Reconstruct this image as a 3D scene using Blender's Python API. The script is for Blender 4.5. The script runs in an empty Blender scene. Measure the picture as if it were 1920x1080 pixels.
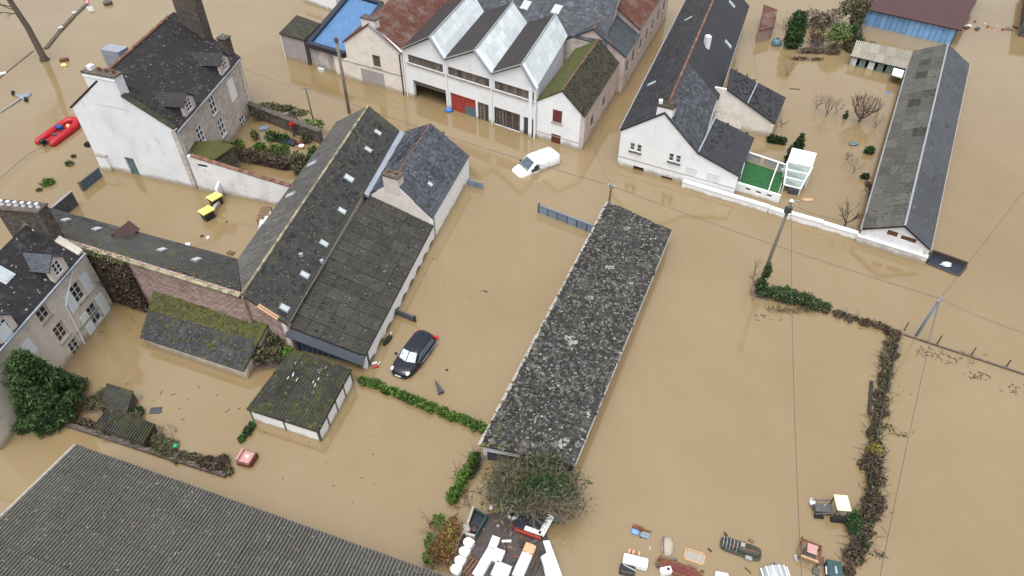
import bpy, bmesh, math, random
import numpy as np
from mathutils import Vector, Matrix
from mathutils.geometry import tessellate_polygon
random.seed(7); RNG = np.random.default_rng(7)
SC = bpy.context.scene; COL = SC.collection

# ---------------------------------------------------------------- camera, sky, sun, exposure
CAMH, FPX, TH = 36.0, 1300.0, math.atan2(1300, 1360)      # drone height over the water, focal length, pitch
cd = bpy.data.cameras.new('camera'); cam = bpy.data.objects.new('camera', cd); COL.objects.link(cam)
cd.sensor_width = 36.0; cd.lens = FPX / 1920 * 36.0; cd.clip_end = 3000; cd.clip_start = 0.5
cam.location = (0, 0, CAMH); cam.rotation_euler = (math.pi / 2 - TH, 0, 0)
SC.camera = cam
world = bpy.data.worlds.new('World'); SC.world = world; world.use_nodes = True
wn = world.node_tree; bg = wn.nodes['Background']
sky = wn.nodes.new('ShaderNodeTexSky'); sky.sky_type = 'NISHITA'; sky.sun_disc = False
sky.sun_elevation = math.radians(74); sky.sun_rotation = math.radians(200); sky.dust_density = 6.0; sky.air_density = 1.0
hs = wn.nodes.new('ShaderNodeHueSaturation'); hs.inputs['Saturation'].default_value = 0.22   # overcast: the cloud cover takes the blue out
wn.links.new(sky.outputs[0], hs.inputs['Color']); wn.links.new(hs.outputs[0], bg.inputs['Color'])
bg.inputs['Strength'].default_value = 0.15
sl = bpy.data.lights.new('sun', 'SUN'); sl.energy = 0.5; sl.angle = math.radians(40); sl.color = (1, 0.99, 0.97)
sun = bpy.data.objects.new('sun', sl); COL.objects.link(sun); sun.location = (0, -20, 60)
_e, _a = math.radians(74), math.radians(200)
_d = Vector((math.sin(_a) * math.cos(_e), math.cos(_a) * math.cos(_e), math.sin(_e)))
sun.rotation_euler = _d.to_track_quat('Z', 'Y').to_euler()
SC.view_settings.view_transform = 'Standard'; SC.view_settings.look = 'None'
SC.view_settings.exposure = 0.72; SC.view_settings.gamma = 1.0

# ---------------------------------------------------------------- surveying: where a sight line meets a level, a wall or a roof plane
_S, _C = math.sin(TH), math.cos(TH)
def ray(u, v):
    a = (u - 960) / FPX; b = (v - 540) / FPX
    return Vector((a, _C - b * _S, -_S - b * _C))
CAMP = Vector((0, 0, CAMH))
def G(u, v, h=0.0):
    d = ray(u, v); t = (h - CAMH) / d.z
    return CAMP + d * t
def on_plane(p, n, u, v):
    d = ray(u, v); return CAMP + d * ((p - CAMP).dot(n) / d.dot(n))
def xy(p, z=0.0): return Vector((p[0], p[1], z))
def V(A, B, u, v):
    """(along, height) on the upright plane over the ground line A-B"""
    A = xy(A); B = xy(B); d = (B - A).normalized(); p = on_plane(A, Vector((-d.y, d.x, 0)), u, v)
    return ((p - A).dot(d), p.z)

# ---------------------------------------------------------------- materials
MATS = {}
def mat(name, c1, c2=None, scale=3.0, rough=0.8, bump=0.0, brick=None, moss=None, specks=None, stain=None, var=0.0,
        island=0.0, metal=0.0, spec=0.4, coord='UV', stretch=None, tide=None, trans=None):
    m = bpy.data.materials.new(name); m.use_nodes = True; nt = m.node_tree; N = nt.nodes; L = nt.links
    b = N['Principled BSDF']; b.inputs['Roughness'].default_value = rough; b.inputs['Metallic'].default_value = metal
    b.inputs['Specular IOR Level'].default_value = spec
    tc = N.new('ShaderNodeTexCoord'); co = tc.outputs[coord]
    if stretch:
        mp = N.new('ShaderNodeMapping'); mp.inputs['Scale'].default_value = stretch; L.new(co, mp.inputs[0]); cs = mp.outputs[0]
    else: cs = co
    def noise(sc, det=5, ro=0.6, src=None):
        n = N.new('ShaderNodeTexNoise'); n.inputs['Scale'].default_value = sc; n.inputs['Detail'].default_value = det
        n.inputs['Roughness'].default_value = ro; L.new(src or co, n.inputs['Vector']); return n.outputs['Fac']
    def ramp(f, lo, hi):
        r = N.new('ShaderNodeMapRange'); r.inputs[1].default_value = lo; r.inputs[2].default_value = hi; L.new(f, r.inputs[0]); return r.outputs[0]
    def mix(f, a, bb, mode='MIX'):
        x = N.new('ShaderNodeMix'); x.data_type = 'RGBA'; x.blend_type = mode
        if isinstance(f, (int, float)): x.inputs[0].default_value = f
        else: L.new(f, x.inputs[0])
        for i, q in ((6, a), (7, bb)):
            if isinstance(q, (tuple, list)): x.inputs[i].default_value = (*q, 1)
            else: L.new(q, x.inputs[i])
        return x.outputs[2]
    hgt = None
    if c2 is None: c2 = tuple(min(1, k * 1.25) for k in c1)
    nf = noise(scale, 6, 0.65, cs); col = mix(ramp(nf, 0.3, 0.7), c1, c2); hgt = nf
    if brick:
        bw, bh, gap, dark = brick[:4]
        bt = N.new('ShaderNodeTexBrick'); bt.inputs['Scale'].default_value = 1.0
        bt.inputs['Brick Width'].default_value = bw; bt.inputs['Row Height'].default_value = bh
        bt.inputs['Mortar Size'].default_value = gap; bt.inputs['Mortar Smooth'].default_value = 0.3
        bt.inputs['Color1'].default_value = (0.82, 0.82, 0.82, 1); bt.inputs['Color2'].default_value = (1.17, 1.17, 1.17, 1)
        bt.inputs['Mortar'].default_value = (dark, dark, dark, 1); bt.inputs['Bias'].default_value = 0.0
        L.new(co, bt.inputs['Vector']); col = mix(1.0, col, bt.outputs['Color'], 'MULTIPLY')
        inv = N.new('ShaderNodeMath'); inv.operation = 'MULTIPLY_ADD'; inv.inputs[1].default_value = -1.0; L.new(bt.outputs['Fac'], inv.inputs[0]); L.new(nf, inv.inputs[2])
        hgt = inv.outputs[0]
    for st in (stain if isinstance(stain, list) else [stain] if stain else []):
        sc_, lo, hi, amt, c = st[:5]
        src = co
        if len(st) > 5:
            mp = N.new('ShaderNodeMapping'); mp.inputs['Scale'].default_value = st[5]; L.new(co, mp.inputs[0]); src = mp.outputs[0]
        fz = ramp(noise(sc_, 6, 0.7, src), lo, hi); mm = N.new('ShaderNodeMath'); mm.operation = 'MULTIPLY'; mm.inputs[1].default_value = amt; L.new(fz, mm.inputs[0])
        col = mix(mm.outputs[0], col, c)
    for ms in (moss if isinstance(moss, list) else [moss] if moss else []):
        sc_, lo, hi, c = ms
        col = mix(ramp(noise(sc_, 7, 0.7), lo, hi), col, c)
    for sp in (specks if isinstance(specks, list) else [specks] if specks else []):
        sc_, thr, c = sp
        col = mix(ramp(noise(sc_, 2, 0.5), thr, thr + 0.03), col, c)
    if tide:                                   # damp, silty band left by the water line: height is the second texture coordinate on a wall
        sx_ = N.new('ShaderNodeSeparateXYZ'); L.new(co, sx_.inputs[0]); ad = N.new('ShaderNodeMath'); ad.operation = 'MULTIPLY_ADD'; ad.inputs[1].default_value = -0.9
        L.new(noise(1.3, 5, 0.6), ad.inputs[0]); L.new(sx_.outputs[1], ad.inputs[2]); r = N.new('ShaderNodeMapRange'); r.inputs[1].default_value = tide[0] - 0.45 - tide[1]; r.inputs[2].default_value = tide[0] - 0.45
        r.inputs[3].default_value = tide[2]; r.inputs[4].default_value = 0.0; L.new(ad.outputs[0], r.inputs[0]); col = mix(r.outputs[0], col, tide[3])
    if var:
        oi = N.new('ShaderNodeObjectInfo'); r = N.new('ShaderNodeMapRange'); r.inputs[3].default_value = 1 - var; r.inputs[4].default_value = 1 + var
        L.new(oi.outputs['Random'], r.inputs[0]); cb = N.new('ShaderNodeCombineColor')
        for i in range(3): L.new(r.outputs[0], cb.inputs[i])
        col = mix(1.0, col, cb.outputs[0], 'MULTIPLY')
    if island:
        ge = N.new('ShaderNodeNewGeometry'); r = N.new('ShaderNodeMapRange'); r.inputs[3].default_value = 1 - island; r.inputs[4].default_value = 1 + island
        L.new(ge.outputs['Random Per Island'], r.inputs[0]); cb = N.new('ShaderNodeCombineColor')
        for i in range(3): L.new(r.outputs[0], cb.inputs[i])
        col = mix(1.0, col, cb.outputs[0], 'MULTIPLY')
    L.new(col, b.inputs['Base Color'])
    if bump:
        bp = N.new('ShaderNodeBump'); bp.inputs['Strength'].default_value = bump; bp.inputs['Distance'].default_value = 0.04
        L.new(hgt, bp.inputs['Height']); L.new(bp.outputs[0], b.inputs['Normal'])
    if trans: b.inputs['Transmission Weight'].default_value = trans
    MATS[name] = m; return m

LICHEN = (0.42, 0.42, 0.38)
mat('slate_black', (0.0135, 0.0115, 0.0135), (0.026, 0.0225, 0.0245), 2.0, 0.65, 0.4, (0.24, 0.15, 0.014, 0.55), stain=(2.0, 0.52, 0.75, 0.5, (0.045, 0.04, 0.041), (1.0, 0.22, 1)), moss=(0.7, 0.64, 0.78, (0.04, 0.042, 0.022)), specks=[(2.4, 0.715, LICHEN), (5.0, 0.72, LICHEN)])
mat('slate_barn', (0.0216, 0.0216, 0.0187), (0.0432, 0.0418, 0.0360), 1.2, 0.42, 0.35, (0.30, 0.21, 0.028, 0.4), moss=[(0.55, 0.52, 0.72, (0.062, 0.064, 0.026)), (7.0, 0.66, 0.74, (0.10, 0.10, 0.08))], specks=(9.0, 0.75, (0.3, 0.3, 0.27)), spec=0.7)
mat('slate_blue', (0.042, 0.049, 0.066), (0.095, 0.107, 0.133), 4.0, 0.5, 0.6, (0.24, 0.16, 0.016, 0.55), stain=[(1.0, 0.5, 0.75, 0.65, (0.03, 0.032, 0.035)), (3.0, 0.55, 0.7, 0.6, (0.125, 0.135, 0.155), (2, 0.6, 1))], specks=(6.0, 0.74, (0.25, 0.25, 0.25)))
mat('slate_grey', (0.02, 0.0215, 0.0266), (0.04, 0.0405, 0.047), 2.6, 0.55, 0.4, (0.24, 0.16, 0.016, 0.5), stain=[(2.0, 0.5, 0.72, 0.6, (0.062, 0.064, 0.07), (1.0, 0.22, 1)), (0.45, 0.5, 0.75, 0.6, (0.018, 0.018, 0.02))], moss=(0.9, 0.6, 0.8, (0.05, 0.05, 0.035)), specks=(4.0, 0.73, (0.2, 0.2, 0.2)))
mat('slate_mix', (0.03, 0.036, 0.046), (0.056, 0.062, 0.074), 2.0, 0.5, 0.4, (0.24, 0.16, 0.016, 0.5), stain=[(1.8, 0.48, 0.7, 0.7, (0.105, 0.115, 0.13), (1.0, 0.22, 1)), (0.6, 0.5, 0.7, 0.6, (0.032, 0.036, 0.036))], moss=(0.5, 0.56, 0.74, (0.05, 0.053, 0.042)), specks=(4.0, 0.72, (0.28, 0.28, 0.28)))
mat('slate_moss', (0.0288, 0.0288, 0.0310), (0.0612, 0.0598, 0.0612), 5.0, 0.85, 0.8, (0.3, 0.2, 0.02, 0.5), moss=[(0.5, 0.5, 0.7, (0.075, 0.08, 0.022)), (5, 0.6, 0.72, (0.14, 0.13, 0.11))], specks=(7.0, 0.73, (0.35, 0.35, 0.33)))
mat('slate_shaggy', (0.0252, 0.0230, 0.0187), (0.0720, 0.0662, 0.0504), 7.0, 0.9, 1.0, (0.3, 0.2, 0.02, 0.6), moss=(1.2, 0.5, 0.7, (0.075, 0.068, 0.035)), stretch=(1.5, 0.5, 1))
mat('moss_roof', (0.0440, 0.0496, 0.0128), (0.0920, 0.0920, 0.0240), 4.0, 0.95, 1.0, stain=(1.3, 0.5, 0.7, 0.8, (0.035, 0.033, 0.025)))
mat('moss_flat', (0.0202, 0.0202, 0.0144), (0.0432, 0.0418, 0.0274), 2.0, 0.9, 0.5, moss=(1.0, 0.5, 0.7, (0.065, 0.065, 0.03)))
mat('tile_red', (0.0960, 0.0288, 0.0176), (0.1680, 0.0640, 0.0400), 2.2, 0.8, 0.7, (0.22, 0.3, 0.03, 0.4), moss=[(0.6, 0.48, 0.66, (0.16, 0.12, 0.105)), (5.0, 0.58, 0.72, (0.055, 0.025, 0.02))])
mat('tile_maroon', (0.0540, 0.0252, 0.0259), (0.0720, 0.0360, 0.0360), 1.0, 0.6, 0.2)
mat('terracotta', (0.12, 0.052, 0.036), (0.22, 0.115, 0.078), 3.0, 0.85, 0.4, var=0.35, stain=(5, 0.5, 0.7, 0.7, (0.09, 0.085, 0.06)))
mat('lichen_tile', (0.15, 0.135, 0.08), (0.33, 0.3, 0.2), 6.0, 0.9, 0.5, var=0.4)
mat('lead', (0.19, 0.22, 0.27), (0.3, 0.33, 0.38), 1.5, 0.45, 0.1, stretch=(0.4, 3, 1))
mat('zinc', (0.2, 0.215, 0.235), (0.3, 0.315, 0.33), 3, 0.45)
mat('render_white', (0.66, 0.7, 0.73), (0.76, 0.795, 0.82), 1.2, 0.85, 0.15, stain=[(0.3, 0.5, 0.75, 0.55, (0.46, 0.48, 0.51)), (1.2, 0.56, 0.75, 0.55, (0.36, 0.37, 0.39), (1.0, 0.3, 1))], tide=(0.55, 0.4, 0.85, (0.3, 0.25, 0.18)))
mat('render_clean', (0.73, 0.755, 0.775), (0.8, 0.815, 0.83), 1.0, 0.8, 0.08, stain=[(0.6, 0.5, 0.8, 0.4, (0.54, 0.55, 0.57)), (1.8, 0.58, 0.78, 0.5, (0.42, 0.42, 0.42), (1, 0.25, 1)), (0.9, 0.62, 0.7, 0.35, (0.5, 0.48, 0.44))], tide=(0.55, 0.4, 0.85, (0.3, 0.25, 0.18)))
mat('render_bright', (0.78, 0.79, 0.8), (0.84, 0.845, 0.85), 1.4, 0.85, 0.1, stain=[(0.8, 0.52, 0.78, 0.45, (0.52, 0.53, 0.54)), (2.5, 0.6, 0.76, 0.5, (0.4, 0.39, 0.36))], tide=(0.2, 0.2, 0.7, (0.3, 0.25, 0.18)))
mat('render_stained', (0.66, 0.67, 0.69), (0.78, 0.79, 0.8), 1.8, 0.9, 0.3, stain=[(0.9, 0.48, 0.7, 0.6, (0.36, 0.38, 0.4)), (3.0, 0.58, 0.72, 0.6, (0.2, 0.21, 0.2), (1, 0.5, 1))], tide=(0.55, 0.4, 0.85, (0.3, 0.25, 0.18)))
mat('render_cream', (0.66, 0.6, 0.53), (0.77, 0.735, 0.68), 1.0, 0.85, 0.2, stain=[(0.9, 0.5, 0.75, 0.5, (0.5, 0.44, 0.4)), (2.0, 0.6, 0.75, 0.5, (0.38, 0.34, 0.31), (1, 0.4, 1))], tide=(0.55, 0.4, 0.85, (0.35, 0.3, 0.22)))
mat('render_lilac', (0.3, 0.28, 0.28), (0.4, 0.37, 0.37), 1.4, 0.85, 0.15, stain=(1.0, 0.5, 0.75, 0.5, (0.22, 0.22, 0.23)), tide=(0.55, 0.4, 0.85, (0.3, 0.25, 0.18)))
mat('render_sooty', (0.4, 0.37, 0.35), (0.6, 0.56, 0.53), 1.6, 0.9, 0.2, stain=[(0.8, 0.42, 0.62, 0.85, (0.085, 0.08, 0.075), (1.0, 0.3, 1))], tide=(0.55, 0.4, 0.85, (0.3, 0.25, 0.18)))
mat('stone_grey', (0.45, 0.39, 0.35), (0.6, 0.53, 0.48), 2.2, 0.9, 0.5, (0.5, 0.26, 0.012, 0.9), stain=[(0.8, 0.5, 0.75, 0.5, (0.27, 0.225, 0.2)), (2.5, 0.6, 0.74, 0.6, (0.2, 0.165, 0.145))], tide=(0.55, 0.4, 0.85, (0.3, 0.25, 0.18)))
mat('stone_beige', (0.53, 0.48, 0.42), (0.68, 0.63, 0.56), 2.0, 0.9, 0.4, stain=[(0.7, 0.52, 0.75, 0.5, (0.3, 0.27, 0.235)), (4, 0.6, 0.75, 0.5, (0.22, 0.19, 0.165))], tide=(0.55, 0.4, 0.85, (0.3, 0.25, 0.18)))
mat('stone_pink', (0.3, 0.2, 0.175), (0.48, 0.36, 0.32), 2.5, 0.9, 0.8, (0.45, 0.2, 0.02, 0.55), stain=(0.9, 0.5, 0.7, 0.7, (0.15, 0.11, 0.09)), tide=(0.55, 0.4, 0.85, (0.3, 0.25, 0.18)))
mat('stone_dark', (0.06, 0.05, 0.042), (0.17, 0.14, 0.12), 3.0, 0.95, 0.9, (0.4, 0.22, 0.02, 0.5), moss=(0.9, 0.55, 0.75, (0.07, 0.07, 0.04)))
mat('stone_trim', (0.26, 0.24, 0.21), (0.4, 0.37, 0.33), 3, 0.9, 0.3, stain=(2.0, 0.5, 0.7, 0.6, (0.14, 0.13, 0.1)))
mat('pink_wall', (0.45, 0.36, 0.32), (0.6, 0.5, 0.45), 1.5, 0.9, 0.3, stain=(0.9, 0.5, 0.75, 0.7, (0.22, 0.18, 0.16), (1, 0.4, 1)), tide=(0.55, 0.4, 0.85, (0.3, 0.25, 0.18)))
mat('fibro_dark', (0.02, 0.0195, 0.017), (0.066, 0.062, 0.054), 2.2, 0.9, 0.5, moss=[(0.8, 0.56, 0.75, (0.035, 0.04, 0.026)), (1.6, 0.6, 0.75, (0.085, 0.08, 0.068))], var=0.2, specks=(8, 0.72, (0.15, 0.145, 0.13)))
mat('fibro_grey', (0.062, 0.06, 0.053), (0.14, 0.137, 0.123), 3.4, 0.92, 0.3, stain=[(3.0, 0.53, 0.7, 0.55, (0.12, 0.115, 0.05)), (0.5, 0.45, 0.75, 0.5, (0.075, 0.07, 0.07))], var=0.07, specks=[(7, 0.66, (0.27, 0.265, 0.24)), (6, 0.68, (0.03, 0.03, 0.028))], stretch=(2.0, 0.4, 1))
mat('fibro_lichen', (0.02, 0.02, 0.0195), (0.052, 0.051, 0.048), 3.2, 0.95, 0.8, moss=[(1.2, 0.52, 0.62, (0.085, 0.085, 0.078)), (0.3, 0.60, 0.8, (0.07, 0.064, 0.03)), (3.0, 0.60, 0.66, (0.013, 0.013, 0.013))], specks=[(0.9, 0.71, (0.3, 0.3, 0.28))], var=0.1, coord='Object')
mat('fibro_moss', (0.0202, 0.0202, 0.0158), (0.0540, 0.0504, 0.0432), 3.0, 0.95, 0.5, moss=(0.6, 0.5, 0.7, (0.06, 0.066, 0.02)), var=0.25, coord='Object')
mat('fibro_barn', (0.055, 0.054, 0.048), (0.13, 0.126, 0.112), 3.5, 0.9, 0.4, moss=[(0.8, 0.55, 0.75, (0.075, 0.075, 0.04)), (2.2, 0.6, 0.7, (0.17, 0.165, 0.15))], stain=(2.5, 0.5, 0.7, 0.6, (0.035, 0.035, 0.032)), var=0.22, stretch=(0.7, 2.5, 1))
mat('fibro_slateblue', (0.036, 0.04, 0.047), (0.075, 0.08, 0.088), 2.2, 0.75, 0.3, stain=[(1.2, 0.5, 0.75, 0.5, (0.045, 0.046, 0.045)), (3.0, 0.6, 0.72, 0.5, (0.14, 0.145, 0.145), (0.8, 0.2, 1))], var=0.12, stretch=(2.0, 0.5, 1), specks=(8, 0.74, (0.16, 0.16, 0.16)))
mat('fibro_cream', (0.24, 0.225, 0.18), (0.36, 0.34, 0.285), 2.5, 0.9, 0.3, var=0.15, stain=(3, 0.5, 0.7, 0.6, (0.15, 0.15, 0.115)))
mat('felt_dark', (0.0216, 0.0187, 0.0202), (0.0396, 0.0324, 0.0324), 1.2, 0.75, 0.25, stain=(3, 0.6, 0.75, 0.5, (0.1, 0.08, 0.07)))
mat('blue_roof', (0.06, 0.15, 0.31), (0.1, 0.21, 0.39), 0.8, 0.6, 0.1, stretch=(3, 0.5, 1), stain=(0.6, 0.5, 0.75, 0.5, (0.055, 0.12, 0.23)))
mat('blue_sheet', (0.12, 0.27, 0.5), (0.2, 0.37, 0.6), 1.0, 0.5, 0.1, var=0.2, stain=(1.2, 0.5, 0.8, 0.6, (0.08, 0.15, 0.28)))
mat('navy_sheet', (0.028, 0.05, 0.085), (0.06, 0.095, 0.15), 1.0, 0.45, 0.1, var=0.35)
mat('navy_fascia', (0.024, 0.031, 0.043), (0.036, 0.046, 0.06), 1.0, 0.5)
mat('gate_blue', (0.05, 0.085, 0.13), (0.09, 0.13, 0.18), 1.5, 0.5, 0.1)
mat('gate_grey', (0.12, 0.17, 0.23), (0.19, 0.24, 0.3), 1.5, 0.55, 0.1, var=0.12)
mat('gate_dark', (0.035, 0.042, 0.055), (0.07, 0.078, 0.095), 1.5, 0.55)
mat('glass_roof', (0.5, 0.56, 0.58), (0.62, 0.67, 0.69), 1.4, 0.35, 0.0, var=0.12, spec=0.6, stain=[(1.5, 0.5, 0.8, 0.5, (0.33, 0.38, 0.4)), (5, 0.6, 0.75, 0.4, (0.6, 0.5, 0.48))])
mat('pane_dark', (0.018, 0.02, 0.023), (0.05, 0.052, 0.055), 1.2, 0.08, spec=0.6)
mat('pane_dirty', (0.05, 0.042, 0.038), (0.2, 0.17, 0.15), 3.5, 0.3, spec=0.5, var=0.5)
mat('pane_green', (0.09, 0.15, 0.14), (0.17, 0.24, 0.22), 1.2, 0.1, spec=0.6)
mat('pane_sky', (0.36, 0.41, 0.44), (0.5, 0.55, 0.58), 2.0, 0.15, spec=0.6)
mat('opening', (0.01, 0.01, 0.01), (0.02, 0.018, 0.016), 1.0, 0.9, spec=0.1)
mat('paint_white', (0.78, 0.79, 0.8), (0.83, 0.84, 0.85), 3.0, 0.5)
mat('paint_pale', (0.55, 0.59, 0.62), (0.66, 0.7, 0.72), 3.0, 0.5)
mat('paint_red', (0.3, 0.03, 0.025), (0.36, 0.06, 0.045), 2.0, 0.6)
mat('paint_oxblood', (0.1, 0.02, 0.02), (0.15, 0.035, 0.03), 2.0, 0.65)
mat('paint_teal', (0.07, 0.13, 0.15), (0.11, 0.17, 0.19), 2.0, 0.5)
mat('paint_dkteal', (0.02, 0.055, 0.06), (0.04, 0.08, 0.085), 2.0, 0.5)
mat('paint_blue', (0.02, 0.16, 0.55), (0.04, 0.22, 0.65), 3.0, 0.5)
mat('paint_cobalt', (0.015, 0.045, 0.2), (0.025, 0.06, 0.26), 3.0, 0.6)
mat('paint_navy', (0.012, 0.016, 0.03), (0.03, 0.035, 0.05), 3.0, 0.5)
mat('paint_yellow', (0.74, 0.66, 0.2), (0.85, 0.78, 0.34), 3.0, 0.5)
mat('paint_lemon', (0.78, 0.68, 0.12), (0.85, 0.76, 0.22), 3.0, 0.5)
mat('paint_straw', (0.84, 0.8, 0.42), (0.9, 0.87, 0.52), 3.0, 0.5)
mat('paint_iceblue', (0.6, 0.67, 0.72), (0.7, 0.76, 0.8), 3.0, 0.55)
mat('paint_orange', (0.62, 0.3, 0.15), (0.75, 0.42, 0.26), 3.0, 0.6)
mat('paint_pink', (0.4, 0.2, 0.18), (0.52, 0.3, 0.28), 3.0, 0.6)
mat('plastic_green', (0.03, 0.3, 0.14), (0.05, 0.4, 0.22), 3.0, 0.4)
mat('plastic_black', (0.012, 0.012, 0.013), (0.025, 0.025, 0.026), 4.0, 0.45)
mat('rubber', (0.012, 0.012, 0.012), (0.022, 0.022, 0.022), 5.0, 0.85)
mat('steel', (0.4, 0.42, 0.45), (0.55, 0.58, 0.62), 3.0, 0.35, metal=0.6)
mat('metal_dark', (0.06, 0.06, 0.06), (0.12, 0.115, 0.11), 4.0, 0.6)
mat('rust', (0.09, 0.035, 0.02), (0.2, 0.085, 0.05), 6.0, 0.9, 0.4)
mat('wood_grey', (0.12, 0.1, 0.085), (0.22, 0.19, 0.16), 3.0, 0.9, 0.4, stretch=(6, 0.6, 1), var=0.15)
mat('wood_brown', (0.09, 0.05, 0.03), (0.2, 0.115, 0.075), 3.0, 0.9, 0.4, stretch=(6, 0.6, 1), var=0.25)
mat('wood_light', (0.36, 0.21, 0.12), (0.5, 0.32, 0.2), 3.0, 0.85, 0.3, stretch=(6, 0.6, 1), var=0.2)
mat('wood_dark', (0.03, 0.026, 0.022), (0.07, 0.06, 0.05), 3.0, 0.9, 0.4, stretch=(6, 0.6, 1), var=0.3)
mat('bark', (0.06, 0.045, 0.033), (0.14, 0.11, 0.085), 8.0, 0.95, 0.8, coord='Object')
mat('twig', (0.09, 0.065, 0.05), (0.19, 0.145, 0.115), 5.0, 0.95, coord='Object')
mat('twig_dark', (0.035, 0.028, 0.025), (0.09, 0.072, 0.062), 5.0, 0.95, island=0.4, coord='Object')
mat('twig_pink', (0.16, 0.11, 0.105), (0.28, 0.21, 0.2), 3.0, 0.95, island=0.4, coord='Object')
mat('twig_tan', (0.26, 0.18, 0.12), (0.38, 0.28, 0.2), 3.0, 0.95, island=0.3, coord='Object')
def leafm(n, a, b, isl=0.5): mat(n, a, b, 1.2, 0.7, island=isl, coord='Object', spec=0.25)
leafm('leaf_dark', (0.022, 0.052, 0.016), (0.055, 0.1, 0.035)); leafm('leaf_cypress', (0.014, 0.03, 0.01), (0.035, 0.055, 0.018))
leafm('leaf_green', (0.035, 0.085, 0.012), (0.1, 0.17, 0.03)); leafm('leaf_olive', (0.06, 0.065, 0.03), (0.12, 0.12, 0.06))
leafm('leaf_sage', (0.06, 0.07, 0.045), (0.13, 0.135, 0.095)); leafm('leaf_pale', (0.1, 0.15, 0.05), (0.18, 0.23, 0.09))
leafm('leaf_yellow', (0.14, 0.12, 0.02), (0.24, 0.2, 0.05)); leafm('leaf_rust', (0.12, 0.05, 0.02), (0.24, 0.12, 0.045))
leafm('leaf_brown', (0.05, 0.036, 0.025), (0.12, 0.09, 0.065)); leafm('leaf_red', (0.35, 0.03, 0.02), (0.5, 0.06, 0.04))
mat('turf', (0.012, 0.075, 0.016), (0.02, 0.12, 0.03), 2.0, 0.9, 0.3, stain=[(1.2, 0.45, 0.75, 0.75, (0.025, 0.06, 0.06)), (5, 0.55, 0.75, 0.6, (0.07, 0.09, 0.04))])
mat('tarmac', (0.05, 0.042, 0.04), (0.085, 0.072, 0.066), 2.0, 0.85, 0.3, stain=(0.6, 0.5, 0.7, 0.6, (0.12, 0.09, 0.065)))
mat('mud', (0.06, 0.05, 0.038), (0.13, 0.105, 0.08), 3.0, 0.9, 0.6)
mat('boat_red', (0.34, 0.006, 0.012), (0.42, 0.015, 0.02), 2.0, 0.4); mat('boat_floor', (0.24, 0.008, 0.012), (0.32, 0.02, 0.025), 3.0, 0.6)
mat('car_black', (0.006, 0.008, 0.014), (0.01, 0.013, 0.02), 2.0, 0.15, spec=0.6); mat('car_white', (0.82, 0.83, 0.84), (0.86, 0.86, 0.87), 2.0, 0.25)
mat('car_glass', (0.04, 0.07, 0.1), (0.09, 0.13, 0.17), 2.0, 0.08, spec=0.7); mat('car_glass_reflection', (0.42, 0.52, 0.56), (0.58, 0.68, 0.72), 3.0, 0.12, spec=0.7)  # pale windscreen glass has the sky's reflection painted into its base colour
mat('lamp_red', (0.5, 0.01, 0.03), (0.6, 0.03, 0.05), 3, 0.2); mat('lamp_clear', (0.7, 0.72, 0.75), (0.8, 0.8, 0.82), 3, 0.15)
mat('lichen_pale', (0.17, 0.172, 0.163), (0.3, 0.3, 0.285), 3.0, 0.95, coord='Object', island=0.4)
mat('lichen_grey', (0.07, 0.07, 0.066), (0.125, 0.125, 0.118), 3.0, 0.95, coord='Object', island=0.4)
mat('moss_tuft', (0.014, 0.014, 0.012), (0.03, 0.03, 0.022), 3.0, 0.95, coord='Object', island=0.4)
mat('moss_gold', (0.062, 0.058, 0.02), (0.105, 0.097, 0.036), 3.0, 0.95, coord='Object', island=0.4)
mat('slate_streak_sheen', (0.05, 0.05, 0.047), (0.13, 0.128, 0.12), 2.4, 0.5, 0.5, (0.30, 0.21, 0.03, 0.35), stain=[(1.2, 0.48, 0.7, 0.7, (0.17, 0.17, 0.162), (1.4, 0.3, 1)), (0.7, 0.5, 0.72, 0.6, (0.055, 0.055, 0.035))])  # streaked barn slate; wet sky sheen of the west slope painted as lighter grey
mat('moss_green', (0.04, 0.044, 0.014), (0.07, 0.075, 0.026), 3.0, 0.95, coord='Object', island=0.4)
mat('slate_patch_dark', (0.014, 0.0145, 0.016), (0.04, 0.041, 0.044), 2.0, 0.6, island=0.6, coord='Object')
mat('slate_patch_blue', (0.034, 0.037, 0.046), (0.085, 0.092, 0.108), 2.0, 0.55, island=0.55, coord='Object')
# muddy flood water: silt-brown body under a smooth surface that mirrors the cloudy sky
def water_mat():
    m = mat('flood_water', (0.2, 0.138, 0.062), (0.257, 0.194, 0.107), 0.03, 0.085, coord='Object', spec=1.0, stain=[(0.25, 0.5, 0.78, 0.35, (0.27, 0.205, 0.12), (1.0, 0.25, 1)), (1.6, 0.62, 0.75, 0.25, (0.29, 0.23, 0.15), (1.0, 0.4, 1))])
    N = m.node_tree.nodes; L = m.node_tree.links; b = N['Principled BSDF']; b.inputs['IOR'].default_value = 1.52
    tc = N.new('ShaderNodeTexCoord'); bp = None
    for sc, st, ds in ((1.6, 0.014, 0.02), (0.2, 0.006, 0.06)):
        n = N.new('ShaderNodeTexNoise'); n.inputs['Scale'].default_value = sc; n.inputs['Detail'].default_value = 3; L.new(tc.outputs['Object'], n.inputs['Vector'])
        k = N.new('ShaderNodeBump'); k.inputs['Strength'].default_value = st; k.inputs['Distance'].default_value = ds; L.new(n.outputs['Fac'], k.inputs['Height'])
        if bp: L.new(bp.outputs[0], k.inputs['Normal'])
        bp = k
    L.new(bp.outputs[0], b.inputs['Normal'])
water_mat()

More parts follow.
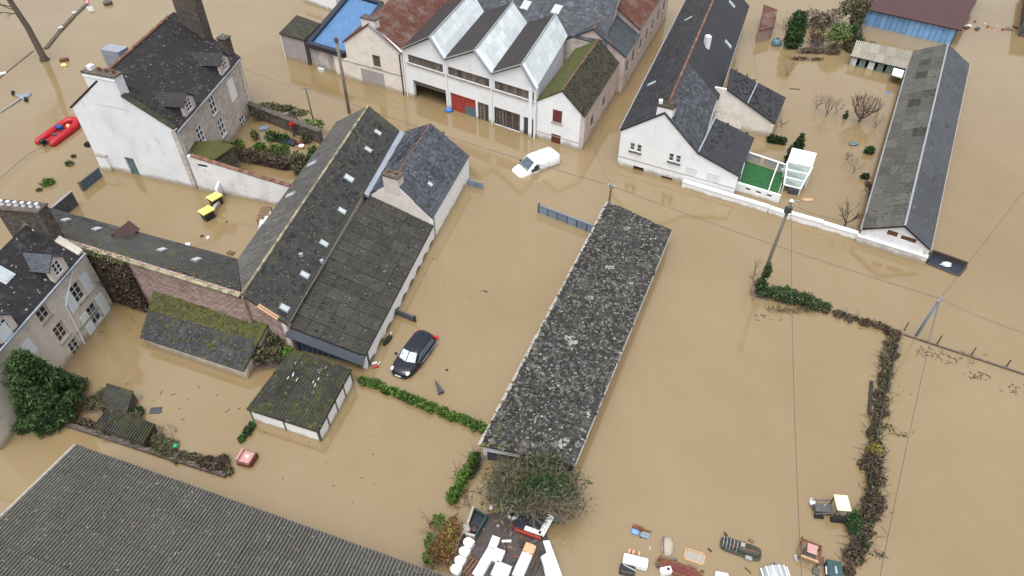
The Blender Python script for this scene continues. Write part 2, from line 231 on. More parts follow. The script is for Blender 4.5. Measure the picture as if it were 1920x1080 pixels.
# ---------------------------------------------------------------- objects: things, parts, meshes
ORG = {}
LABELS = {}
def tag(o, label, cat, group=None):
    o['label'] = label; o['category'] = cat
    if group: o['group'] = group
    LABELS.setdefault(label, []).append(o.name)
    return o
def thing(name, label, cat, loc=(0, 0, 0), rz=None, group=None):
    o = bpy.data.objects.new(name, None); COL.objects.link(o); o.empty_display_size = 0.3
    o.location = loc; tag(o, label, cat, group)
    if rz is None: ORG[o.name] = Vector(loc)
    else: o.rotation_euler = (0, 0, rz); ORG[o.name] = Vector((0, 0, 0))
    return o
def finish(name, me, m, parent, org, smooth=False):
    me.materials.append(MATS[m] if isinstance(m, str) else m)
    nf = len(me.polygons)
    # every face gets metres as texture coordinates: along the level direction and up the face
    nrm = np.empty(nf * 3, 'f'); me.polygons.foreach_get('normal', nrm); nrm = nrm.reshape(-1, 3)
    lt = np.empty(nf, 'i'); me.polygons.foreach_get('loop_total', lt)
    lv = np.empty(len(me.loops), 'i'); me.loops.foreach_get('vertex_index', lv)
    co = np.empty(len(me.vertices) * 3, 'f'); me.vertices.foreach_get('co', co); co = co.reshape(-1, 3) + np.array(org, 'f')
    ln = np.repeat(nrm, lt, axis=0); p = co[lv]
    e1 = np.stack([-ln[:, 1], ln[:, 0], np.zeros(len(ln))], 1); l = np.linalg.norm(e1, axis=1); flat = l < 0.05
    e1[flat] = (1, 0, 0); l[flat] = 1; e1 /= l[:, None]; e2 = np.cross(ln, e1)
    uv = np.stack([(p * e1).sum(1), (p * e2).sum(1)], 1).astype('f')
    me.uv_layers.new(name='UVMap').data.foreach_set('uv', uv.ravel())
    if smooth: me.polygons.foreach_set('use_smooth', [True] * nf)
    o = bpy.data.objects.new(name, me); COL.objects.link(o)
    if parent: o.parent = parent; ORG[o.name] = Vector(org)
    else: o.location = org; ORG[o.name] = Vector(org)
    return o
class MB:
    def __init__(s): s.v = []; s.f = []
    def add(s, vs, fs):
        n = len(s.v); s.v += [Vector(q) for q in vs]; s.f += [tuple(i + n for i in q) for q in fs]; return s
    def prism(s, poly, vec):
        k = len(poly); vec = Vector(vec); poly = [Vector(p) for p in poly]
        return s.add(poly + [p + vec for p in poly], [tuple(range(k)), tuple(range(2 * k - 1, k - 1, -1))] + [(i, (i + 1) % k, (i + 1) % k + k, i + k) for i in range(k)])
    def box(s, c, sx, sy, sz, rz=0.0, tilt=None):
        """box of full size sx,sy,sz; c is the middle of its underside"""
        R = Matrix.Rotation(rz, 3, 'Z')
        if tilt: R = R @ Matrix.Rotation(tilt[1], 3, tilt[0])
        c = Vector(c); q = [c + R @ Vector((x * sx / 2, y * sy / 2, z)) for z in (0, sz) for x, y in ((-1, -1), (1, -1), (1, 1), (-1, 1))]
        return s.add(q, [(0, 3, 2, 1), (4, 5, 6, 7), (0, 1, 5, 4), (1, 2, 6, 5), (2, 3, 7, 6), (3, 0, 4, 7)])
    def bar(s, a, b, w, h, up=(0, 0, 1)):
        a = Vector(a); b = Vector(b); d = (b - a).normalized(); up = Vector(up); x = d.cross(up)
        if x.length < 1e-3: x = d.cross(Vector((1, 0, 0)))
        x.normalize(); y = x.cross(d).normalized(); x *= w / 2; y *= h / 2
        return s.prism([a - x - y, a + x - y, a + x + y, a - x + y], b - a)
    def run(s, A, B, w, z0, z1):
        A = xy(A); B = xy(B); d = (B - A).normalized(); n = Vector((d.y, -d.x, 0)) * w / 2; z = Vector((0, 0, z0))
        return s.prism([A - n + z, A + n + z, B + n + z, B - n + z], (0, 0, z1 - z0))
    def tube(s, pts, rad, k=6, cap=True):
        pts = [Vector(p) for p in pts]; rad = rad if isinstance(rad, (list, tuple)) else [rad] * len(pts); n = len(s.v); vs = []; fs = []
        for i, p in enumerate(pts):
            d = (pts[min(i + 1, len(pts) - 1)] - pts[max(i - 1, 0)]).normalized(); x = d.cross(Vector((0, 0, 1)))
            if x.length < 1e-3: x = Vector((1, 0, 0))
            x.normalize(); y = d.cross(x)
            vs += [p + (x * math.cos(t) + y * math.sin(t)) * rad[i] for t in (2 * math.pi * j / k for j in range(k))]
        for i in range(len(pts) - 1):
            fs += [(i * k + j, i * k + (j + 1) % k, (i + 1) * k + (j + 1) % k, (i + 1) * k + j) for j in range(k)]
        if cap: fs += [tuple(range(k - 1, -1, -1)), tuple(range((len(pts) - 1) * k, len(pts) * k))]
        return s.add(vs, fs)
    def lathe(s, c, prof, k=16, sx=1.0, sy=1.0):
        c = Vector(c); vs = []; fs = []
        for r, z in prof: vs += [c + Vector((math.cos(t) * r * sx, math.sin(t) * r * sy, z)) for t in (2 * math.pi * j / k for j in range(k))]
        for i in range(len(prof) - 1): fs += [(i * k + j, i * k + (j + 1) % k, (i + 1) * k + (j + 1) % k, (i + 1) * k + j) for j in range(k)]
        fs += [tuple(range(k - 1, -1, -1)), tuple(range((len(prof) - 1) * k, len(prof) * k))]
        return s.add(vs, fs)
    def loft(s, rings):
        k = len(rings[0]); vs = [Vector(p) for r in rings for p in r]; fs = []
        for i in range(len(rings) - 1): fs += [(i * k + j, i * k + (j + 1) % k, (i + 1) * k + (j + 1) % k, (i + 1) * k + j) for j in range(k)]
        fs += [tuple(range(k - 1, -1, -1)), tuple(range((len(rings) - 1) * k, len(rings) * k))]
        return s.add(vs, fs)
    def slab(s, pts, t):
        pts = [Vector(p) for p in pts]; n = (pts[1] - pts[0]).cross(pts[-1] - pts[0]).normalized()
        if n.z < 0: n = -n
        return s.prism(pts, -n * t)
    def build(s, name, m, parent=None, smooth=False, org=None, bevel=0.0):
        if parent is not None: org = ORG[parent.name]
        elif org is None:
            lo = [min(p[i] for p in s.v) for i in range(3)]; hi = [max(p[i] for p in s.v) for i in range(3)]
            org = Vector(((lo[0] + hi[0]) / 2, (lo[1] + hi[1]) / 2, lo[2]))
        org = Vector(org); bm = bmesh.new(); bv = [bm.verts.new(p - org) for p in s.v]
        for q in s.f:
            try: bm.faces.new([bv[i] for i in q])
            except ValueError: pass
        bmesh.ops.recalc_face_normals(bm, faces=bm.faces)
        if bevel: bmesh.ops.bevel(bm, geom=bm.edges[:], offset=bevel, segments=2, affect='EDGES', clamp_overlap=True, profile=0.5)
        me = bpy.data.meshes.new(name); bm.to_mesh(me); bm.free()
        return finish(name, me, m, parent, org, smooth)
def wall(parent, A, B, prof, holes, m, thick=0.3, name='wall', off=0.0):
    """upright wall over the ground line A-B (A on the viewer's left), outline and openings in (along, height)"""
    A = xy(A); B = xy(B); d = (B - A).normalized(); n = Vector((d.y, -d.x, 0))
    L2 = [Vector((a, b, 0)) for a, b in prof]; loops = [L2]
    for (s0, h0, s1, h1) in holes: loops.append([Vector((s0, h0, 0)), Vector((s0, h1, 0)), Vector((s1, h1, 0)), Vector((s1, h0, 0))])
    flat = [p for l in loops for p in l]; tri = tessellate_polygon(loops); k = len(flat)
    P = lambda p, o: A + d * p.x + Vector((0, 0, p.y)) + n * (off - o)
    mb = MB(); vs = [P(p, 0) for p in flat] + [P(p, thick) for p in flat]
    fs = [tuple(t) for t in tri] + [tuple(i + k for i in reversed(t)) for t in tri]; st = 0
    for l in loops:
        q = len(l); fs += [(st + i, st + (i + 1) % q, st + (i + 1) % q + k, st + i + k) for i in range(q)]; st += q
    mb.add(vs, fs); return mb.build(name, m, parent)
def face_pt(A, B, s, h, o=0.0):
    A = xy(A); B = xy(B); d = (B - A).normalized(); n = Vector((d.y, -d.x, 0)); return A + d * s + Vector((0, 0, h)) + n * o
def window(parent, A, B, s, h, w, hh, nx=2, ny=3, frame='paint_white', pane='pane_dark', depth=0.12, sill='stone_trim', bar=0.06, name='window', label=None):
    """glazed frame set back in an opening centred at (s, h)"""
    F = lambda x, y, o: face_pt(A, B, s + x, h + y, o); mb = MB(); o0 = -depth
    def rect(x0, x1, y0, y1, oa, ob, M): M.prism([F(x0, y0, oa), F(x1, y0, oa), F(x1, y1, oa), F(x0, y1, oa)], F(0, 0, ob) - F(0, 0, oa))
    W, Hh = w / 2, hh / 2
    rect(-W, -W + bar, -Hh, Hh, o0, o0 + 0.06, mb); rect(W - bar, W, -Hh, Hh, o0, o0 + 0.06, mb)
    rect(-W + bar, W - bar, -Hh, -Hh + bar, o0, o0 + 0.06, mb); rect(-W + bar, W - bar, Hh - bar, Hh, o0, o0 + 0.06, mb)
    for i in range(1, nx): x = -W + w * i / nx; rect(x - bar * .45, x + bar * .45, -Hh + bar, Hh - bar, o0 + .005, o0 + 0.05, mb)
    for i in range(1, ny): y = -Hh + hh * i / ny; rect(-W + bar, W - bar, y - bar * .3, y + bar * .3, o0 + .008, o0 + 0.045, mb)
    win = mb.build(name, frame, parent)
    if label: win['label'] = label
    for i in range(nx):
        x0 = -W + w * i / nx; x1 = -W + w * (i + 1) / nx; q = MB(); rect(x0 + .002, x1 - .002, -Hh + .01, Hh - .01, o0 - 0.03, o0 - 0.005, q); q.build('pane', pane, win)
    if sill: q = MB(); rect(-W - .08, W + .08, -Hh - .1, -Hh - .002, -depth + .002, 0.08, q); q.build('sill', sill, win)
    return win
def hole(s, h, w, hh): return (s - w / 2, h - hh / 2, s + w / 2, h + hh / 2)
def panel_on(parent, A, B, s0, h0, s1, h1, o0, o1, m, name, lab=None):
    mb = MB(); mb.prism([face_pt(A, B, s0, h0, o0), face_pt(A, B, s1, h0, o0), face_pt(A, B, s1, h1, o0), face_pt(A, B, s0, h1, o0)], face_pt(A, B, 0, 0, o1) - face_pt(A, B, 0, 0, o0))
    o = mb.build(name, m, parent)
    if lab: o['label'] = lab
    return o
def slope(parent, e0, e1, r1, r0, m, t=0.14, eo=0.25, v0=0.12, v1=0.12, name='roof_slope'):
    """roof slope: eave e0-e1, ridge r0-r1, with overhangs at the eave and the two verges"""
    e0, e1, r1, r0 = [Vector(p) for p in (e0, e1, r1, r0)]
    de0 = (e0 - r0).normalized() * eo; de1 = (e1 - r1).normalized() * eo; d = (e1 - e0).normalized(); dr = (r1 - r0).normalized()
    return MB().slab([e0 + de0 - d * v0, e1 + de1 + d * v1, r1 + dr * v1, r0 - dr * v0], t).build(name, m, parent)
def ridge(parent, a, b, m='terracotta', r=0.13, step=0.45, name='ridge_tile'):
    a = Vector(a); b = Vector(b); L = (b - a).length; n = max(1, round(L / step)); d = (b - a) / n; x = d.normalized().cross(Vector((0, 0, 1))).normalized(); base = None
    for i in range(n):
        p = a + d * i
        if base is None:
            mb = MB(); z = Vector((0, 0, 1)); sec = [x * (r * math.cos(t)) + z * (r * 0.8 * math.sin(t)) for t in (math.pi * j / 6 for j in range(7))]
            o0 = ORG[parent.name]; mb.loft([[q + o0 for q in sec], [q * 0.9 + o0 + d * 1.06 for q in sec]]); base = mb.build(name, m, parent); o = base
        else: o = base.copy(); COL.objects.link(o); o.parent = parent
        o.location = p - ORG[parent.name] + Vector((0, 0, random.uniform(-.015, .015)))
def sheets(parent, c00, c10, c11, c01, nx, ny, m, waves=5, amp=0.035, name='roof_sheet', lap=0.09, skip=(), alt=None, rise=0.03, jit=0.012, gap=0.0, bow=0.0):
    """corrugated sheets: c00-c10 is the low edge, c01-c11 the high edge; each sheet a piece of its own"""
    c00, c10, c11, c01 = [Vector(p) for p in (c00, c10, c11, c01)]; org = ORG[parent.name]
    nrm = (c10 - c00).cross(c01 - c00).normalized(); nrm = nrm if nrm.z > 0 else -nrm
    def bl(u, v): return (c00 * (1 - u) + c10 * u) * (1 - v) + (c01 * (1 - u) + c11 * u) * v - nrm * (bow * 4 * u * (1 - u))
    pro = [(0.0, 0.55), (0.18, 1.0), (0.42, 1.0), (0.6, 0.55), (0.7, -1.0), (0.9, -1.0)]; xs = [((w + p) / waves, z) for w in range(waves) for p, z in pro] + [(1.0, 0.55)]; k = len(xs) - 1
    for j in range(ny):
        for i in range(nx):
            if (i, j) in skip: continue
            z0 = random.uniform(-jit, jit); z1 = random.uniform(-jit, jit); vs = []
            for (tv, lift) in ((j / ny - (lap / ny if j else 0), rise), (min(1, (j + 1) / ny), 0.0)):
                for q, w in xs: vs.append(bl(min((i + gap + q * (1 - 2 * gap)) / nx, 1), tv) + nrm * (w * amp + lift + (z0 if lift else z1) + 0.05) - org)
            me = bpy.data.meshes.new(name); me.from_pydata([tuple(p) for p in vs], [], [(q, q + 1, q + k + 2, q + k + 1) for q in range(k)])
            finish(name, me, alt[1] if alt and random.random() < alt[0] else m, parent, org)
def crust(name, m, parent, c00, c10, c11, c01, n, r=(.06, .16), lift=.08, dens=None, up=.03):
    """lichen and moss: small irregular crusts sitting on a roof"""
    c00, c10, c11, c01 = [Vector(p) for p in (c00, c10, c11, c01)]; ex = (c10 - c00).normalized(); nr = ex.cross(c01 - c00).normalized(); nr = nr if nr.z > 0 else -nr; ey = nr.cross(ex); org = ORG[parent.name]; vs = []; fs = []
    while n > 0:
        u, v = random.random(), random.random()
        if dens and random.random() > dens(u, v): n -= .2; continue
        n -= 1; c = lerp(lerp(c00, c10, u), lerp(c01, c11, u), v) + nr * lift - org; a = random.uniform(0, 6.28); rr = random.uniform(*r); k = random.randint(5, 7); b = len(vs); st = random.uniform(.35, 1)
        for j in range(k):
            t = 6.28 * j / k; x, y = math.cos(t) * rr * random.uniform(.7, 1.25), math.sin(t) * rr * st * random.uniform(.7, 1.25); vs.append(c + ex * (x * math.cos(a) - y * math.sin(a)) + ey * (x * math.sin(a) + y * math.cos(a)))
        vs.append(c + nr * up); fs += [(b + j, b + (j + 1) % k, b + k) for j in range(k)]
    me = bpy.data.meshes.new(name); me.from_pydata([tuple(q) for q in vs], [], fs); o = finish(name, me, m, parent, org); o['kind'] = 'stuff'; return o
def patch_slates(parent, m, c00, c10, c11, c01, n, w=(.18, .4), h=(.14, .3), lift=.012, name='odd_slates'):
    """slates that weathered or were replaced: thin plates laid square to the eave"""
    c00, c10, c11, c01 = [Vector(p) for p in (c00, c10, c11, c01)]; ex = (c10 - c00).normalized(); nr = ex.cross(c01 - c00).normalized(); nr = nr if nr.z > 0 else -nr; ey = nr.cross(ex); ey = ey if ey.dot(c01 - c00) > 0 else -ey; org = ORG[parent.name]; vs = []; fs = []
    for i in range(n):
        u, v = random.uniform(.01, .96), random.uniform(.01, .9); c = lerp(lerp(c00, c10, u), lerp(c01, c11, u), v) + nr * lift * random.uniform(.7, 1.6) - org; a = random.uniform(*w) * (1 if random.random() < .8 else 2.2); b = random.uniform(*h) * (1 if random.random() < .8 else 2.0); k = len(vs)
        vs += [c - nr * .02, c + ex * a - nr * .02, c + ex * a + ey * b - nr * .02, c + ey * b - nr * .02, c, c + ex * a, c + ex * a + ey * b, c + ey * b]; fs += [(k + 4, k + 5, k + 6, k + 7), (k, k + 1, k + 5, k + 4), (k + 1, k + 2, k + 6, k + 5), (k + 2, k + 3, k + 7, k + 6), (k + 3, k, k + 4, k + 7)]
    me = bpy.data.meshes.new(name); me.from_pydata([tuple(q) for q in vs], [], fs); o = finish(name, me, m, parent, org); o['kind'] = 'stuff'; return o
def gable_body(parent, A, B, C, D_, hA, hB, t, hr, m, holesAB=(), holesBC=(), holesDA=(), base=-1.0, matBC=None, profAB=None, thick=0.3):
    """four walls; gables over A-B and C-D, ridge at fraction t of A-B; eave height hB along B-C and hA along D-A"""
    LAB = (xy(B) - xy(A)).length; LBC = (xy(C) - xy(B)).length; LCD = (xy(D_) - xy(C)).length; LDA = (xy(A) - xy(D_)).length
    wall(parent, A, B, profAB or [(0, base), (LAB, base), (LAB, hB), (LAB * t, hr), (0, hA)], holesAB, m, thick)
    wall(parent, B, C, [(.0, base), (LBC, base), (LBC, hB - .02), (.0, hB - .02)], holesBC, matBC or m, thick, off=-0.004)
    wall(parent, C, D_, [(.0, base), (LCD, base), (LCD, hA), (LCD * (1 - t), hr), (0, hB)], (), m, thick)
    wall(parent, D_, A, [(0, base), (LDA, base), (LDA, hA - .02), (0, hA - .02)], holesDA, m, thick, off=-0.004)
def lerp(a, b, t): return Vector(a) * (1 - t) + Vector(b) * t
def Z(p, h): return Vector((p[0], p[1], h))
def skylight(parent, p0, p1, p2, u, v, w=0.55, l=0.8, pane='pane_sky', frame='zinc', up=0.05):
    """roof light lying in the plane p0 p1 p2 (p0-p1 along the eave)"""
    p0, p1, p2 = [Vector(p) for p in (p0, p1, p2)]; e = (p1 - p0).normalized(); n = e.cross(p2 - p0).normalized(); n = n if n.z > 0 else -n
    f = n.cross(e).normalized(); c = on_plane(p0, n, u, v); mb = MB()
    def q(x0, x1, y0, y1, z0, z1, M): M.prism([c + e * x0 + f * y0 + n * z0, c + e * x1 + f * y0 + n * z0, c + e * x1 + f * y1 + n * z0, c + e * x0 + f * y1 + n * z0], n * (z1 - z0))
    q(-w / 2 - .06, w / 2 + .06, -l / 2 - .06, l / 2 + .06, -.05, up + 0.03, mb); s = mb.build('skylight', frame, parent)
    mb = MB(); q(-w / 2, w / 2, -l / 2, l / 2, up + .032, up + .06, mb); mb.build('pane', pane, s); return s
def stack(parent, c, sx, sy, z0, z1, rz, m, pots=0, potm='terracotta', name='chimney', cap='stone_dark', poth=0.4):
    mb = MB(); mb.box(Z(c, z0), sx, sy, z1 - z0, rz); o = mb.build(name, m, parent)
    mb = MB(); mb.box(Z(c, z1 + .002), sx + .14, sy + .14, .12, rz); mb.build('cap', cap, o)
    R = Matrix.Rotation(rz, 3, 'Z')
    for i in range(pots):
        x = (i + .5) / pots * sx - sx / 2; p = Z(c, z1 + .12) + R @ Vector((x, 0, 0))
        MB().lathe(p, [(.14, 0), (.11, poth * .6), (.13, poth)], 10).build('chimney_pot', potm, o)
    return o
def leaves(name, m, parent, blobs, size=0.16, org=None, flat=0.0, asp=1.6):
    """foliage: leaf-sized faces spread through lumpy volumes; blobs = (centre, (rx, ry, rz), count)"""
    P = []
    for c, r, n in blobs:
        d = RNG.normal(size=(n, 3)); d /= np.linalg.norm(d, axis=1)[:, None]; rad = RNG.uniform(0.25, 1.0, n) ** 0.45
        lump = 1 + 0.22 * np.sin(d[:, 0] * 5 + c[0]) * np.sin(d[:, 1] * 6 + c[1]) + 0.15 * np.sin(d[:, 2] * 9 + c[0] * 2)
        P.append(np.array(c, 'f') + d * rad[:, None] * lump[:, None] * np.array(r))
    P = np.concatenate(P); P = P[P[:, 2] > -0.05]; n = len(P)
    a = RNG.normal(size=(n, 3)); a[:, 2] *= 1 - flat; a /= np.linalg.norm(a, axis=1)[:, None]
    b = np.cross(a, RNG.normal(size=(n, 3))); b /= np.linalg.norm(b, axis=1)[:, None]
    s = size * RNG.uniform(0.5, 1.3, (n, 1)); a = a * s * asp / 2; b = b * s / 2
    vs = np.stack([P - a, P + b * .8, P + a, P - b * .8], 1).reshape(-1, 3)
    o = ORG[parent.name] if parent is not None else Vector(org)
    vs = vs - np.array(o)
    me = bpy.data.meshes.new(name); me.from_pydata(vs.tolist(), [], np.arange(4 * n).reshape(-1, 4).tolist())
    return finish(name, me, m, parent, o)
def twigs(name, m, parent, base, n, ln, spread=1.0, r=0.015, up=0.7, org=None, area=(0.1, 0.1), bend=0.2):
    mb = MB(); base = Vector(base)
    for i in range(n):
        p = base + Vector((random.uniform(-1, 1) * area[0], random.uniform(-1, 1) * area[1], random.uniform(-.1, .1)))
        d = Vector((random.gauss(0, spread), random.gauss(0, spread), up + random.random() * .5)).normalized(); l = ln * random.uniform(.5, 1.1); pts = [p]
        for k in range(3): d = (d + Vector((random.gauss(0, bend), random.gauss(0, bend), random.gauss(0, bend)))).normalized(); pts.append(pts[-1] + d * l / 3)
        mb.tube(pts, [r, r * .8, r * .55, r * .25], 3, False)
    return mb.build(name, m, parent, org=org)
def branches(mb, p, d, l, r, depth, spread=0.6, kids=3, up=0.15):
    q = p + d * l; mb.tube([p, lerp(p, q, .5) + Vector((random.gauss(0, l * .04), random.gauss(0, l * .04), 0)), q], [r, r * .85, r * .65], 5 if depth > 1 else 3, depth > 2)
    if depth == 0: return
    for i in range(kids):
        nd = (d + Vector((random.gauss(0, spread), random.gauss(0, spread), random.gauss(0, spread * .6) + up))).normalized()
        branches(mb, lerp(p, q, random.uniform(.55, 1.0)), nd, l * random.uniform(.6, .85), r * .58, depth - 1, spread, kids, up)
def dup(root, loc, rz, label):
    def cp(o, par):
        c = o.copy(); COL.objects.link(c); c.parent = par; ORG[c.name] = Vector((0, 0, 0))
        for ch in [k for k in o.children]: cp(ch, c)
        return c
    r = cp(root, None); r.location = loc; r.rotation_euler = (0, 0, rz); r['label'] = label; return r

# ---------------------------------------------------------------- the setting: one sheet of flood water out to the horizon
def structure(o): o['kind'] = 'structure'; return o
mb = MB(); mb.add([(-1500, -300, 0), (1500, -300, 0), (1500, 2400, 0), (-1500, 2400, 0)], [(0, 1, 2, 3)])
structure(mb.build('flood_water', 'flood_water', org=(0, 0, 0)))
mb = MB(); mb.add([(-1500, -300, -1.6), (1500, -300, -1.6), (1500, 2400, -1.6), (-1500, 2400, -1.6)], [(0, 1, 2, 3)])
structure(mb.build('ground', 'mud', org=(0, 0, -1.6)))
# ---------------------------------------------------------------- buildings
def dormer(parent, A, B, s, w, h0, h1, ht, depth, m, roofm, win=(0.9, 1.2), frame='paint_white', off=0.03, nx=2, ny=3, shutters=False):
    """gabled dormer standing on the wall head; its window in an opening of the front"""
    wh = win[1]; hc = h0 + 0.15 + wh / 2
    f = wall(parent, A, B, [(s - w / 2, h0 - .3), (s + w / 2, h0 - .3), (s + w / 2, h1), (s, ht), (s - w / 2, h1)], [hole(s, hc, win[0], wh)], m, 0.25, 'dormer_front', off)
    wi = window(parent, A, B, s, hc, win[0], wh, nx, ny, frame, depth=0.08 - off, sill=None)
    F = lambda x, h, o: face_pt(A, B, x, h, o)
    for sg in (-1, 1):
        x = s + sg * (w / 2 - .04)
        MB().prism([F(x, h0 - .3, -.22), F(x, h1, -.22), F(x, h1, -depth), F(x, h0 - .3, -depth)], F(x + sg * .04, 0, 0) - F(x, 0, 0)).build('dormer_cheek', 'slate_grey', parent)
        e0, e1 = F(s + sg * (w / 2 + .12), h1 - .08, off + .12), F(s + sg * (w / 2 + .12), h1 - .08, -depth - .6)
        r0, r1 = F(s + sg * .002, ht + .05, off + .12), F(s + sg * .002, ht + .05, -depth - .6)
        MB().slab([e0, e1, r1, r0], .08).build('dormer_roof', roofm, parent)
    return wi

# --- tall manor house with the white gable
A = xy(G(190, 314)); B = xy(G(369, 354)); C = xy(G(447, 103, 6.0)); D_ = A + (C - B)
mh = thing('manor_house', 'tall house with white gable, black slate roof and stone front with white windows', 'house', lerp(A, C, .5))
LG = (B - A).length; LF = (C - B).length; RS, RH = 4.25, 9.35
hl = [hole(3.9, .9, 1.0, 1.9)]
wall(mh, A, B, [(0, -1), (LG, -1), (LG, 5.85), (RS, RH), (0, 6.3)], hl, 'render_white', .35)
panel_on(mh, A, B, 3.4, -1, 4.4, 1.85, -.22, -.16, 'paint_teal', 'door')
WF = []
for (u, v, w, h) in ((400, 197, 1.15, 1.85), (377, 252, 1.15, 1.7), (417, 238, 1.15, 1.85), (457, 232, 1.15, 1.85)):
    s, hh_ = V(B, C, u, v); WF.append((s, hh_, w, h))
wall(mh, B, C, [(0, -1), (LF, -1), (LF, 5.83), (0, 5.83)], [hole(*q) for q in WF] + [hole(LF * .78, 3.95, 1.3, 2.1)], 'stone_grey', .35, off=-.004)
for q in WF: window(mh, B, C, *q, 2, 3, bar=.13)
panel_on(mh, B, C, LF * .78 - .64, 2.92, LF * .78 + .64, 4.98, -.06, .03, 'paint_white', 'shutter', 'closed white shutter in the stone front')
wall(mh, C, D_, [(0, -1), (LG, -1), (LG, 6.3), (LG - RS, RH), (0, 5.85)], (), 'stone_dark', .35)
wall(mh, D_, A, [(0, -1), (LF, -1), (LF, 6.28), (0, 6.28)], (), 'render_white', .35, off=-.004)
mB, mC = B, C; dG = (B - A).normalized(); ap0 = Z(A + dG * RS, RH); ap1 = ap0 + (C - B)
slope(mh, Z(B, 5.85), Z(C, 5.85), ap1, ap0, 'slate_black', .16, .25, -.04, .1)
slope(mh, Z(A, 6.3), Z(D_, 6.3), ap1, ap0, 'slate_black', .16, .35, .06, .1)
ridge(mh, lerp(ap0, ap1, .1), lerp(ap0, ap1, .93), 'terracotta', .16, .5)
nF = Vector(((B - A).y, -(B - A).x, 0)).normalized(); rzG = math.atan2(dG.y, dG.x)
st = stack(mh, A + dG * 4.6 - nF * .42, 3.2, .9, 7.0, 9.8, rzG, 'render_white', 0, cap='stone_dark')
MB().box(Z(A + dG * 3.6 - nF * .5, 9.93), .45, .45, .35, rzG).build('chimney_pot', 'paint_white', st)
for k in (4.4, 5.1, 5.8): MB().lathe(Z(A + dG * k - nF * .5, 9.93), [(.15, 0), (.12, .2), (.14, .28)], 10).build('chimney_pot', 'rust', st)
panel_on(mh, A, B, 3.0, 9.5, 6.2, 9.62, .032, .08, 'paint_white', 'chimney_band')
st2 = stack(mh, xy(lerp(ap1, C, .38)) + nF * .3, 2.5, 1.0, 6.5, 11.9, rzG, 'stone_dark', 3, 'terracotta')
stack(mh, xy(lerp(ap1, C, .86)) + nF * .35, .9, .8, 5, 7.7, rzG, 'stone_dark', 1, 'lead')
for k, (fs, ww) in enumerate(((.22, 1.9), (.77, 1.9))):
    dormer(mh, B, C, LF * fs + .1, ww, 5.85, 6.9, 7.55, 2.6, 'stone_grey', 'slate_black', (.95, 1.05), ny=3)
for fs in (.42,):                                   # lead-sided dormers on the rear slope
    p = lerp(A, D_, fs); MB().box(Z(p + dG * 2.2, 7.2), 1.9, 1.2, 1.9, rzG).build('rear_dormer', 'lead', mh)
MB().tube([face_pt(B, C, .12, 5.7, .08), face_pt(B, C, .12, -.5, .08)], .05, 6).build('drainpipe', 'zinc', mh)
MB().tube([face_pt(B, C, LF - .5, 5.7, .08), face_pt(B, C, LF - .5, -.5, .08)], .05, 6).build('drainpipe', 'paint_white', mh)
MB().bar(face_pt(B, C, -.1, 5.72, .27), face_pt(B, C, LF, 5.72, .27), .12, .1).build('gutter', 'zinc', mh)
MB().slab([face_pt(A, B, 6.2, 8.33, -.45), face_pt(A, B, LG, 6.02, -.45), face_pt(A, B, LG, 6.02, .08), face_pt(A, B, 6.2, 8.33, .08)], .1).build('verge', 'moss_flat', mh)
crust('lichen_spots', 'lichen_pale', mh, Z(B, 5.85), Z(C, 5.85), ap1, ap0, 130, (.03, .09), .06)
crust('moss_band', 'moss_tuft', mh, Z(B, 5.85), Z(lerp(B, C, .12), 5.85), lerp(ap0, ap1, .12), ap0, 60, (.1, .3), .04)

# --- white garden wall with terracotta coping, and what grows behind it
g0 = xy(G(373, 356)); g1 = xy(G(552, 391)); gd = (g1 - g0).normalized(); gL = (g1 - g0).length
gw = thing('garden_wall', 'long stained white garden wall with terracotta coping beside the manor', 'wall', g0)
wall(gw, g0 + gd * .05, g1, [(0, -1), (gL, -1), (gL, 2.2), (0, 3.5)], [hole(1.3, 2.75, 1.0, .3)], 'render_stained', .35)
panel_on(gw, g0, g1, .7, 2.5, 1.95, 3.0, -.2, -.15, 'opening', 'slot')
gn = Vector((gd.y, -gd.x, 0))
ridge(gw, Z(g0 - gn * .17, 3.5) + gd * .4, Z(g1 - gn * .17, 2.24), 'terracotta', .22, .42, 'coping_tile')
wl = thing('courtyard_kerb_wall', 'low concrete wall stub beside the two yellow lidded bins', 'wall', xy(G(400, 395)))
MB().run(G(416, 376), G(396, 410), .28, -.5, .45).build('wall_body', 'render_lilac', wl); MB().run(G(422, 352), G(413, 378), .2, -.5, 1.3).build('buttress', 'render_stained', wl)
sh = thing('lean_to_roof', 'low lean-to with bright mossy roof against the stone manor front', 'lean-to', xy(G(395, 280, 3)))
q = [G(348, 289, 3.25), G(402, 299, 3.1), G(440, 273, 2.9), (G(412, 263, 3.3)), G(364, 265, 3.5)]
MB().slab(q, .15).build('roof', 'moss_roof', sh); MB().prism([Z(lerp(p, q[0].lerp(q[2], .5), .08), -1) for p in q], (0, 0, 3.7)).build('walls', 'stone_dark', sh)
sw = thing('street_garden_wall', 'dark old stone wall between the manor garden and the street', 'wall', xy(G(540, 235)))
sA, sB = G(470, 214, 0), G(604, 268, 0)
MB().run(sA, sB, .45, -1, 1.25).build('wall_body', 'stone_dark', sw); MB().run(sA, sB, .6, 1.252, 1.36).build('coping', 'stone_dark', sw)

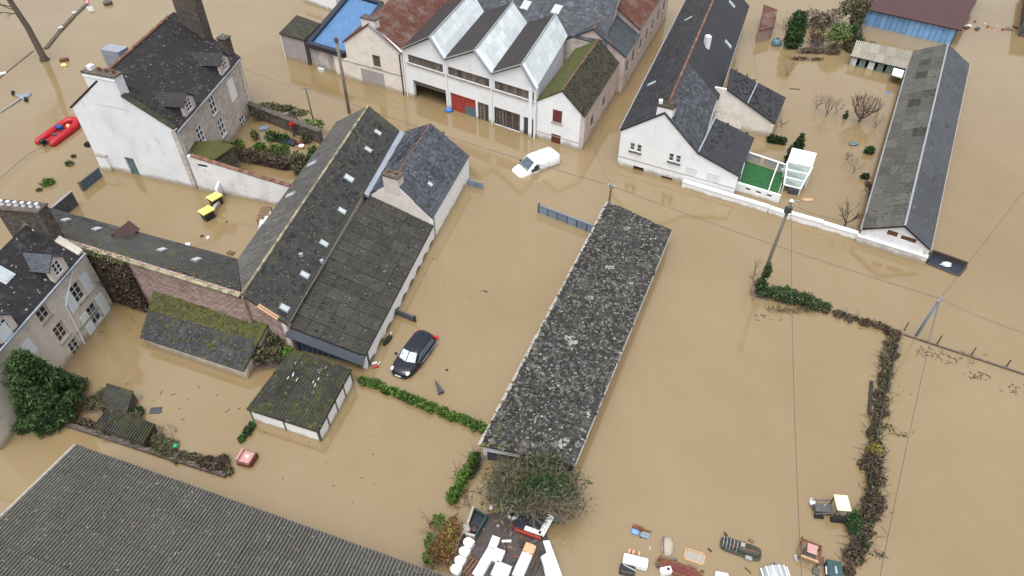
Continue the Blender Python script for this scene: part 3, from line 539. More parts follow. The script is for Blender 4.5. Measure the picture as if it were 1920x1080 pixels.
# --- L-shaped barn: main hall, side wing on the high wall, lean-to, south end
HR, HE = 4.85, 3.0
R0, R1 = G(690, 199, HR), G(453, 552, HR); WN, WS = G(631, 229, HE), G(446, 486, HE); EN, ES = G(747, 245, HE), G(538, 607, HE)
bn = thing('slate_barn', 'long barn with weathered slate roof, lichened ridge and seven small roof lights', 'barn', xy(lerp(R0, R1, .5)))
slope(bn, WS, WN, R0, R1, 'slate_streak_sheen', .16, .1, 0, .12); slope(bn, ES, EN, R0, R1, 'slate_barn', .16, .08, .02, .12)
ridge(bn, R1, R0, 'lichen_tile', .11, .45)
wall(bn, xy(WN), xy(WS), [(0, -1), ((WN - WS).length, -1), ((WN - WS).length, HE - .25), (0, HE - .25)], (), 'stone_beige', .3, off=-.15)   # inner face towards the courtyard
wall(bn, xy(ES), xy(EN), [(0, -1), ((EN - ES).length, -1), ((EN - ES).length, HE - .1), (0, HE - .1)], (), 'stone_beige', .3, off=-.1)
wall(bn, xy(EN), xy(WN), [(0, -1), ((EN - WN).length, -1), ((EN - WN).length, HE - .1), ((EN - WN).length * .46, HR - .15), (0, HE - .1)], (), 'stone_grey', .3, off=-.1)
sg = (xy(ES) - xy(R1)).length
wall(bn, xy(R1), xy(ES), [(0, -1), (sg, -1), (sg, HE - .12), (0, HR - .12)], (), 'stone_pink', .3, off=-.05)
MB().bar(lerp(R1, ES, .35) - Vector((0, 0, .05)), lerp(R1, ES, .8) - Vector((0, 0, .05)), .3, .08).build('verge_board', 'wood_light', bn)
for (u, v) in ((708, 249), (690, 281), (654, 335), (641, 396), (607, 457), (571, 516), (533, 578)): skylight(bn, ES, EN, R0, u, v, .36 if v != 335 else .5, .55 if v != 335 else .7)
for (u, v) in ((545, 366), (585, 308)): skylight(bn, WS, WN, R0, u, v, .4, .8)
for (u, v) in ((565, 480), (604, 492)): MB().lathe(on_plane(ES, (EN - ES).cross(R0 - ES).normalized(), u, v), [(.16, 0), (.13, .2), (.16, .22)], 8).build('vent', 'lead', bn)
# side wing: one slope down to the courtyard from the high boundary wall
K0, K1 = G(150, 462, HR), G(453, 556, HR) ; N0, N1 = G(75, 385, HE), G(446, 486, HE); K0 = K0 + (K0 - K1) * .1; N0 = N0 + (N0 - N1) * .05
wg = thing('courtyard_outbuilding', 'long low outbuilding with dark slate roof sloping down to the courtyard', 'outbuilding', xy(lerp(K0, N1, .5)))
slope(wg, N1, N0, K0, lerp(K1, K0, .002), 'slate_barn', .16, .1, -.02, .3)
ridge(wg, K0, lerp(K1, K0, .01), 'lichen_tile', .15, .42)
Lk = (K1 - K0).length
wall(wg, xy(K0), xy(K1), [(-.3, -1), (Lk, -1), (Lk, HR - .08), (-.3, HR - .08)], (), 'stone_pink', .35, off=-.02)
wall(wg, xy(N1), xy(N0), [(0.1, -1), ((N1 - N0).length, -1), ((N1 - N0).length, HE - .2), (0.1, HE - .2)], (), 'stone_beige', .3)
for (u, v) in ((124, 413), (182, 430), (304, 469), (369, 487)): skylight(wg, N1, N0, K0, u, v, .38, .5)
nL = (N0 - N1).length; sdm, _ = V(xy(N1), xy(N0), 252, 441)
dormer(wg, xy(N1), xy(N0), sdm, 1.2, HE - .1, HE + .3, HE + .8, 1.0, 'wood_brown', 'tile_maroon', (.6, .5), 'wood_brown')
# lean-to with big sheets
U0, U1, L0, L1 = G(538, 612, 2.5), G(693, 366, 2.5), G(684, 668, 1.35), G(812, 424, 1.35)
lt = thing('sheet_roof_lean_to', 'wide lean-to of big dark weathered sheets along the slate barn', 'lean-to', xy(lerp(U0, L1, .5)))
MB().slab([L0, L1, U1, U0], .08).build('roof_deck', 'felt_dark', lt)
sheets(lt, L0, L1, U1, U0, 13, 5, 'fibro_dark', 6, .018, jit=.012, rise=.04, gap=.016)
LE = (L1 - L0).length; pr = [(LE, -1), (LE, 1.28), (0, 1.28), (0, -1)]; na = 9; bot = []
for i in range(na):
    s0 = LE * i / na + .22; s1 = LE * (i + 1) / na - .22
    bot += [(s0, -1)] + [((s0 + s1) / 2 - (s1 - s0) / 2 * math.cos(t), .0 + .3 * math.sin(t)) for t in (math.pi * j / 8 for j in range(9))] + [(s1, -1)]
wall(lt, xy(L0), xy(L1), [(0, -1)] + bot + [(LE, -1), (LE, 1.28), (0, 1.28)], (), 'render_bright', .3, 'arcade_wall', -.02)
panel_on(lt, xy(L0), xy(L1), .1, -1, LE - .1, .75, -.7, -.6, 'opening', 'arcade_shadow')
MB().bar(Z(L0, 1.36) + (L0 - L1).normalized() * .1, Z(L1, 1.36), .1, .1).build('eave_edge', 'plastic_black', lt)
fn = (xy(L0) - xy(U0)); fL = fn.length
wall(lt, xy(U0), xy(L0), [(0, -1), (fL, -1), (fL, 1.2), (0, 2.35)], (), 'navy_sheet', .2, 'end_wall', -.25)
for i in range(14):
    s = fL * (i + .5) / 14; panel_on(lt, xy(U0), xy(L0), s - .12, -.6, s + .1, 2.3 - 1.15 * (s / fL) - .45, -.24, -.19, 'navy_sheet', 'wall_sheet')
MB().prism([face_pt(U0, L0, 0, 2.42, .02), face_pt(U0, L0, fL, 1.27, .02), face_pt(U0, L0, fL, .85, .45), face_pt(U0, L0, 0, 2.0, .45)], (0, 0, -.06)).build('fascia', 'navy_fascia', lt)
# annex with blue slates
HA = 2.25; Q0, Q1 = G(807, 232, 4.6), G(738, 338, 4.6); AE0, AE1 = G(878, 292, HA), G(811, 406, HA); AW0, AW1 = G(758, 247, HA + .5), G(691, 362, HA + .5)
an = thing('blue_slate_annex', 'small house with blue slate roof and crumbling chimney joined to the barn', 'house', xy(lerp(Q0, Q1, .5)))
slope(an, AE1, AE0, Q0, Q1, 'slate_blue', .14, .12, .08, .1); slope(an, AW1, AW0, Q0, Q1, 'slate_blue', .14, 0, .08, .1)
ridge(an, Q1, Q0, 'terracotta', .06, .45)
aL = (AE0 - AE1).length; gS = (xy(AE1) - xy(AW1)).length; tq = (xy(Q1) - xy(AW1)).dot((xy(AE1) - xy(AW1)).normalized())
wall(an, xy(AE1), xy(AE0), [(0, -1), (aL, -1), (aL, HA - .1), (0, HA - .1)], [hole(aL * .62, 1.2, 2.4, .18)], 'render_bright', .3)
panel_on(an, xy(AE1), xy(AE0), aL * .62 - 1.25, 1.1, aL * .62 + 1.25, 1.3, -.1, -.06, 'paint_pale', 'vent_slot')
wall(an, xy(AW1), xy(AE1), [(0, -1), (gS, -1), (gS, HA - .1), (tq, 4.48), (0, HA + .4)], (), 'render_cream', .3)
wall(an, xy(AE0), xy(AW0), [(0, -1), (gS, -1), (gS, HA + .1), (gS - tq, 4.1), (0, HA - .3)], (), 'render_clean', .3, off=-.1)
MB().slab([G(744, 241, 2.9), G(759, 249, 2.85), G(691, 367, 2.85), G(673, 358, 2.9)], .25).build('lead_gutter', 'lead', an)
c0 = xy(lerp(Q1, Q0, .04)); rzA = math.atan2((xy(AE1) - xy(AW1)).y, (xy(AE1) - xy(AW1)).x)
ck = stack(an, c0 - Vector((.15, .1, 0)), 1.4, .8, 3.4, 4.95, rzA, 'stone_beige', 2, 'terracotta', poth=.25)
skylight(an, AE1, AE0, Q0, 806, 346, .3, .35)
MB().tube([face_pt(AE1, AE0, .1, 2.1, .06), face_pt(AE1, AE0, .1, .1, .06)], .045, 6).build('drainpipe', 'zinc', an)
gt = thing('gate_leaf', 'short grey gate leaf standing open beside the blue slate annex', 'gate', xy(G(890, 345)))
for i in range(2): MB().run(lerp(G(877, 347), G(904, 355), i / 2), lerp(G(877, 347), G(904, 355), i / 2 + .48), .08, -.8, .62).build('gate_panel', 'gate_grey', gt)
MB().run(G(904, 355), G(906, 356), .14, -.8, .75).build('post', 'zinc', gt)

# --- mossy shed leaning on the high wall
ms = thing('mossy_slate_shed', 'low shed with shaggy mossy slate roof under the high pink wall', 'shed', xy(G(380, 640)))
a0, a1, b1, b0 = G(262, 634, .95), G(455, 697, .95), G(505, 603, 2.5), G(287, 547, 2.5); a0_m, a1_m, b1_m, b0_m = a0, a1, b1, b0
MB().slab([a0, a1, lerp(a1, b1, .6), lerp(a0, b0, .6)], .14).build('roof_slope', 'slate_moss', ms)
MB().slab([lerp(a0, b0, .601), lerp(a1, b1, .601), b1, b0], .16).build('roof_top', 'moss_roof', ms)
m0, m1 = lerp(xy(a0), xy(b0), .09), lerp(xy(a1), xy(b1), .05); mL = (m1 - m0).length
wall(ms, m0, m1, [(.25, -1), (mL, -1), (mL, .82), (.25, .82)], (), 'stone_beige', .25)
wall(ms, xy(b0), m0, [(0, -1), ((m0 - xy(b0)).length, -1), ((m0 - xy(b0)).length, .82), (0, 2.3)], (), 'stone_beige', .25, off=-.2)
wall(ms, m1, xy(b1), [(0, -1), ((m1 - xy(b1)).length, -1), ((m1 - xy(b1)).length, 2.3), (0, .82)], (), 'stone_beige', .25, off=-.2)

# --- garage with white panel walls
ga = thing('panel_garage', 'garage of white panels with mossy corrugated roof below the barn', 'garage', xy(G(565, 745)))
r0, r1, r2, r3 = G(462, 768, 1.1), G(597, 811, 1.1), G(660, 693, 1.35), G(548, 655, 1.35); r0_g, r1_g, r2_g, r3_g = r0, r1, r2, r3
MB().slab([r0, r1, r2, r3], .07).build('roof_deck', 'felt_dark', ga)
sheets(ga, r0, r1, r2, r3, 5, 3, 'fibro_moss', 5, .03, jit=.015)
ins = lerp(lerp(r0, r2, .5), lerp(r1, r3, .5), .5); w = [xy(lerp(p, ins, .035)) for p in (r0, r1, r2, r3)]
for (p, q, n, gm) in ((w[0], w[1], 2, .06), (w[1], w[2], 4, .06), (w[3], w[0], 3, .06), (w[2], w[3], 2, .06)):
    L_ = (q - p).length
    for i in range(n): panel_on(ga, p, q, L_ * i / n + gm, -1, L_ * (i + 1) / n - gm, 1.02, -.08, 0, 'render_bright', 'wall_panel')
    for i in range(n + 1):
        s = min(max(L_ * i / n, .06), L_ - .06); panel_on(ga, p, q, s - .06, -1, s + .06, 1.03, -.06, .02, 'metal_dark', 'post')
MB().bar(Z(w[1], 1.04), Z(w[2], 1.3), .08, .08).build('roof_edge', 'zinc', ga)
for (u, v, n) in ((562, 678, 4), (606, 692, 5), (612, 706, 3), (596, 716, 4), (548, 706, 4)):   # broken, bleached slivers of sheet
    for i in range(n):
        c = G(u + random.uniform(-9, 9), v + random.uniform(-9, 9), 1.36); dd = (r2 - r1).normalized() * random.uniform(.05, .13); MB().bar(c - dd, c + dd, .04, .03).build('bleached_patch', 'paint_pale', ga)

# --- stone house with shutters, bottom left
sA, sB = xy(G(131, 678)), xy(G(213, 571)); sd = (sB - sA).normalized(); HS = 5.2
sA2 = sA - sd * 7.0; SL = (sB - sA2).length; sn = Vector((sd.y, -sd.x, 0)); HD = 5.2; S3 = sB - sn * HD; S4 = sA2 - sn * HD; HSR = 7.6
hs_ = thing('shuttered_stone_house', 'beige stone house with pale open shutters and black slate roof at left', 'house', lerp(sA2, S3, .5))
def sp(u, v): return V(sA2, sB, u, v)
WN_ = [(*sp(80, 585), .95, 1.35), (*sp(115, 622), .95, 1.35), (*sp(147, 548), 1.0, 1.5), (*sp(178, 588), 1.05, 1.7), (*sp(142, 650), .9, 1.3)]
wall(hs_, sA2, sB, [(0, -1), (SL, -1), (SL, HS), (0, HS)], [hole(*q) for q in WN_], 'stone_beige', .4, off=-.004)
for i, q in enumerate(WN_): window(hs_, sA2, sB, *q, 2, 3, 'stone_beige' if i < 2 else 'paint_pale', 'pane_dark', .2, 'stone_trim', .07)
for i in (2, 3):
    s, h, w_, k = WN_[i]
    for sg in (-1, 1): panel_on(hs_, sA2, sB, s + sg * .95 - .38, h - k / 2, s + sg * .95 + .38, h + k / 2, .02, .09, 'paint_iceblue', 'shutter')
for (u, v) in ((53, 653), (8, 625)):
    s, h = sp(u, v); panel_on(hs_, sA2, sB, s - .4, h - .6, s + .4, h + .6, .02, .09, 'paint_iceblue', 'shutter')
for s, h in ((sp(163, 600)),): panel_on(hs_, sA2, sB, s - 1.3, h - .08, s + 1.3, h + .08, .0, .1, 'stone_trim', 'ledge')
wall(hs_, sB, S3, [(0, -1), (HD, -1), (HD, HS), (HD / 2, HSR + .15), (0, HS)], (), 'stone_beige', .5)
wall(hs_, S4, sA2, [(0, -1), (HD, -1), (HD, HS), (HD / 2, HSR - .1), (0, HS)], (), 'stone_beige', .4)
wall(hs_, S3, S4, [(0, -1), (SL, -1), (SL, HS), (0, HS)], (), 'stone_beige', .4)
P0 = Z(lerp(sA2, S4, .5), HSR); P1 = Z(lerp(sB, S3, .5), HSR)
slope(hs_, Z(sA2, HS), Z(sB, HS), P1, P0, 'slate_black', .16, .25, .1, -.2); slope(hs_, Z(S4, HS), Z(S3, HS), P1, P0, 'slate_black', .16, .2, .1, -.2)
MB().bar(face_pt(sA2, sB, 0, HS - .05, .27), face_pt(sA2, sB, SL - .2, HS - .05, .27), .14, .12).build('gutter', 'lead', hs_)
sd1, _ = sp(112, 510); dormer(hs_, sA2, sB, sd1, 1.5, HS, HS + 1.05, HS + 1.7, 2.4, 'stone_beige', 'slate_blue', (.75, 1.0), 'paint_white')
sd2, _ = sp(5, 610); dormer(hs_, sA2, sB, sd2, 1.5, HS, HS + 1.05, HS + 1.7, 2.4, 'stone_beige', 'slate_blue', (.75, 1.0), 'paint_white')
rzS = math.atan2(-sn.y, -sn.x)
sk = stack(hs_, xy(lerp(P1, sB, -.02)) + sd * -.1 , 3.0, .9, 6.0, 8.7, rzS, 'stone_dark', 6, 'paint_pale', poth=.3)
MB().slab([Z(sB, HS + .1), Z(sB - sd * .55, HS + .1), P1 - sd * .55 + Vector((0, 0, .22)), P1 + Vector((0, 0, .22))], .3).build('gable_parapet', 'stone_beige', hs_)
MB().slab([Z(S3, HS + .1), Z(S3 - sd * .55, HS + .1), P1 - sd * .55 + Vector((0, 0, .22)), P1 + Vector((0, 0, .22))], .3).build('gable_parapet', 'stone_beige', hs_)
skylight(hs_, Z(sA2, HS), Z(sB, HS), P1, 3, 515, .8, 1.0, 'pane_sky', 'paint_pale')
MB().tube([face_pt(sA2, sB, sp(130, 500)[0], 4.9, .08), face_pt(sA2, sB, sp(115, 565)[0], 3.4, .08), face_pt(sA2, sB, sp(115, 565)[0] - .3, 0, .08)], .05, 6).build('drainpipe', 'paint_white', hs_)

# --- big shed with corrugated roof, bottom left
bs = thing('corrugated_hall', 'huge hall roof of grey corrugated sheets in the bottom left corner', 'shed', xy(G(380, 1000)))
f0, f1 = G(145, 836, 2.6), G(860, 1091, 2.6); fd = (f1 - f0).normalized(); fb = (G(0, 976, 3.3) - f0); fb.z = 0; fb = fb.normalized()
k0, k1 = f0 + fb * 12.5 + Vector((0, 0, 1.7)), f1 + fb * 12.5 + Vector((0, 0, 1.7))
k0_h, k1_h = k0, k1; f0_h, f1_h = f0, f1
MB().slab([f0, f1, k1, k0], .1).build('roof_deck', 'felt_dark', bs)
sheets(bs, f0, f1, k1, k0, 24, 6, 'fibro_grey', 5, .07, jit=.03, rise=.06)
MB().bar(f0 + fd * -.12 + Vector((0, 0, .05)), k0 + fd * -.12 + Vector((0, 0, .05)), .14, .1).build('verge', 'stone_trim', bs)
MB().prism([Z(lerp(p, (f0 + k1) / 2, .02), -1) for p in (f0, f1, k1, k0)], (0, 0, 3.3)).build('walls', 'render_lilac', bs)

# --- central shed under lichen
cs = thing('lichen_roof_shed', 'long shed in the middle with black and grey lichen covered roof', 'shed', xy(G(1090, 640)))
c0, c1, c2, c3 = G(900, 835, 1.75), G(1140, 379, 1.75), G(1259, 433, 1.45), G(1077, 872, 1.45)
MB().slab([c3, c2, c1, c0], .1).build('roof_deck', 'felt_dark', cs)
sheets(cs, c3, c2, c1, c0, 26, 3, 'fibro_lichen', 5, .02, jit=.03, rise=.04)
for nm_, mm_, k_, r_ in (('moss_crust', 'moss_tuft', 1500, (.07, .17)), ('grey_lichen', 'lichen_grey', 2600, (.04, .16)), ('pale_lichen', 'lichen_pale', 800, (.025, .11))): crust(nm_, mm_, cs, c3, c2, c1, c0, k_, r_, .085, up=.05)
crust('golden_moss', 'moss_gold', cs, c3, c2, c1, c0, 420, (.06, .16), .1, dens=lambda u, v: max(0.02, 1 - u * 7 - (1 - v) * 1.6) if u < .3 else (.03 if v < .9 else .12))
for (u_, v_) in ((1105, 560), (1176, 430), (1143, 503), (1068, 636), (1075, 645)): pp = on_plane(c3, (c2 - c3).cross(c0 - c3).normalized(), u_, v_); crust('white_lichen_patch', 'lichen_pale', cs, pp + Vector((-.3, -.2, 0)), pp + Vector((.3, -.2, 0)), pp + Vector((.3, .2, 0)), pp + Vector((-.3, .2, 0)), 26, (.05, .13), .11)
ctr = (c0 + c2) / 2; wq = [xy(p + (ctr - p).normalized() * .25) for p in (c0, c3, c2, c1)]
for (p, q, mm) in ((wq[0], wq[1], 'paint_navy'), (wq[1], wq[2], 'stone_beige'), (wq[2], wq[3], 'stone_beige'), (wq[3], wq[0], 'stone_beige')):
    L_ = (q - p).length; wall(cs, p, q, [(0, -1), (L_, -1), (L_, 1.3), (0, 1.3)], (), mm, .25, off=-.002)
mb = MB(); prev = None; n = 30
for i in range(n):                                     # crumbling mortar along the west verge
    a = lerp(c0, c1, i / n); b = lerp(c0, c1, (i + random.uniform(.7, 1.0)) / n); mb.bar(a + Vector((-.05, 0, .02)), b + Vector((-.05, 0, .02)), random.uniform(.1, .26), .1)
mb.build('mortar_verge', 'stone_trim', cs)
MB().bar(c3 + Vector((.06, 0, 0)), c2 + Vector((.06, 0, 0)), .05, .06).build('eave_edge', 'stone_trim', cs)
panel_on(cs, wq[0], wq[1], .1, .95, 2.2, 1.28, .0, .06, 'paint_pale', 'lintel')
gt = thing('yard_gate', 'long low grey blue panelled gate joined to the lichen roof shed', 'gate', xy(G(1060, 402)))
ga0, ga1 = xy(G(1009, 398)), xy(G(1118, 440)); n = 6
for i in range(n):
    p, q = lerp(ga0, ga1, (i + .02) / n), lerp(ga0, ga1, (i + .97) / n); MB().run(p, q, .07, -.9, .72).build('gate_panel', 'gate_grey', gt)
    MB().run(p, lerp(p, q, .05), .13, -.9, .8).build('gate_post', 'gate_dark', gt)
MB().run(ga0, ga1, .12, .74, .82).build('top_rail', 'gate_grey', gt); MB().run(ga0, lerp(ga0, ga1, .02), .2, -.9, .95).build('end_post', 'metal_dark', gt)

# --- workshop with three north lights
A = xy(G(770, 181)); B = xy(G(1003, 259)); d = (B - A).normalized(); L_ = (B - A).length; dv = Vector((3.6, 11.45, 0))
wk = thing('sawtooth_workshop', 'white workshop with three sawtooth roofs of pale glass', 'workshop', lerp(A, B, .5) + dv * .5)
val = [(-.5, 5.15), (4.87, 5.45), (10.4, 5.45), (15.35, 5.2)]; pk = [(3.36, 7.3), (8.62, 7.25), (13.8, 7.2)]
prof = [(-.5, -1), (15.35, -1), val[3], pk[2], val[2], pk[1], val[1], pk[0], val[0]]
hol = [(.2, 3.85, 4.6, 4.75), (5.2, 3.85, 10.1, 4.75), (10.7, 3.85, 15.1, 4.75), (.55, -.9, 4.75, 2.05), (5.3, -.9, 8.4, 2.0), (8.65, -.9, 9.95, 1.95), (10.6, .1, 13.6, 2.0), (14.0, -.9, 15.1, 1.95)]
wall(wk, A, B, prof, hol, 'render_clean', .35)
wall(wk, B, B + dv, [(0, -1), (12, -1), (12, 5.1), (0, 5.1)], (), 'render_clean', .35, off=-.36)
wall(wk, A + dv - d * .5, A - d * .5, [(0, -1), (12, -1), (12, 5.05), (0, 5.05)], (), 'render_clean', .35, off=-.004)
F = lambda s, h, o=0: face_pt(A, B, s, h, o)
for i in range(3):
    v0, p, v1 = val[i], pk[i], val[i + 1]
    MB().slab([F(*v0, .1), F(*v0, .1) + dv, F(*p, .1) + dv, F(*p, .1)], .14).build('dark_slope', 'felt_dark', wk)
    a, b, c, e = F(*v1, .1), F(*p, .1), F(*p, .1) + dv, F(*v1, .1) + dv
    MB().slab([a, e, c, b], .08).build('glazing_frame', 'paint_pale', wk); nn = (b - a).cross(e - a).normalized(); nn = nn if nn.z > 0 else -nn
    for ix in range(9):
        for iy in range(3):
            bl = lambda u, w: lerp(lerp(a, e, u), lerp(b, c, u), w) + nn * .012
            g = .04; MB().prism([bl((ix + g) / 9, (iy + g) / 3), bl((ix + 1 - g) / 9, (iy + g) / 3), bl((ix + 1 - g) / 9, (iy + 1 - g) / 3), bl((ix + g) / 9, (iy + 1 - g) / 3)], nn * .02).build('roof_pane', 'glass_roof', wk)
    MB().bar(F(*v0, .2) + Vector((0, 0, .02)), F(*p, .2) + Vector((0, 0, .06)), .2, .1).build('verge_trim', 'zinc', wk); MB().bar(F(*p, .2) + Vector((0, 0, .06)), F(*v1, .2) + Vector((0, 0, .02)), .22, .12).build('verge_trim', 'lead', wk)
    MB().bar(b + Vector((0, 0, .06)), c + Vector((0, 0, .06)), .14, .08).build('ridge_cap', 'zinc', wk)
    x0, x1 = ((.2, 4.6), (5.2, 10.1), (10.7, 15.1))[i]
    window(wk, A, B, (x0 + x1) / 2, 4.3, x1 - x0, .9, 9, 1, 'wood_grey', 'pane_dirty', .15, None, .05)
    panel_on(wk, A, B, x0 - .2, 3.68, x1 + .2, 3.82, .0, .1, 'stone_trim', 'sill_band')
for s in (-.3, 5.0, 10.4, 15.28): MB().tube([F(s, 5.2, .08), F(s, -.6, .08)], .07, 6).build('drainpipe', 'paint_white', wk)
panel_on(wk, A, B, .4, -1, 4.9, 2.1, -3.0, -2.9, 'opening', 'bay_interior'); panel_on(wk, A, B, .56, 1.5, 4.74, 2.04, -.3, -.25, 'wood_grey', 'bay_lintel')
panel_on(wk, A, B, 5.32, -1, 6.95, 1.98, -.2, -.14, 'paint_red', 'sliding_door', 'red half of the workshop door'); panel_on(wk, A, B, 6.97, 1.0, 8.38, 1.98, -.2, -.14, 'paint_red', 'sliding_door'); panel_on(wk, A, B, 6.97, -1, 8.38, .99, -.2, -.14, 'paint_teal', 'sliding_door')
window(wk, A, B, 9.3, .55, 1.3, 2.8, 3, 1, 'wood_dark', 'pane_dirty', .15, None, .06); window(wk, A, B, 12.1, 1.05, 3.0, 1.9, 8, 1, 'wood_dark', 'pane_dirty', .15, None, .06)
panel_on(wk, A, B, 14.02, -1, 15.08, 1.93, -.2, -.12, 'gate_dark', 'door')
tp = tag(MB().lathe(F(5.25, -.05, .35), [(.1, 0), (.3, .08), (.36, .2), (.2, .34)], 10, 1.3, .8).build('blue_tarpaulin', 'paint_blue', smooth=True), 'crumpled bright blue tarpaulin at the foot of the red workshop door', 'tarpaulin')
# hall behind the workshop
rb = thing('rear_slate_hall', 'slate roofed hall rising directly behind the sawtooth workshop', 'building', A + dv * 1.3 + d * 7)
e0, e1 = A + dv + d * 1.5, B + dv + d * 4.2; bk = dv.normalized()
rbe = [Z(e0, 5.3), Z(e1, 5.3), Z(e1 + bk * 6, 8.6), Z(e0 + bk * 6, 8.6)]
slope(rb, Z(e0, 5.3), Z(e1, 5.3), Z(e1 + bk * 6, 8.6), Z(e0 + bk * 6, 8.6), 'slate_mix', .15, .1); slope(rb, Z(e0 + bk * 12, 5.3), Z(e1 + bk * 12, 5.3), Z(e1 + bk * 6, 8.6), Z(e0 + bk * 6, 8.6), 'slate_mix', .15, .1)
gable_body(rb, e1, e1 + bk * 12, e0 + bk * 12, e0, 5.2, 5.2, .5, 8.45, 'stone_grey')
for (u, v) in ((986, 10), (1044, 18)): skylight(rb, Z(e0, 5.3), Z(e1, 5.3), Z(e1 + bk * 6, 8.6), u, v, .8, 1.0, 'pane_sky', 'paint_pale')

# --- gable house with rusty tiles, left of the workshop
A2 = xy(G(632, 141)); B2 = A - d * .55; d2 = (B2 - A2).normalized(); L2 = (B2 - A2).length
rg = thing('rust_tile_house', 'cream gable house with rust red tiled roof beside the workshop', 'house', lerp(A2, B2, .5) + dv * .6)
a_, b_ = 1.9, L2 - .05; wq_ = V(A2, B2, 706, 115)
wall(rg, A2, B2, [(0, -1), (b_, -1), (b_, 4.7), (5.5, 6.9), (a_, 4.4), (a_, 2.2), (0, 2.2)], [hole(wq_[0], wq_[1], 1.0, 1.3)], 'render_cream', .3)
window(rg, A2, B2, wq_[0], wq_[1], 1.0, 1.3, 1, 2, 'wood_grey', 'pane_dirty', .15)
panel_on(rg, A2, B2, 3.6, -1, 6.6, 1.75, .0, .035, 'render_lilac', 'repair_patch'); panel_on(rg, A2, B2, .1, 2.05, b_ - .1, 2.14, .0, .04, 'stone_trim', 'string_course')
F2 = lambda s, h, o=0: face_pt(A2, B2, s, h, o); bv = dv * 1.45
slope(rg, F2(b_, 4.7), F2(b_, 4.7) + bv, F2(5.5, 6.95) + bv, F2(5.5, 6.95), 'tile_red', .15, .1); slope(rg, F2(a_, 4.4), F2(a_, 4.4) + bv, F2(5.5, 6.95) + bv, F2(5.5, 6.95), 'tile_red', .15, .3)
wall(rg, F2(a_, 0) + bv, F2(a_, 0), [(0, -1), (bv.length, -1), (bv.length, 4.3), (0, 4.3)], (), 'render_cream', .3, off=-.01)
wall(rg, F2(b_, 0) + bv, F2(a_, 0) + bv, [(0, -1), (b_ - a_, -1), (b_ - a_, 4.4), (3.6, 6.9), (0, 4.7)], (), 'render_cream', .3)
stack(rg, F2(5.4, 0, -.5), 1.7, .8, 5.8, 7.25, math.atan2(d2.y, d2.x), 'render_cream', 0, cap='stone_dark')
MB().tube([F2(b_ - .25, 4.5, .09), F2(b_ - .25, -.5, .09)], .06, 6).build('drainpipe', 'plastic_black', rg)
MB().bar(F2(5.6, 6.85, .05), F2(b_, 4.62, .05), .2, .1).build('verge_flashing', 'lead', rg)
# --- blue flat roof
bf = thing('blue_flat_roof_building', 'low sooty building with bright blue flat roof and dark parapet', 'building', xy(G(640, 60)))
p = [G(577, 80, 2.75), G(650, 101, 2.75), G(716, 6, 2.75), G(655, -12, 2.75)]; ct = (p[0] + p[2]) / 2
MB().slab([Z(lerp(q, ct, .04), 2.5) for q in p], .2).build('roof_membrane', 'blue_roof', bf)
for i in range(4):
    q0, q1 = p[i], p[(i + 1) % 4]; L_ = (q1 - q0).length; wall(bf, xy(q0), xy(q1), [(0, -1), (L_, -1), (L_, 2.35), (0, 2.35)], (), 'render_sooty', .3, off=-.03); 
    e = (q1 - q0).normalized(); MB().run(q0 + e * .0, q1 - e * .31, .62, 2.352, 2.85).build('parapet', 'paint_navy', bf)
MB().run(G(598, 132), G(608, 135), .25, -.3, .35).build('meter_box', 'paint_pale', bf)
ss = thing('flat_roof_hut', 'small grey hut with dark mossy flat roof near the top edge', 'hut', xy(G(560, 80)))
p = [G(523, 62, 3.0), G(570, 75, 3.0), G(601, 44, 3.0), G(556, 28, 3.0)]; ct = (p[0] + p[2]) / 2
MB().slab(p, .16).build('roof', 'moss_flat', ss); w = [xy(lerp(q, ct, .07)) for q in p]
for i in range(4): L_ = (w[i] - w[(i + 1) % 4]).length; wall(ss, w[i], w[(i + 1) % 4], [(0, -1), (L_, -1), (L_, 2.83), (0, 2.83)], (), 'render_lilac', .2, off=-.002 * i)
MB().tube([Z(w[0], 2.7) + Vector((-.05, -.06, 0)), Z(w[0], -.5) + Vector((-.05, -.06, 0))], .06, 6).build('drainpipe', 'paint_white', ss); MB().tube([Z(w[1], 2.7) + Vector((.02, -.08, 0)), Z(w[1], -.5) + Vector((.02, -.08, 0))], .05, 6).build('drainpipe', 'plastic_black', ss)
wt = thing('white_end_building', 'white building cut off by the top edge beyond the blue roof', 'building', xy(G(600, -10)))
q0, q1, q2 = xy(G(570, 2)), xy(G(606, 15)), xy(G(634, 25))
nb = Vector((2, 8, 0))
for i, (s0, s1, h) in enumerate(((q0, q1, 1.6), (q1, q2, 3.2))):
    MB().prism([Z(s0, -1), Z(s1, -1), Z(s1 + nb, -1), Z(s0 + nb, -1)], (0, 0, h + 1)).build('wall_block', 'render_clean', wt)
    MB().slab([Z(s0, h + .15) - nb * .02, Z(s1, h + .15) - nb * .02, Z(s1 + nb, h + .15), Z(s0 + nb, h + .15)], .14).build('roof', 'zinc', wt)

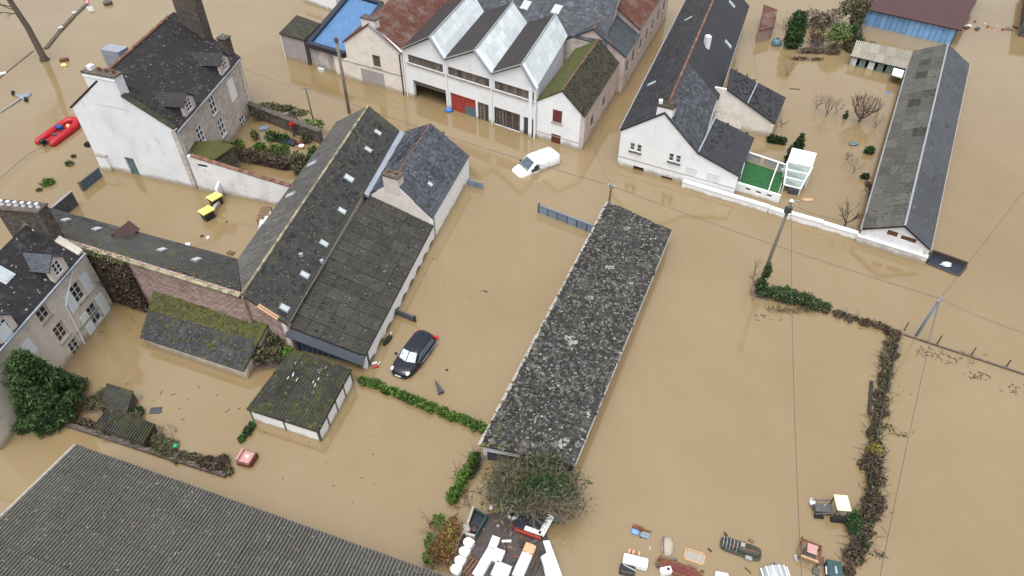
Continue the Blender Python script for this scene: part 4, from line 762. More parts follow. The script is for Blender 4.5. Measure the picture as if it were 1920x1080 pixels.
# --- white gable house with mossy roof by the lane
A = xy(G(1006, 258)); B = xy(G(1090, 283)); sv = (xy(G(1170, 150)) - B).normalized(); LB = 11.4; C = B + sv * LB; D_ = A + sv * LB
wh = thing('white_gable_house', 'narrow white gable house with red shutters and shaggy mossy roof', 'house', lerp(A, C, .5))
L_ = (B - A).length; h1 = V(A, B, 1045, 218); h2 = V(A, B, 1042, 262)
gable_body(wh, A, B, C, D_, 4.05, 3.75, .52, 5.6, 'render_clean', [hole(h1[0], h1[1], .95, 1.25), (h2[0] - .5, -.9, h2[0] + .5, .95)], [hole(3, 1.6, .9, 1.1), hole(7, 1.6, .9, 1.1)], matBC='pink_wall')
for s in (3, 7): window(wh, B, C, s, 1.6, .9, 1.1, 2, 2, 'wood_grey', 'pane_dirty')
panel_on(wh, A, B, h1[0] - .47, h1[1] - .62, h1[0] + .47, h1[1] + .62, -.08, .02, 'paint_oxblood', 'shutter'); panel_on(wh, A, B, h2[0] - .5, -1, h2[0] + .5, .94, -.15, -.06, 'paint_oxblood', 'door'); panel_on(wh, A, B, h1[0] - .6, h1[1] - .82, h1[0] + .6, h1[1] - .68, .0, .08, 'stone_trim', 'sill')
wB, wC = B, C; M0 = Z(lerp(A, B, .52), 5.7); M1 = Z(lerp(D_, C, .52), 5.7)
slope(wh, Z(B, 3.8), Z(C, 3.8), M1, M0, 'slate_shaggy', .15, .2, .08, .1); slope(wh, Z(A, 4.1), Z(D_, 4.1), M1, M0, 'moss_roof', .15, .15, .08, .1); ridge(wh, M0, M1, 'terracotta', .07, .45)
panel_on(wh, A, B, .05, .72, L_ - .05, .78, 0, .03, 'stone_trim', 'string_course')
# houses further up the lane
for (k0, k1, he, hr, rm, wm, nm, lb, back) in ((11.6, 17.0, 4.4, 6.4, 'slate_mix', 'pink_wall', 'lane_slate_house', 'small slate roofed house behind the white gable house on the lane', 2.0), (17.2, 33.0, 5.0, 7.6, 'tile_red', 'pink_wall', 'lane_red_roof_house', 'long pinkish house with dark red roof far up the lane', 3.0)):
    a, b, c, e = A + sv * k0 - d * back, B + sv * k0 + Vector((.6, 0, 0)), B + sv * k1 + Vector((.6, 0, 0)), A + sv * k1 - d * back
    hx = thing(nm, lb, 'house', lerp(a, c, .5)); W_ = [(x, 2.6) for x in ((1.5, 4.0) if k1 < 20 else (1.6, 4.4, 7.2, 10.0, 13.0))]
    gable_body(hx, a, b, c, e, he, he, .5, hr, 'pink_wall', (), [hole(x, y, .9, 1.3) for x, y in W_])
    for x, y in W_: window(hx, b, c, x, y, .9, 1.3, 2, 3, 'wood_grey', 'pane_dark')
    m0, m1 = Z(lerp(a, b, .5), hr + .1), Z(lerp(e, c, .5), hr + .1)
    slope(hx, Z(b, he + .05), Z(c, he + .05), m1, m0, rm, .15, .2); slope(hx, Z(a, he + .05), Z(e, he + .05), m1, m0, rm, .15, .2); ridge(hx, m0, m1, 'terracotta', .1, .45)

# --- white street house on the right
A = xy(G(1157, 309)); B = xy(G(1377, 372)); dR = (B - A).normalized(); LR = (B - A).length
dv = xy(G(1285, 0, 3.76)) - xy(G(1163, 240, 3.76)); dvn = dv.normalized(); BK = 34.0
rh = thing('white_street_house', 'large white house with dark slate roofs and red ridge at the lane corner', 'house', lerp(A, B, .4) + dvn * 12)
hw = [V(A, B, 1192, 277), V(A, B, 1265, 297)]; hol = []
for s, h in hw: hol += [hole(s - .32, h, .42, .75), hole(s + .32, h, .42, .75)]
hol += [(1.55, -.9, 2.55, .42), (4.25, -.9, 5.3, .22)]; LR = 10.75
wall(rh, A, B, [(0, -1), (LR, -1), (LR, 2.3), (7.07, 3.42), (3.6, 6.3), (0, 3.7)], hol, 'render_clean', .35)
for s, h in hw:
    for k in (-.32, .32): window(rh, A, B, s + k, h, .42, .75, 1, 2, 'paint_pale', 'pane_dirty', .12, None, .05)
    panel_on(rh, A, B, s - .6, h - .52, s + .6, h - .4, 0, .12, 'metal_dark', 'planter')
panel_on(rh, A, B, 1.5, -1, 2.6, .5, -.6, -.5, 'opening', 'doorway'); panel_on(rh, A, B, 4.2, -1, 5.35, .3, -.6, -.5, 'opening', 'doorway')
for (x0, x1) in ((6.3, 7.3), (8.2, 9.3)): panel_on(rh, A, B, x0, 1.15, x1, 1.85, .0, .03, 'paint_pale', 'faded_sign_panel')
panel_on(rh, A, B, .05, .95, LR - .1, 1.01, 0, .03, 'stone_trim', 'string_course')
F = lambda s, h, o=0: face_pt(A, B, s, h, o)
wall(rh, A + dvn * BK, A, [(0, -1), (BK, -1), (BK, 3.65), (0, 3.65)], (), 'render_clean', .3, off=-.004)
wall(rh, F(7.07, 0), F(7.07, 0) + dvn * BK, [(0.2, -1), (BK, -1), (BK, 3.3), (0.2, 3.3)], (), 'render_clean', .3, off=-.004)
r0, r1 = F(3.6, 6.4), F(3.6, 6.4) + dvn * BK
slope(rh, F(0, 3.76), F(0, 3.76) + dvn * BK, r1, r0, 'slate_grey', .15, .15, .08, 0)
cut = 10.2; F_r = [F(0, 3.76), F(0, 3.76) + dvn * BK, r1, r0, F(7.07, 3.5), F(7.07, 3.5) + dvn * cut, r0 + dvn * cut, r0]
slope(rh, F(7.07, 3.5), F(7.07, 3.5) + dvn * cut, r0 + dvn * cut, r0, 'slate_mix', .15, .05, .08, -.02); slope(rh, F(7.07, 3.5) + dvn * cut, F(7.07, 3.5) + dvn * BK, r1, r0 + dvn * cut, 'slate_grey', .15, .25, -.01, 0)
ridge(rh, lerp(r0, r1, .03), r1, 'terracotta', .13, .45)
MB().bar(F(0, 3.7, 0) + dR * -.18, F(0, 3.7) + dR * -.18 + dvn * BK, .1, .08).build('gutter', 'zinc', rh)
ch = stack(rh, F(3.55, 0, -.45), 1.35, .8, 5.4, 6.75, math.atan2(dR.y, dR.x), 'render_clean', 0, cap='moss_flat')
MB().box(F(3.0, 6.87, -.4), .3, .3, .3).build('chimney_pot', 'paint_white', ch); MB().lathe(F(4.0, 6.87, -.4), [(.16, 0), (.14, .25)], 10).build('chimney_pot', 'terracotta', ch)
MB().box(Z(G(1326, 80, 5.9), 5.3), .45, .6, 1.3, .25).build('chimney', 'render_clean', rh)
for (u, v) in ((1222, 157), (1291, 35)): skylight(rh, F(0, 3.76), F(0, 3.76) + dvn * BK, r1, u, v, .35, .8, 'pane_sky', 'zinc', .02)
skylight(rh, F(7.07, 3.5), F(7.07, 3.5) + dvn * BK, r1, 1365, 83, .5, .9, 'pane_sky', 'zinc', .02); skylight(rh, F(7.07, 3.5), F(7.07, 3.5) + dvn * BK, r1, 1372, 8, .5, .9, 'pane_sky', 'zinc', .02)
# lean-to at the front and the wing behind it
t0, t1, t2, t3 = F(LR, 2.38), F(7.07, 3.5), G(1341, 221, 3.5), G(1413, 258, 2.38)
t0_r, t1_r, t2_r, t3_r = t0, t1, t2, t3
MB().slab([t0 + dR * .1 + F(0, 0, .1) - F(0, 0, 0), t3 + dR * .1, t2, t1 + F(0, 0, .1) - F(0, 0, 0)], .14).build('lean_to_roof', 'slate_grey', rh)
MB().bar(t1 + Vector((0, 0, .06)), t2 + Vector((0, 0, .06)), .14, .08).build('flashing', 'lead', rh)
l3 = (xy(t3) - xy(t0)).length; wall(rh, xy(t0), xy(t3), [(0.3, -1), (l3, -1), (l3, 2.25), (0.3, 2.25)], (), 'render_clean', .25, off=-.1); wall(rh, xy(t3), xy(t2), [(0, -1), ((t3 - t2).length, -1), (3.6, 3.4), (0, 2.25)], (), 'render_clean', .25, off=-.1)
w1, w2, w3, w4 = G(1371, 128, 4.08), G(1474, 183, 1.55), G(1454, 232, 1.55), G(1364, 167, 4.08)
w1_r, w2_r, w3_r, w4_r = w1, w2, w3, w4
MB().slab([w1, w2, w3, w4], .14).build('wing_roof', 'slate_grey', rh); MB().bar(lerp(w1, w2, .48) + Vector((0, 0, .06)), lerp(w4, w3, .42) + Vector((0, 0, .06)), .12, .06).build('flashing', 'lead', rh)
lw = (xy(w3) - xy(w4)).length; wall(rh, xy(w4), xy(w3), [(-1.2, -1), (lw - .1, -1), (lw - .1, 1.4), (0, 3.95), (-1.2, 3.95)], (), 'render_cream', .25, off=-.12)
wall(rh, xy(w3), xy(w2), [(0, -1), ((w3 - w2).length, -1), ((w3 - w2).length, 1.4), (0, 1.4)], (), 'render_cream', .25, off=-.12)
MB().slab([G(1342, 206, 1.6), G(1393, 228, 1.6), G(1388, 243, 1.5), G(1339, 220, 1.5)], .2).build('porch_roof', 'stone_trim', rh)

# --- white street wall, terrace and glazed porch
bw = thing('street_wall', 'long low white wall along the flooded street at right', 'wall', xy(G(1440, 397)))
wp = [G(1279, 349), G(1440, 398), G(1480, 411), G(1540, 428), G(1606, 448)]; hh_ = (.55, .5, .62, .55)
for i in range(4):
    MB().run(wp[i], lerp(wp[i + 1], wp[i], .01), .3, -1, hh_[i]).build('wall_section', 'render_bright', bw); MB().run(wp[i], lerp(wp[i + 1], wp[i], .01), .44, hh_[i] + .002, hh_[i] + .08).build('coping', 'paint_white', bw)
te = thing('terrace', 'raised terrace with bright green artificial turf beside the white house', 'terrace', xy(G(1430, 340)))
tq = [G(1386, 344, .55), G(1458, 368, .55), G(1472, 326, .55), G(1396, 300, .55)]
MB().prism([Z(p, -1) for p in tq], (0, 0, 1.5)).build('terrace_base', 'render_bright', te); MB().slab([lerp(p, (tq[0] + tq[2]) / 2, .02) for p in tq], .04).build('turf', 'turf', te)
fa, fb_ = xy(G(1377, 357)), xy(G(1459, 382)); fl = (fb_ - fa).length
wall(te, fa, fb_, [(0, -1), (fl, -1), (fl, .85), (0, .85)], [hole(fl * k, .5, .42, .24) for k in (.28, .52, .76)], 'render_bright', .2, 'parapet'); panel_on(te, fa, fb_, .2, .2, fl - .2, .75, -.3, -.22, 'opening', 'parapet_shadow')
MB().bar(tq[3] + Vector((0, 0, .9)), tq[2] + Vector((0, 0, .9)), .16, .08).build('rail', 'paint_white', te)
for i in range(2): k0_, k1_ = lerp(tq[3], tq[2], .04 + i * .42), lerp(tq[3], tq[2], .36 + i * .56); MB().prism([k0_ + Vector((0, 0, .1)), k1_ + Vector((0, 0, .1)), k1_ + Vector((0, 0, .85)), k0_ + Vector((0, 0, .85))], (0, .05, 0)).build('screen_panel', 'render_lilac', te)
MB().bar(lerp(tq[2], tq[3], .22) + Vector((0, 0, .9)), lerp(tq[1], tq[0], .25) + Vector((0, 0, .9)), .08, .06).build('rail', 'paint_white', te)
MB().bar(tq[3] + Vector((0, 0, .9)), lerp(tq[3], tq[0], .6) + Vector((0, 0, .9)), .1, .06).build('rail', 'paint_white', te)
for p in (tq[3], tq[2], lerp(tq[2], tq[3], .22), lerp(tq[1], tq[0], .25), lerp(tq[3], tq[0], .6)): MB().box(p, .09, .09, .95).build('rail_post', 'paint_white', te)
tag(MB().lathe(G(1470, 322, .6), [(.3, 0), (.36, .2), (.33, .42), (.12, .5)], 12).build('round_planter', 'paint_pale', smooth=True), 'round pale planter between the green terrace and the glazed porch', 'planter')
po = thing('glazed_porch', 'white framed glazed porch with white flat top beside the terrace', 'porch', xy(G(1492, 345)))
gl0, gl1 = xy(G(1466, 362)), xy(G(1502, 366)); top = [G(1486, 277, 2.3), G(1531, 287, 2.3), G(1524, 311, 2.3), G(1477, 301, 2.3)]
MB().slab(top, .14).build('flat_top', 'paint_white', po)
a, b = top[3] - Vector((0, 0, .1)), top[2] - Vector((0, 0, .1)); ea, eb = Z(gl0, .75), Z(gl1, .75)
ea, eb = G(1470, 346, .7), G(1501, 354, .7)
for p, q in ((a, ea), (b, eb)): MB().bar(p, q, .12, .12).build('rafter', 'paint_white', po)
for i in range(4): MB().bar(lerp(a, ea, i / 3), lerp(b, eb, i / 3), .1, .1).build('glazing_bar', 'paint_white', po)
for i in range(3):
    q = [lerp(a, ea, (i + .06) / 3), lerp(b, eb, (i + .06) / 3), lerp(b, eb, (i + .94) / 3), lerp(a, ea, (i + .94) / 3)]; MB().slab([lerp(p, (q[0] + q[2]) / 2, .07) for p in q], .02).build('pane', 'pane_green', po)
for p in (ea, eb, a, b): MB().tube([p, Z(p, -1)], .05, 6).build('post', 'paint_white', po)
for p in (top[0], top[1]): MB().tube([p - Vector((0, 0, .1)), Z(p, -1)], .05, 6).build('post', 'paint_white', po)
cr = tag(MB().box(Z(G(1487, 362), -.3), .95, .5, .8, -.3).build('dark_crate', 'gate_dark', bevel=.03), 'dark lidded crate at the foot of the glazed porch', 'crate')

# --- long barn on the right
A = xy(G(1603, 452)); B = xy(G(1734, 493)); LRb = (B - A).length
e0, e1 = G(1617, 430, 1.27), G(1711, 97, 1.27); x0, x1 = G(1744, 469, 1.27), G(1817, 121, 1.27); q0, q1 = G(1696, 425, 2.7), G(1777, 83, 2.7)
rb2 = thing('long_sheet_barn', 'long barn of patched grey sheets and bluish slates at right', 'barn', xy(lerp(e0, x1, .5)))
e0_b, e1_b, q0_b, q1_b, x0_b, x1_b = e0, e1, q0, q1, x0, x1
MB().slab([e0, e1, q1, q0], .06).build('roof_deck', 'felt_dark', rb2); MB().slab([x0, x1, q1, q0], .06).build('roof_deck', 'felt_dark', rb2)
sheets(rb2, e0, e1, q1, q0, 22, 3, 'fibro_barn', 5, .03, alt=(.08, 'fibro_dark'), jit=.02, rise=.04); sheets(rb2, x1, x0, q0, q1, 16, 2, 'fibro_slateblue', 8, .012, jit=.008, rise=.02)
MB().bar(q0 + Vector((0, 0, .12)), q1 + Vector((0, 0, .12)), .16, .06).build('ridge_cap', 'zinc', rb2); MB().bar(e0 + Vector((-.1, 0, 0)), e1 + Vector((-.1, 0, 0)), .14, .12).build('gutter', 'zinc', rb2); MB().bar(x0 + Vector((.1, 0, 0)), x1 + Vector((.1, 0, 0)), .06, .06).build('eave_edge', 'stone_trim', rb2)
fl = (xy(x0) - xy(e0)).length; mid = (xy(q0) - xy(e0)).dot((xy(x0) - xy(e0)).normalized())
h1, h2 = V(xy(e0), xy(x0), 1672, 437), V(xy(e0), xy(x0), 1702, 449)
wall(rb2, xy(e0), xy(x0), [(0, -1), (fl, -1), (fl, 1.15), (mid, 2.55), (0, 1.15)], [hole(2.1, 1.62, .75, .5), hole(3.3, 1.55, 1.1, .42)], 'render_stained', .25, off=-.1)
for s, w_, h in ((2.1, .75, 1.62), (3.3, 1.1, 1.55)): panel_on(rb2, xy(e0), xy(x0), s - w_ / 2, h - .26, s + w_ / 2, h + .26, -.28, -.22, 'rust', 'shutter')
for (p, q) in ((e1, e0), (x0, x1), (x1, e1)): L_ = (xy(q) - xy(p)).length; wall(rb2, xy(p), xy(q), [(0, -1), (L_, -1), (L_, 1.15), (0, 1.15)], (), 'stone_beige', .2, off=-.12)
fw = thing('barn_front_wall', 'weathered white wall in front of the long sheet barn', 'wall', lerp(A, B, .5))
MB().run(A, B, .28, -1, .62).build('wall_body', 'render_stained', fw); MB().run(A, B, .4, .622, .68).build('coping', 'render_stained', fw)
pn = thing('dark_pen', 'low dark walled pen at the street end of the long barn', 'pen', xy(G(1772, 497)))
pq = [G(1737, 494), G(1797, 518), G(1812, 500), G(1745, 476)]
for i in range(4): MB().run(lerp(pq[i], pq[(i + 1) % 4], .02), lerp(pq[i], pq[(i + 1) % 4], .98), .14, -.5, .42 if i > 1 else .1).build('pen_side', 'wood_dark', pn)
MB().prism([Z(lerp(p, (pq[0] + pq[2]) / 2, .06), -.4) for p in pq], (0, 0, .46)).build('pen_floor', 'paint_navy', pn)
tag(MB().loft([[(G(1772, 499).x + r_ * random.uniform(.7, 1.25) * math.cos(k_), G(1772, 499).y + r_ * .55 * random.uniform(.7, 1.25) * math.sin(k_), z_) for k_ in (6.283 * i_ / 11 for i_ in range(11))] for r_, z_ in ((.3, .06), (.42, .14), (.36, .26), (.2, .36), (.06, .4))]).build('white_sack', 'paint_pale', smooth=False), 'bulging white sack lying in the dark pen', 'sack')
# small sheet-roofed shed joined to it
sh = thing('cream_sheet_shed', 'low shed with cream corrugated roof and glazed front by the long barn', 'shed', xy(G(1650, 115)))
a, b, c, e = G(1595, 106, 1.0), G(1701, 131, 1.0), G(1712, 97, 2.0), G(1606, 76, 2.0)
MB().slab([a, b, c, e], .06).build('roof_deck', 'felt_dark', sh); sheets(sh, a, b, c, e, 7, 2, 'fibro_cream', 4, .05)
p, q = xy(lerp(a, e, .1)), xy(lerp(b, c, .1)); L_ = (q - p).length
for i in range(5): panel_on(sh, p, q, L_ * (.02 + i * .16), -1, L_ * (.02 + i * .16 + .11), .85, -.1, -.03, 'paint_pale' if i in (0, 2) else 'pane_green', 'front_panel')
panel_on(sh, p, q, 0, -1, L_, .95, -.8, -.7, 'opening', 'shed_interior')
for (p, q) in ((xy(e), xy(a)), (xy(c), xy(e))): L_ = (q - p).length; wall(sh, p, q, [(0, -1), (L_, -1), (L_, 1.0), (0, 1.8)] if p == xy(e) else [(0, -1), (L_, -1), (L_, 1.85), (0, 1.85)], (), 'render_lilac', .15, off=-.1)
MB().slab([G(1672, 140, .95), G(1691, 146, .95), G(1696, 132, 1.0), G(1676, 127, 1.0)], .1).build('awning', 'render_clean', sh)
# maroon roof, blue sheet wall
mr = thing('blue_sheet_warehouse', 'warehouse with maroon roof and light blue corrugated side in the top right', 'warehouse', xy(G(1720, 10)))
p, q = xy(G(1617, 46)), xy(G(1781, 84)); L_ = (q - p).length; dq = (q - p).normalized(); nq = Vector((-dq.y, dq.x, 0)); n = 16
for i in range(n): panel_on(mr, p, q, L_ * i / n + .02, -1, L_ * (i + 1) / n - .02, 1.95, -.08 + .03 * (i % 2), .03 * (i % 2), 'blue_sheet', 'wall_sheet')
MB().slab([Z(p, 2.0) - nq * .3 - dq * .3, Z(q, 2.0) - nq * .3 + dq * .5, Z(q + nq * 8, 3.6) + dq * .5, Z(p + nq * 8, 3.6) - dq * .3], .15).build('roof_slope', 'tile_maroon', mr)
MB().slab([Z(p + nq * 16, 2.0) - dq * .3, Z(q + nq * 16, 2.0) + dq * .5, Z(q + nq * 8, 3.6) + dq * .5, Z(p + nq * 8, 3.6) - dq * .3], .15).build('roof_slope', 'tile_maroon', mr)
wall(mr, q, q + nq * 16, [(0, -1), (16, -1), (16, 1.9), (8, 3.4), (0, 1.9)], (), 'navy_sheet', .15, off=.1)
de = thing('dark_edge_building', 'dark building corner at the far right top edge', 'building', xy(G(1915, 30)))
MB().prism([Z(G(1909, 68), -1), Z(G(1960, 75), -1), Z(G(1970, -20), -1), Z(G(1922, -20), -1)], (0, 0, 3.0)).build('walls', 'stone_dark', de); MB().prism([Z(p, 2.002) for p in (G(1907, 70), G(1962, 77), G(1972, -22), G(1920, -22))], (0, 0, .18)).build('roof', 'felt_dark', de); MB().tube([Z(G(1908, 66), 1.9), Z(G(1908, 66), -.5)], .06, 6).build('drainpipe', 'zinc', de)
# low ruined lean-to by the bottom hall
lr = thing('ruined_lean_to', 'collapsing low lean-to of dark corrugated sheets beside the evergreen tree', 'lean-to', xy(G(240, 780)))
a, b, c, e = G(176, 800, .55), G(270, 835, .55), G(292, 796, .75), G(205, 762, .75)
MB().slab([a, b, c, e], .05).build('roof_deck', 'felt_dark', lr); sheets(lr, a, b, c, e, 4, 1, 'fibro_moss', 5, .045, jit=.03)
a2, b2, c2_, e2 = G(186, 762, .8), G(236, 778, .8), G(250, 733, .95), G(200, 718, .95)
MB().slab([a2, b2, c2_, e2], .06).build('mossy_sheet', 'fibro_moss', lr)
MB().prism([Z(lerp(p, (a + c) / 2, .05), -1) for p in (a, b, c, e)], (0, 0, 1.5)).build('walls', 'stone_dark', lr); MB().prism([Z(lerp(p, (a2 + c2_) / 2, .05), -1) for p in (a2, b2, c2_, e2)], (0, 0, 1.72)).build('walls', 'stone_dark', lr)
MB().prism([Z(G(238, 780), -.5), Z(G(250, 742), -.5), Z(G(246, 740), -.5), Z(G(232, 776), -.5)], (0, 0, 1.1)).build('end_wall', 'stone_beige', lr)
yw = thing('bank_wall', 'low overgrown stone wall running beside the huge corrugated hall', 'wall', xy(G(300, 850)))
MB().run(G(124, 797), G(425, 893), .28, -1, .22).build('wall_body', 'stone_dark', yw)
bl = []; mb = MB()
for i in range(26):
    c = lerp(G(130, 790), G(425, 885), i / 25); bl.append(((c.x + random.uniform(-.15, .15), c.y + random.uniform(-.05, .3), .2), (.32, .28, .2), 110))
leaves('ivy', 'leaf_olive', yw, bl, .12); leaves('dead_growth', 'leaf_brown', yw, bl, .12)
# ---------------------------------------------------------------- trees, shrubs, hedges
leafm('leaf_willow', (0.03, 0.05, 0.02), (0.075, 0.095, 0.045)); leafm('leaf_ever', (0.05, 0.095, 0.03), (0.1, 0.15, 0.055))
def shrub(name, label, cat, u, v, blobs, m, size=.16, stem=None, group=None, tw=None, h=0.0):
    """blobs in metres round the point where it stands: (dx, dy, z, rx, ry, rz, count)"""
    b = xy(G(u, v, h)); t = thing(name, label, cat, b, group=group)
    leaves('foliage', m, t, [((b.x + q[0], b.y + q[1], q[2]), q[3:6], q[6]) for q in blobs], size)
    if stem: MB().tube([Z(b, -.8), Z(b, stem[0])], [stem[1], stem[1] * .5], 6).build('trunk', 'bark', t)
    if tw: twigs('twigs', tw[0], t, Z(b, tw[4] if len(tw) > 4 else -.1), tw[1], tw[2], tw[3], area=tw[5] if len(tw) > 5 else (.15, .15))
    return t
# big evergreen by the shuttered house
ev = xy(G(98, 776)); t = thing('evergreen_tree', 'big round dark evergreen tree in front of the shuttered house', 'tree', ev)
MB().tube([Z(ev, -1), Z(ev, 1.6), Z(ev + Vector((.1, .2, 0)), 2.6)], [.22, .17, .08], 7).build('trunk', 'bark', t)
bl = []
for i in range(84):
    a = random.uniform(0, 6.28); zz = 4.6 * random.random() ** 1.5 + .3; rr = 2.3 * (1 - zz / 5.3) * math.sqrt(random.uniform(.35, 1))
    bl.append(((ev.x + math.cos(a) * rr, ev.y + .3 + math.sin(a) * rr, zz), (.55, .55, .5), 260))
leaves('crown', 'leaf_dark', t, bl, .12, asp=2.2); leaves('light_sprays', 'leaf_ever', t, [(c, r, 80) for c, r, n in bl], .11, asp=2.6)
# street tree at the top left, bare
bt = xy(G(84, 113)); t = thing('bare_street_tree', 'leaning bare trunk of a street tree in the top left corner', 'tree', bt)
mb = MB(); top = G(18, 0, 6.6); mid = lerp(Z(bt, 0), top, .55) + Vector((.25, 0, 0))
mb.tube([Z(bt, -1), Z(bt, .05), Z(bt, .5), mid, top, top + Vector((-1.2, 1.6, 2.4))], [.62, .55, .38, .32, .27, .2], 9); mb.build('trunk', 'bark', t, smooth=True)
mb = MB()
for k in range(6): branches(mb, lerp(mid, top, .5 + k * .12), Vector((random.uniform(-1, 1), random.uniform(-1, 1), .5)).normalized(), 1.6, .07, 3, .6, 3)
mb.build('branches', 'twig', t)
# bare fruit trees in the right garden
def bare(name, label, u, v, n, l, depth, m='twig', r=.08, up=.25, spread=.55, h=0):
    b = xy(G(u, v)); t = thing(name, label, 'tree', b); mb = MB()
    mb.tube([Z(b, -.8), Z(b, .35)], [r * 1.3, r], 7); mb.build('trunk', 'bark', t); mb = MB()
    for k in range(n):
        a = 6.28 * k / n + random.uniform(-.3, .3); branches(mb, Z(b, .3), Vector((math.cos(a) * spread, math.sin(a) * spread, .8)).normalized(), l, r * .7, depth, .42, 3, up)
    mb.build('branches', m, t); return t
bare('bare_fruit_tree', 'wide bare fruit tree with upright pale twigs in the right garden', 1611, 228, 11, 1.15, 3, 'twig', .1, .75, .8)
bare('bare_sapling', 'small thin bare sapling left of the wide fruit tree', 1549, 218, 6, .9, 3, 'twig_pink', .05, .3, .4)
bare('bare_corner_tree', 'bare shrub in the corner between street wall and long barn', 1584, 424, 5, .95, 3, 'twig_dark', .06, .3, .6)
bare('bare_low_shrub', 'low bare round shrub near the green floating disc', 1588, 300, 8, .3, 2, 'twig', .03, .2, .9)
bare('bare_stump_shrub', 'small dark bare shrub beside the wing of the white house', 1465, 238, 4, .4, 2, 'twig_dark', .04, .1, .9)
bare('bare_hedge_tree', 'thin bare tree rising from the hedge corner at the leaning lamp pole', 1412, 535, 4, .9, 3, 'twig', .04, .35, .5)
bare('bare_thin_shrub', 'spindly bare shrub just right of the thin sapling', 1568, 214, 5, .5, 3, 'twig_pink', .03, .2, .7)
bare('bare_wall_shrub', 'bare reddish shrub against the gutter of the long barn', 1628, 395, 6, .6, 3, 'twig_pink', .04, .2, .6)
shrub('garden_flotsam_scrub', 'brown scrub standing in the water before the twig hedge', 'shrub', 1500, 112, [(0, 0, .15, .9, .3, .25, 260), (1.8, -.1, .12, .8, .3, .2, 200)], 'leaf_brown', .12, tw=('twig_dark', 70, .7, .9, -.05, (1.9, .4)))
shrub('barn_side_growth', 'thin dark growth along the foot of the long barn', 'shrub', 1634, 372, [(0, 0, .2, .2, .8, .25, 260), (.35, 1.6, .2, .2, .8, .25, 240)], 'leaf_brown', .11, tw=('twig_dark', 60, .5, .8, -.05, (.3, 1.4)))
# cypress and hedge by the glazed porch
shrub('cypress', 'dark pointed cypress behind the glazed porch', 'tree', 1483, 308, [(0, 0, .5, .75, .7, .7, 1500), (.1, .1, 1.2, .72, .66, .8, 1700), (.18, .1, 2.0, .5, .48, .7, 1100), (.22, .1, 2.7, .25, .25, .55, 420)], 'leaf_cypress', .13, (2.2, .1))
shrub('clipped_hedge', 'short dark clipped hedge between the wing and the cypress', 'hedge', 1453, 268, [(-.4, .15, .35, .4, .35, .45, 600), (.1, 0, .35, .45, .35, .42, 600), (.6, -.15, .35, .4, .35, .42, 550)], 'leaf_cypress', .12)
shrub('small_conifer', 'tiny dark conifer between the two bare garden trees', 'shrub', 1584, 222, [(0, 0, .25, .26, .26, .3, 350), (0, 0, .6, .15, .15, .35, 160)], 'leaf_dark', .1, (.5, .04))
shrub('round_bush', 'round dark green bush beside the green floating disc', 'shrub', 1629, 287, [(0, 0, .3, .5, .4, .42, 900)], 'leaf_dark', .12)
shrub('dark_ball_bush', 'small dark ball bush near the gutter of the long barn', 'shrub', 1621, 334, [(0, 0, .2, .42, .3, .3, 600)], 'leaf_cypress', .11)
# trees along the top right edge
shrub('tall_conifer', 'tall dark conifer at the top edge behind the white house', 'tree', 1484, 88, [(0, 0, .9, 1.1, 1.0, 1.1, 1900), (.1, .2, 2.0, 1.05, 1.0, 1.2, 1900), (.1, .3, 3.2, .8, .8, 1.0, 1300)], 'leaf_dark', .2, (2.5, .14))
shrub('pale_green_tree', 'light green feathery tree at the top edge right of the conifer', 'tree', 1562, 92, [(-.3, .1, 1.6, 1.0, .9, .8, 900), (.6, .2, 1.9, 1.0, .9, .9, 1000), (.1, .4, 2.4, .8, .8, .6, 600)], 'leaf_pale', .17, (1.8, .1), tw=('twig', 26, 1.9, .5))
shrub('brown_thicket', 'brown leafless thicket between the conifer and the light green tree', 'shrub', 1530, 86, [(0, 0, .8, .9, .7, .8, 420), (0, .8, 1.4, .9, .7, .9, 420)], 'leaf_brown', .14, tw=('twig_pink', 90, 2.2, .5, -.1, (.9, .7)))
shrub('olive_tree_edge', 'olive brown tree at the top edge left of the maroon roof', 'tree', 1598, 62, [(0, 0, 1.6, 1.0, 1.0, 1.2, 1000), (.3, .5, 3.0, 1.1, 1.0, 1.1, 1000), (-.6, 1.5, 2.6, 1.2, 1.0, 1.0, 800)], 'leaf_olive', .18, (2.4, .12), tw=('twig_dark', 60, 2.6, .4, -.1, (.5, .6)))
shrub('garden_scrub', 'tangled dark scrub behind the cream sheet shed', 'shrub', 1592, 96, [(0, 0, .5, .5, .6, .6, 500), (.5, .9, .5, 1.2, .4, .5, 600), (2.2, .9, .4, 1.2, .4, .4, 500)], 'leaf_olive', .14, tw=('twig_dark', 50, 1.0, .6, -.1, (.6, .6)))
shrub('twig_hedge', 'dark twiggy hedge along the back of the right garden', 'hedge', 1535, 100, [(-1.4, .2, .3, .8, .35, .4, 350), (0, 0, .3, .9, .35, .4, 350), (1.5, -.3, .3, .9, .35, .45, 350)], 'leaf_brown', .12, tw=('twig_dark', 160, .9, .7, -.1, (2.4, .3)))
shrub('dark_scrub_edge', 'dark mixed scrub filling the top edge behind the conifer', 'shrub', 1515, 52, [(-1.6, 0, .8, 1.3, .9, 1.0, 500), (0, .6, 1.0, 1.4, 1.0, 1.2, 500), (1.6, .3, .9, 1.3, .9, 1.0, 500), (3.2, .8, 1.0, 1.3, .9, 1.2, 500)], 'leaf_brown', .16, tw=('twig_dark', 150, 2.4, .6, -.1, (3.4, 1.0)))
shrub('ivy_clad_tree', 'ivy covered tree between light green tree and maroon roof', 'tree', 1603, 92, [(0, 0, .9, .6, .6, 1.0, 700), (-.5, .9, 1.6, .7, .7, 1.2, 700)], 'leaf_dark', .15, (2.6, .12), tw=('twig_dark', 50, 2.4, .4, -.1, (.6, .8)))
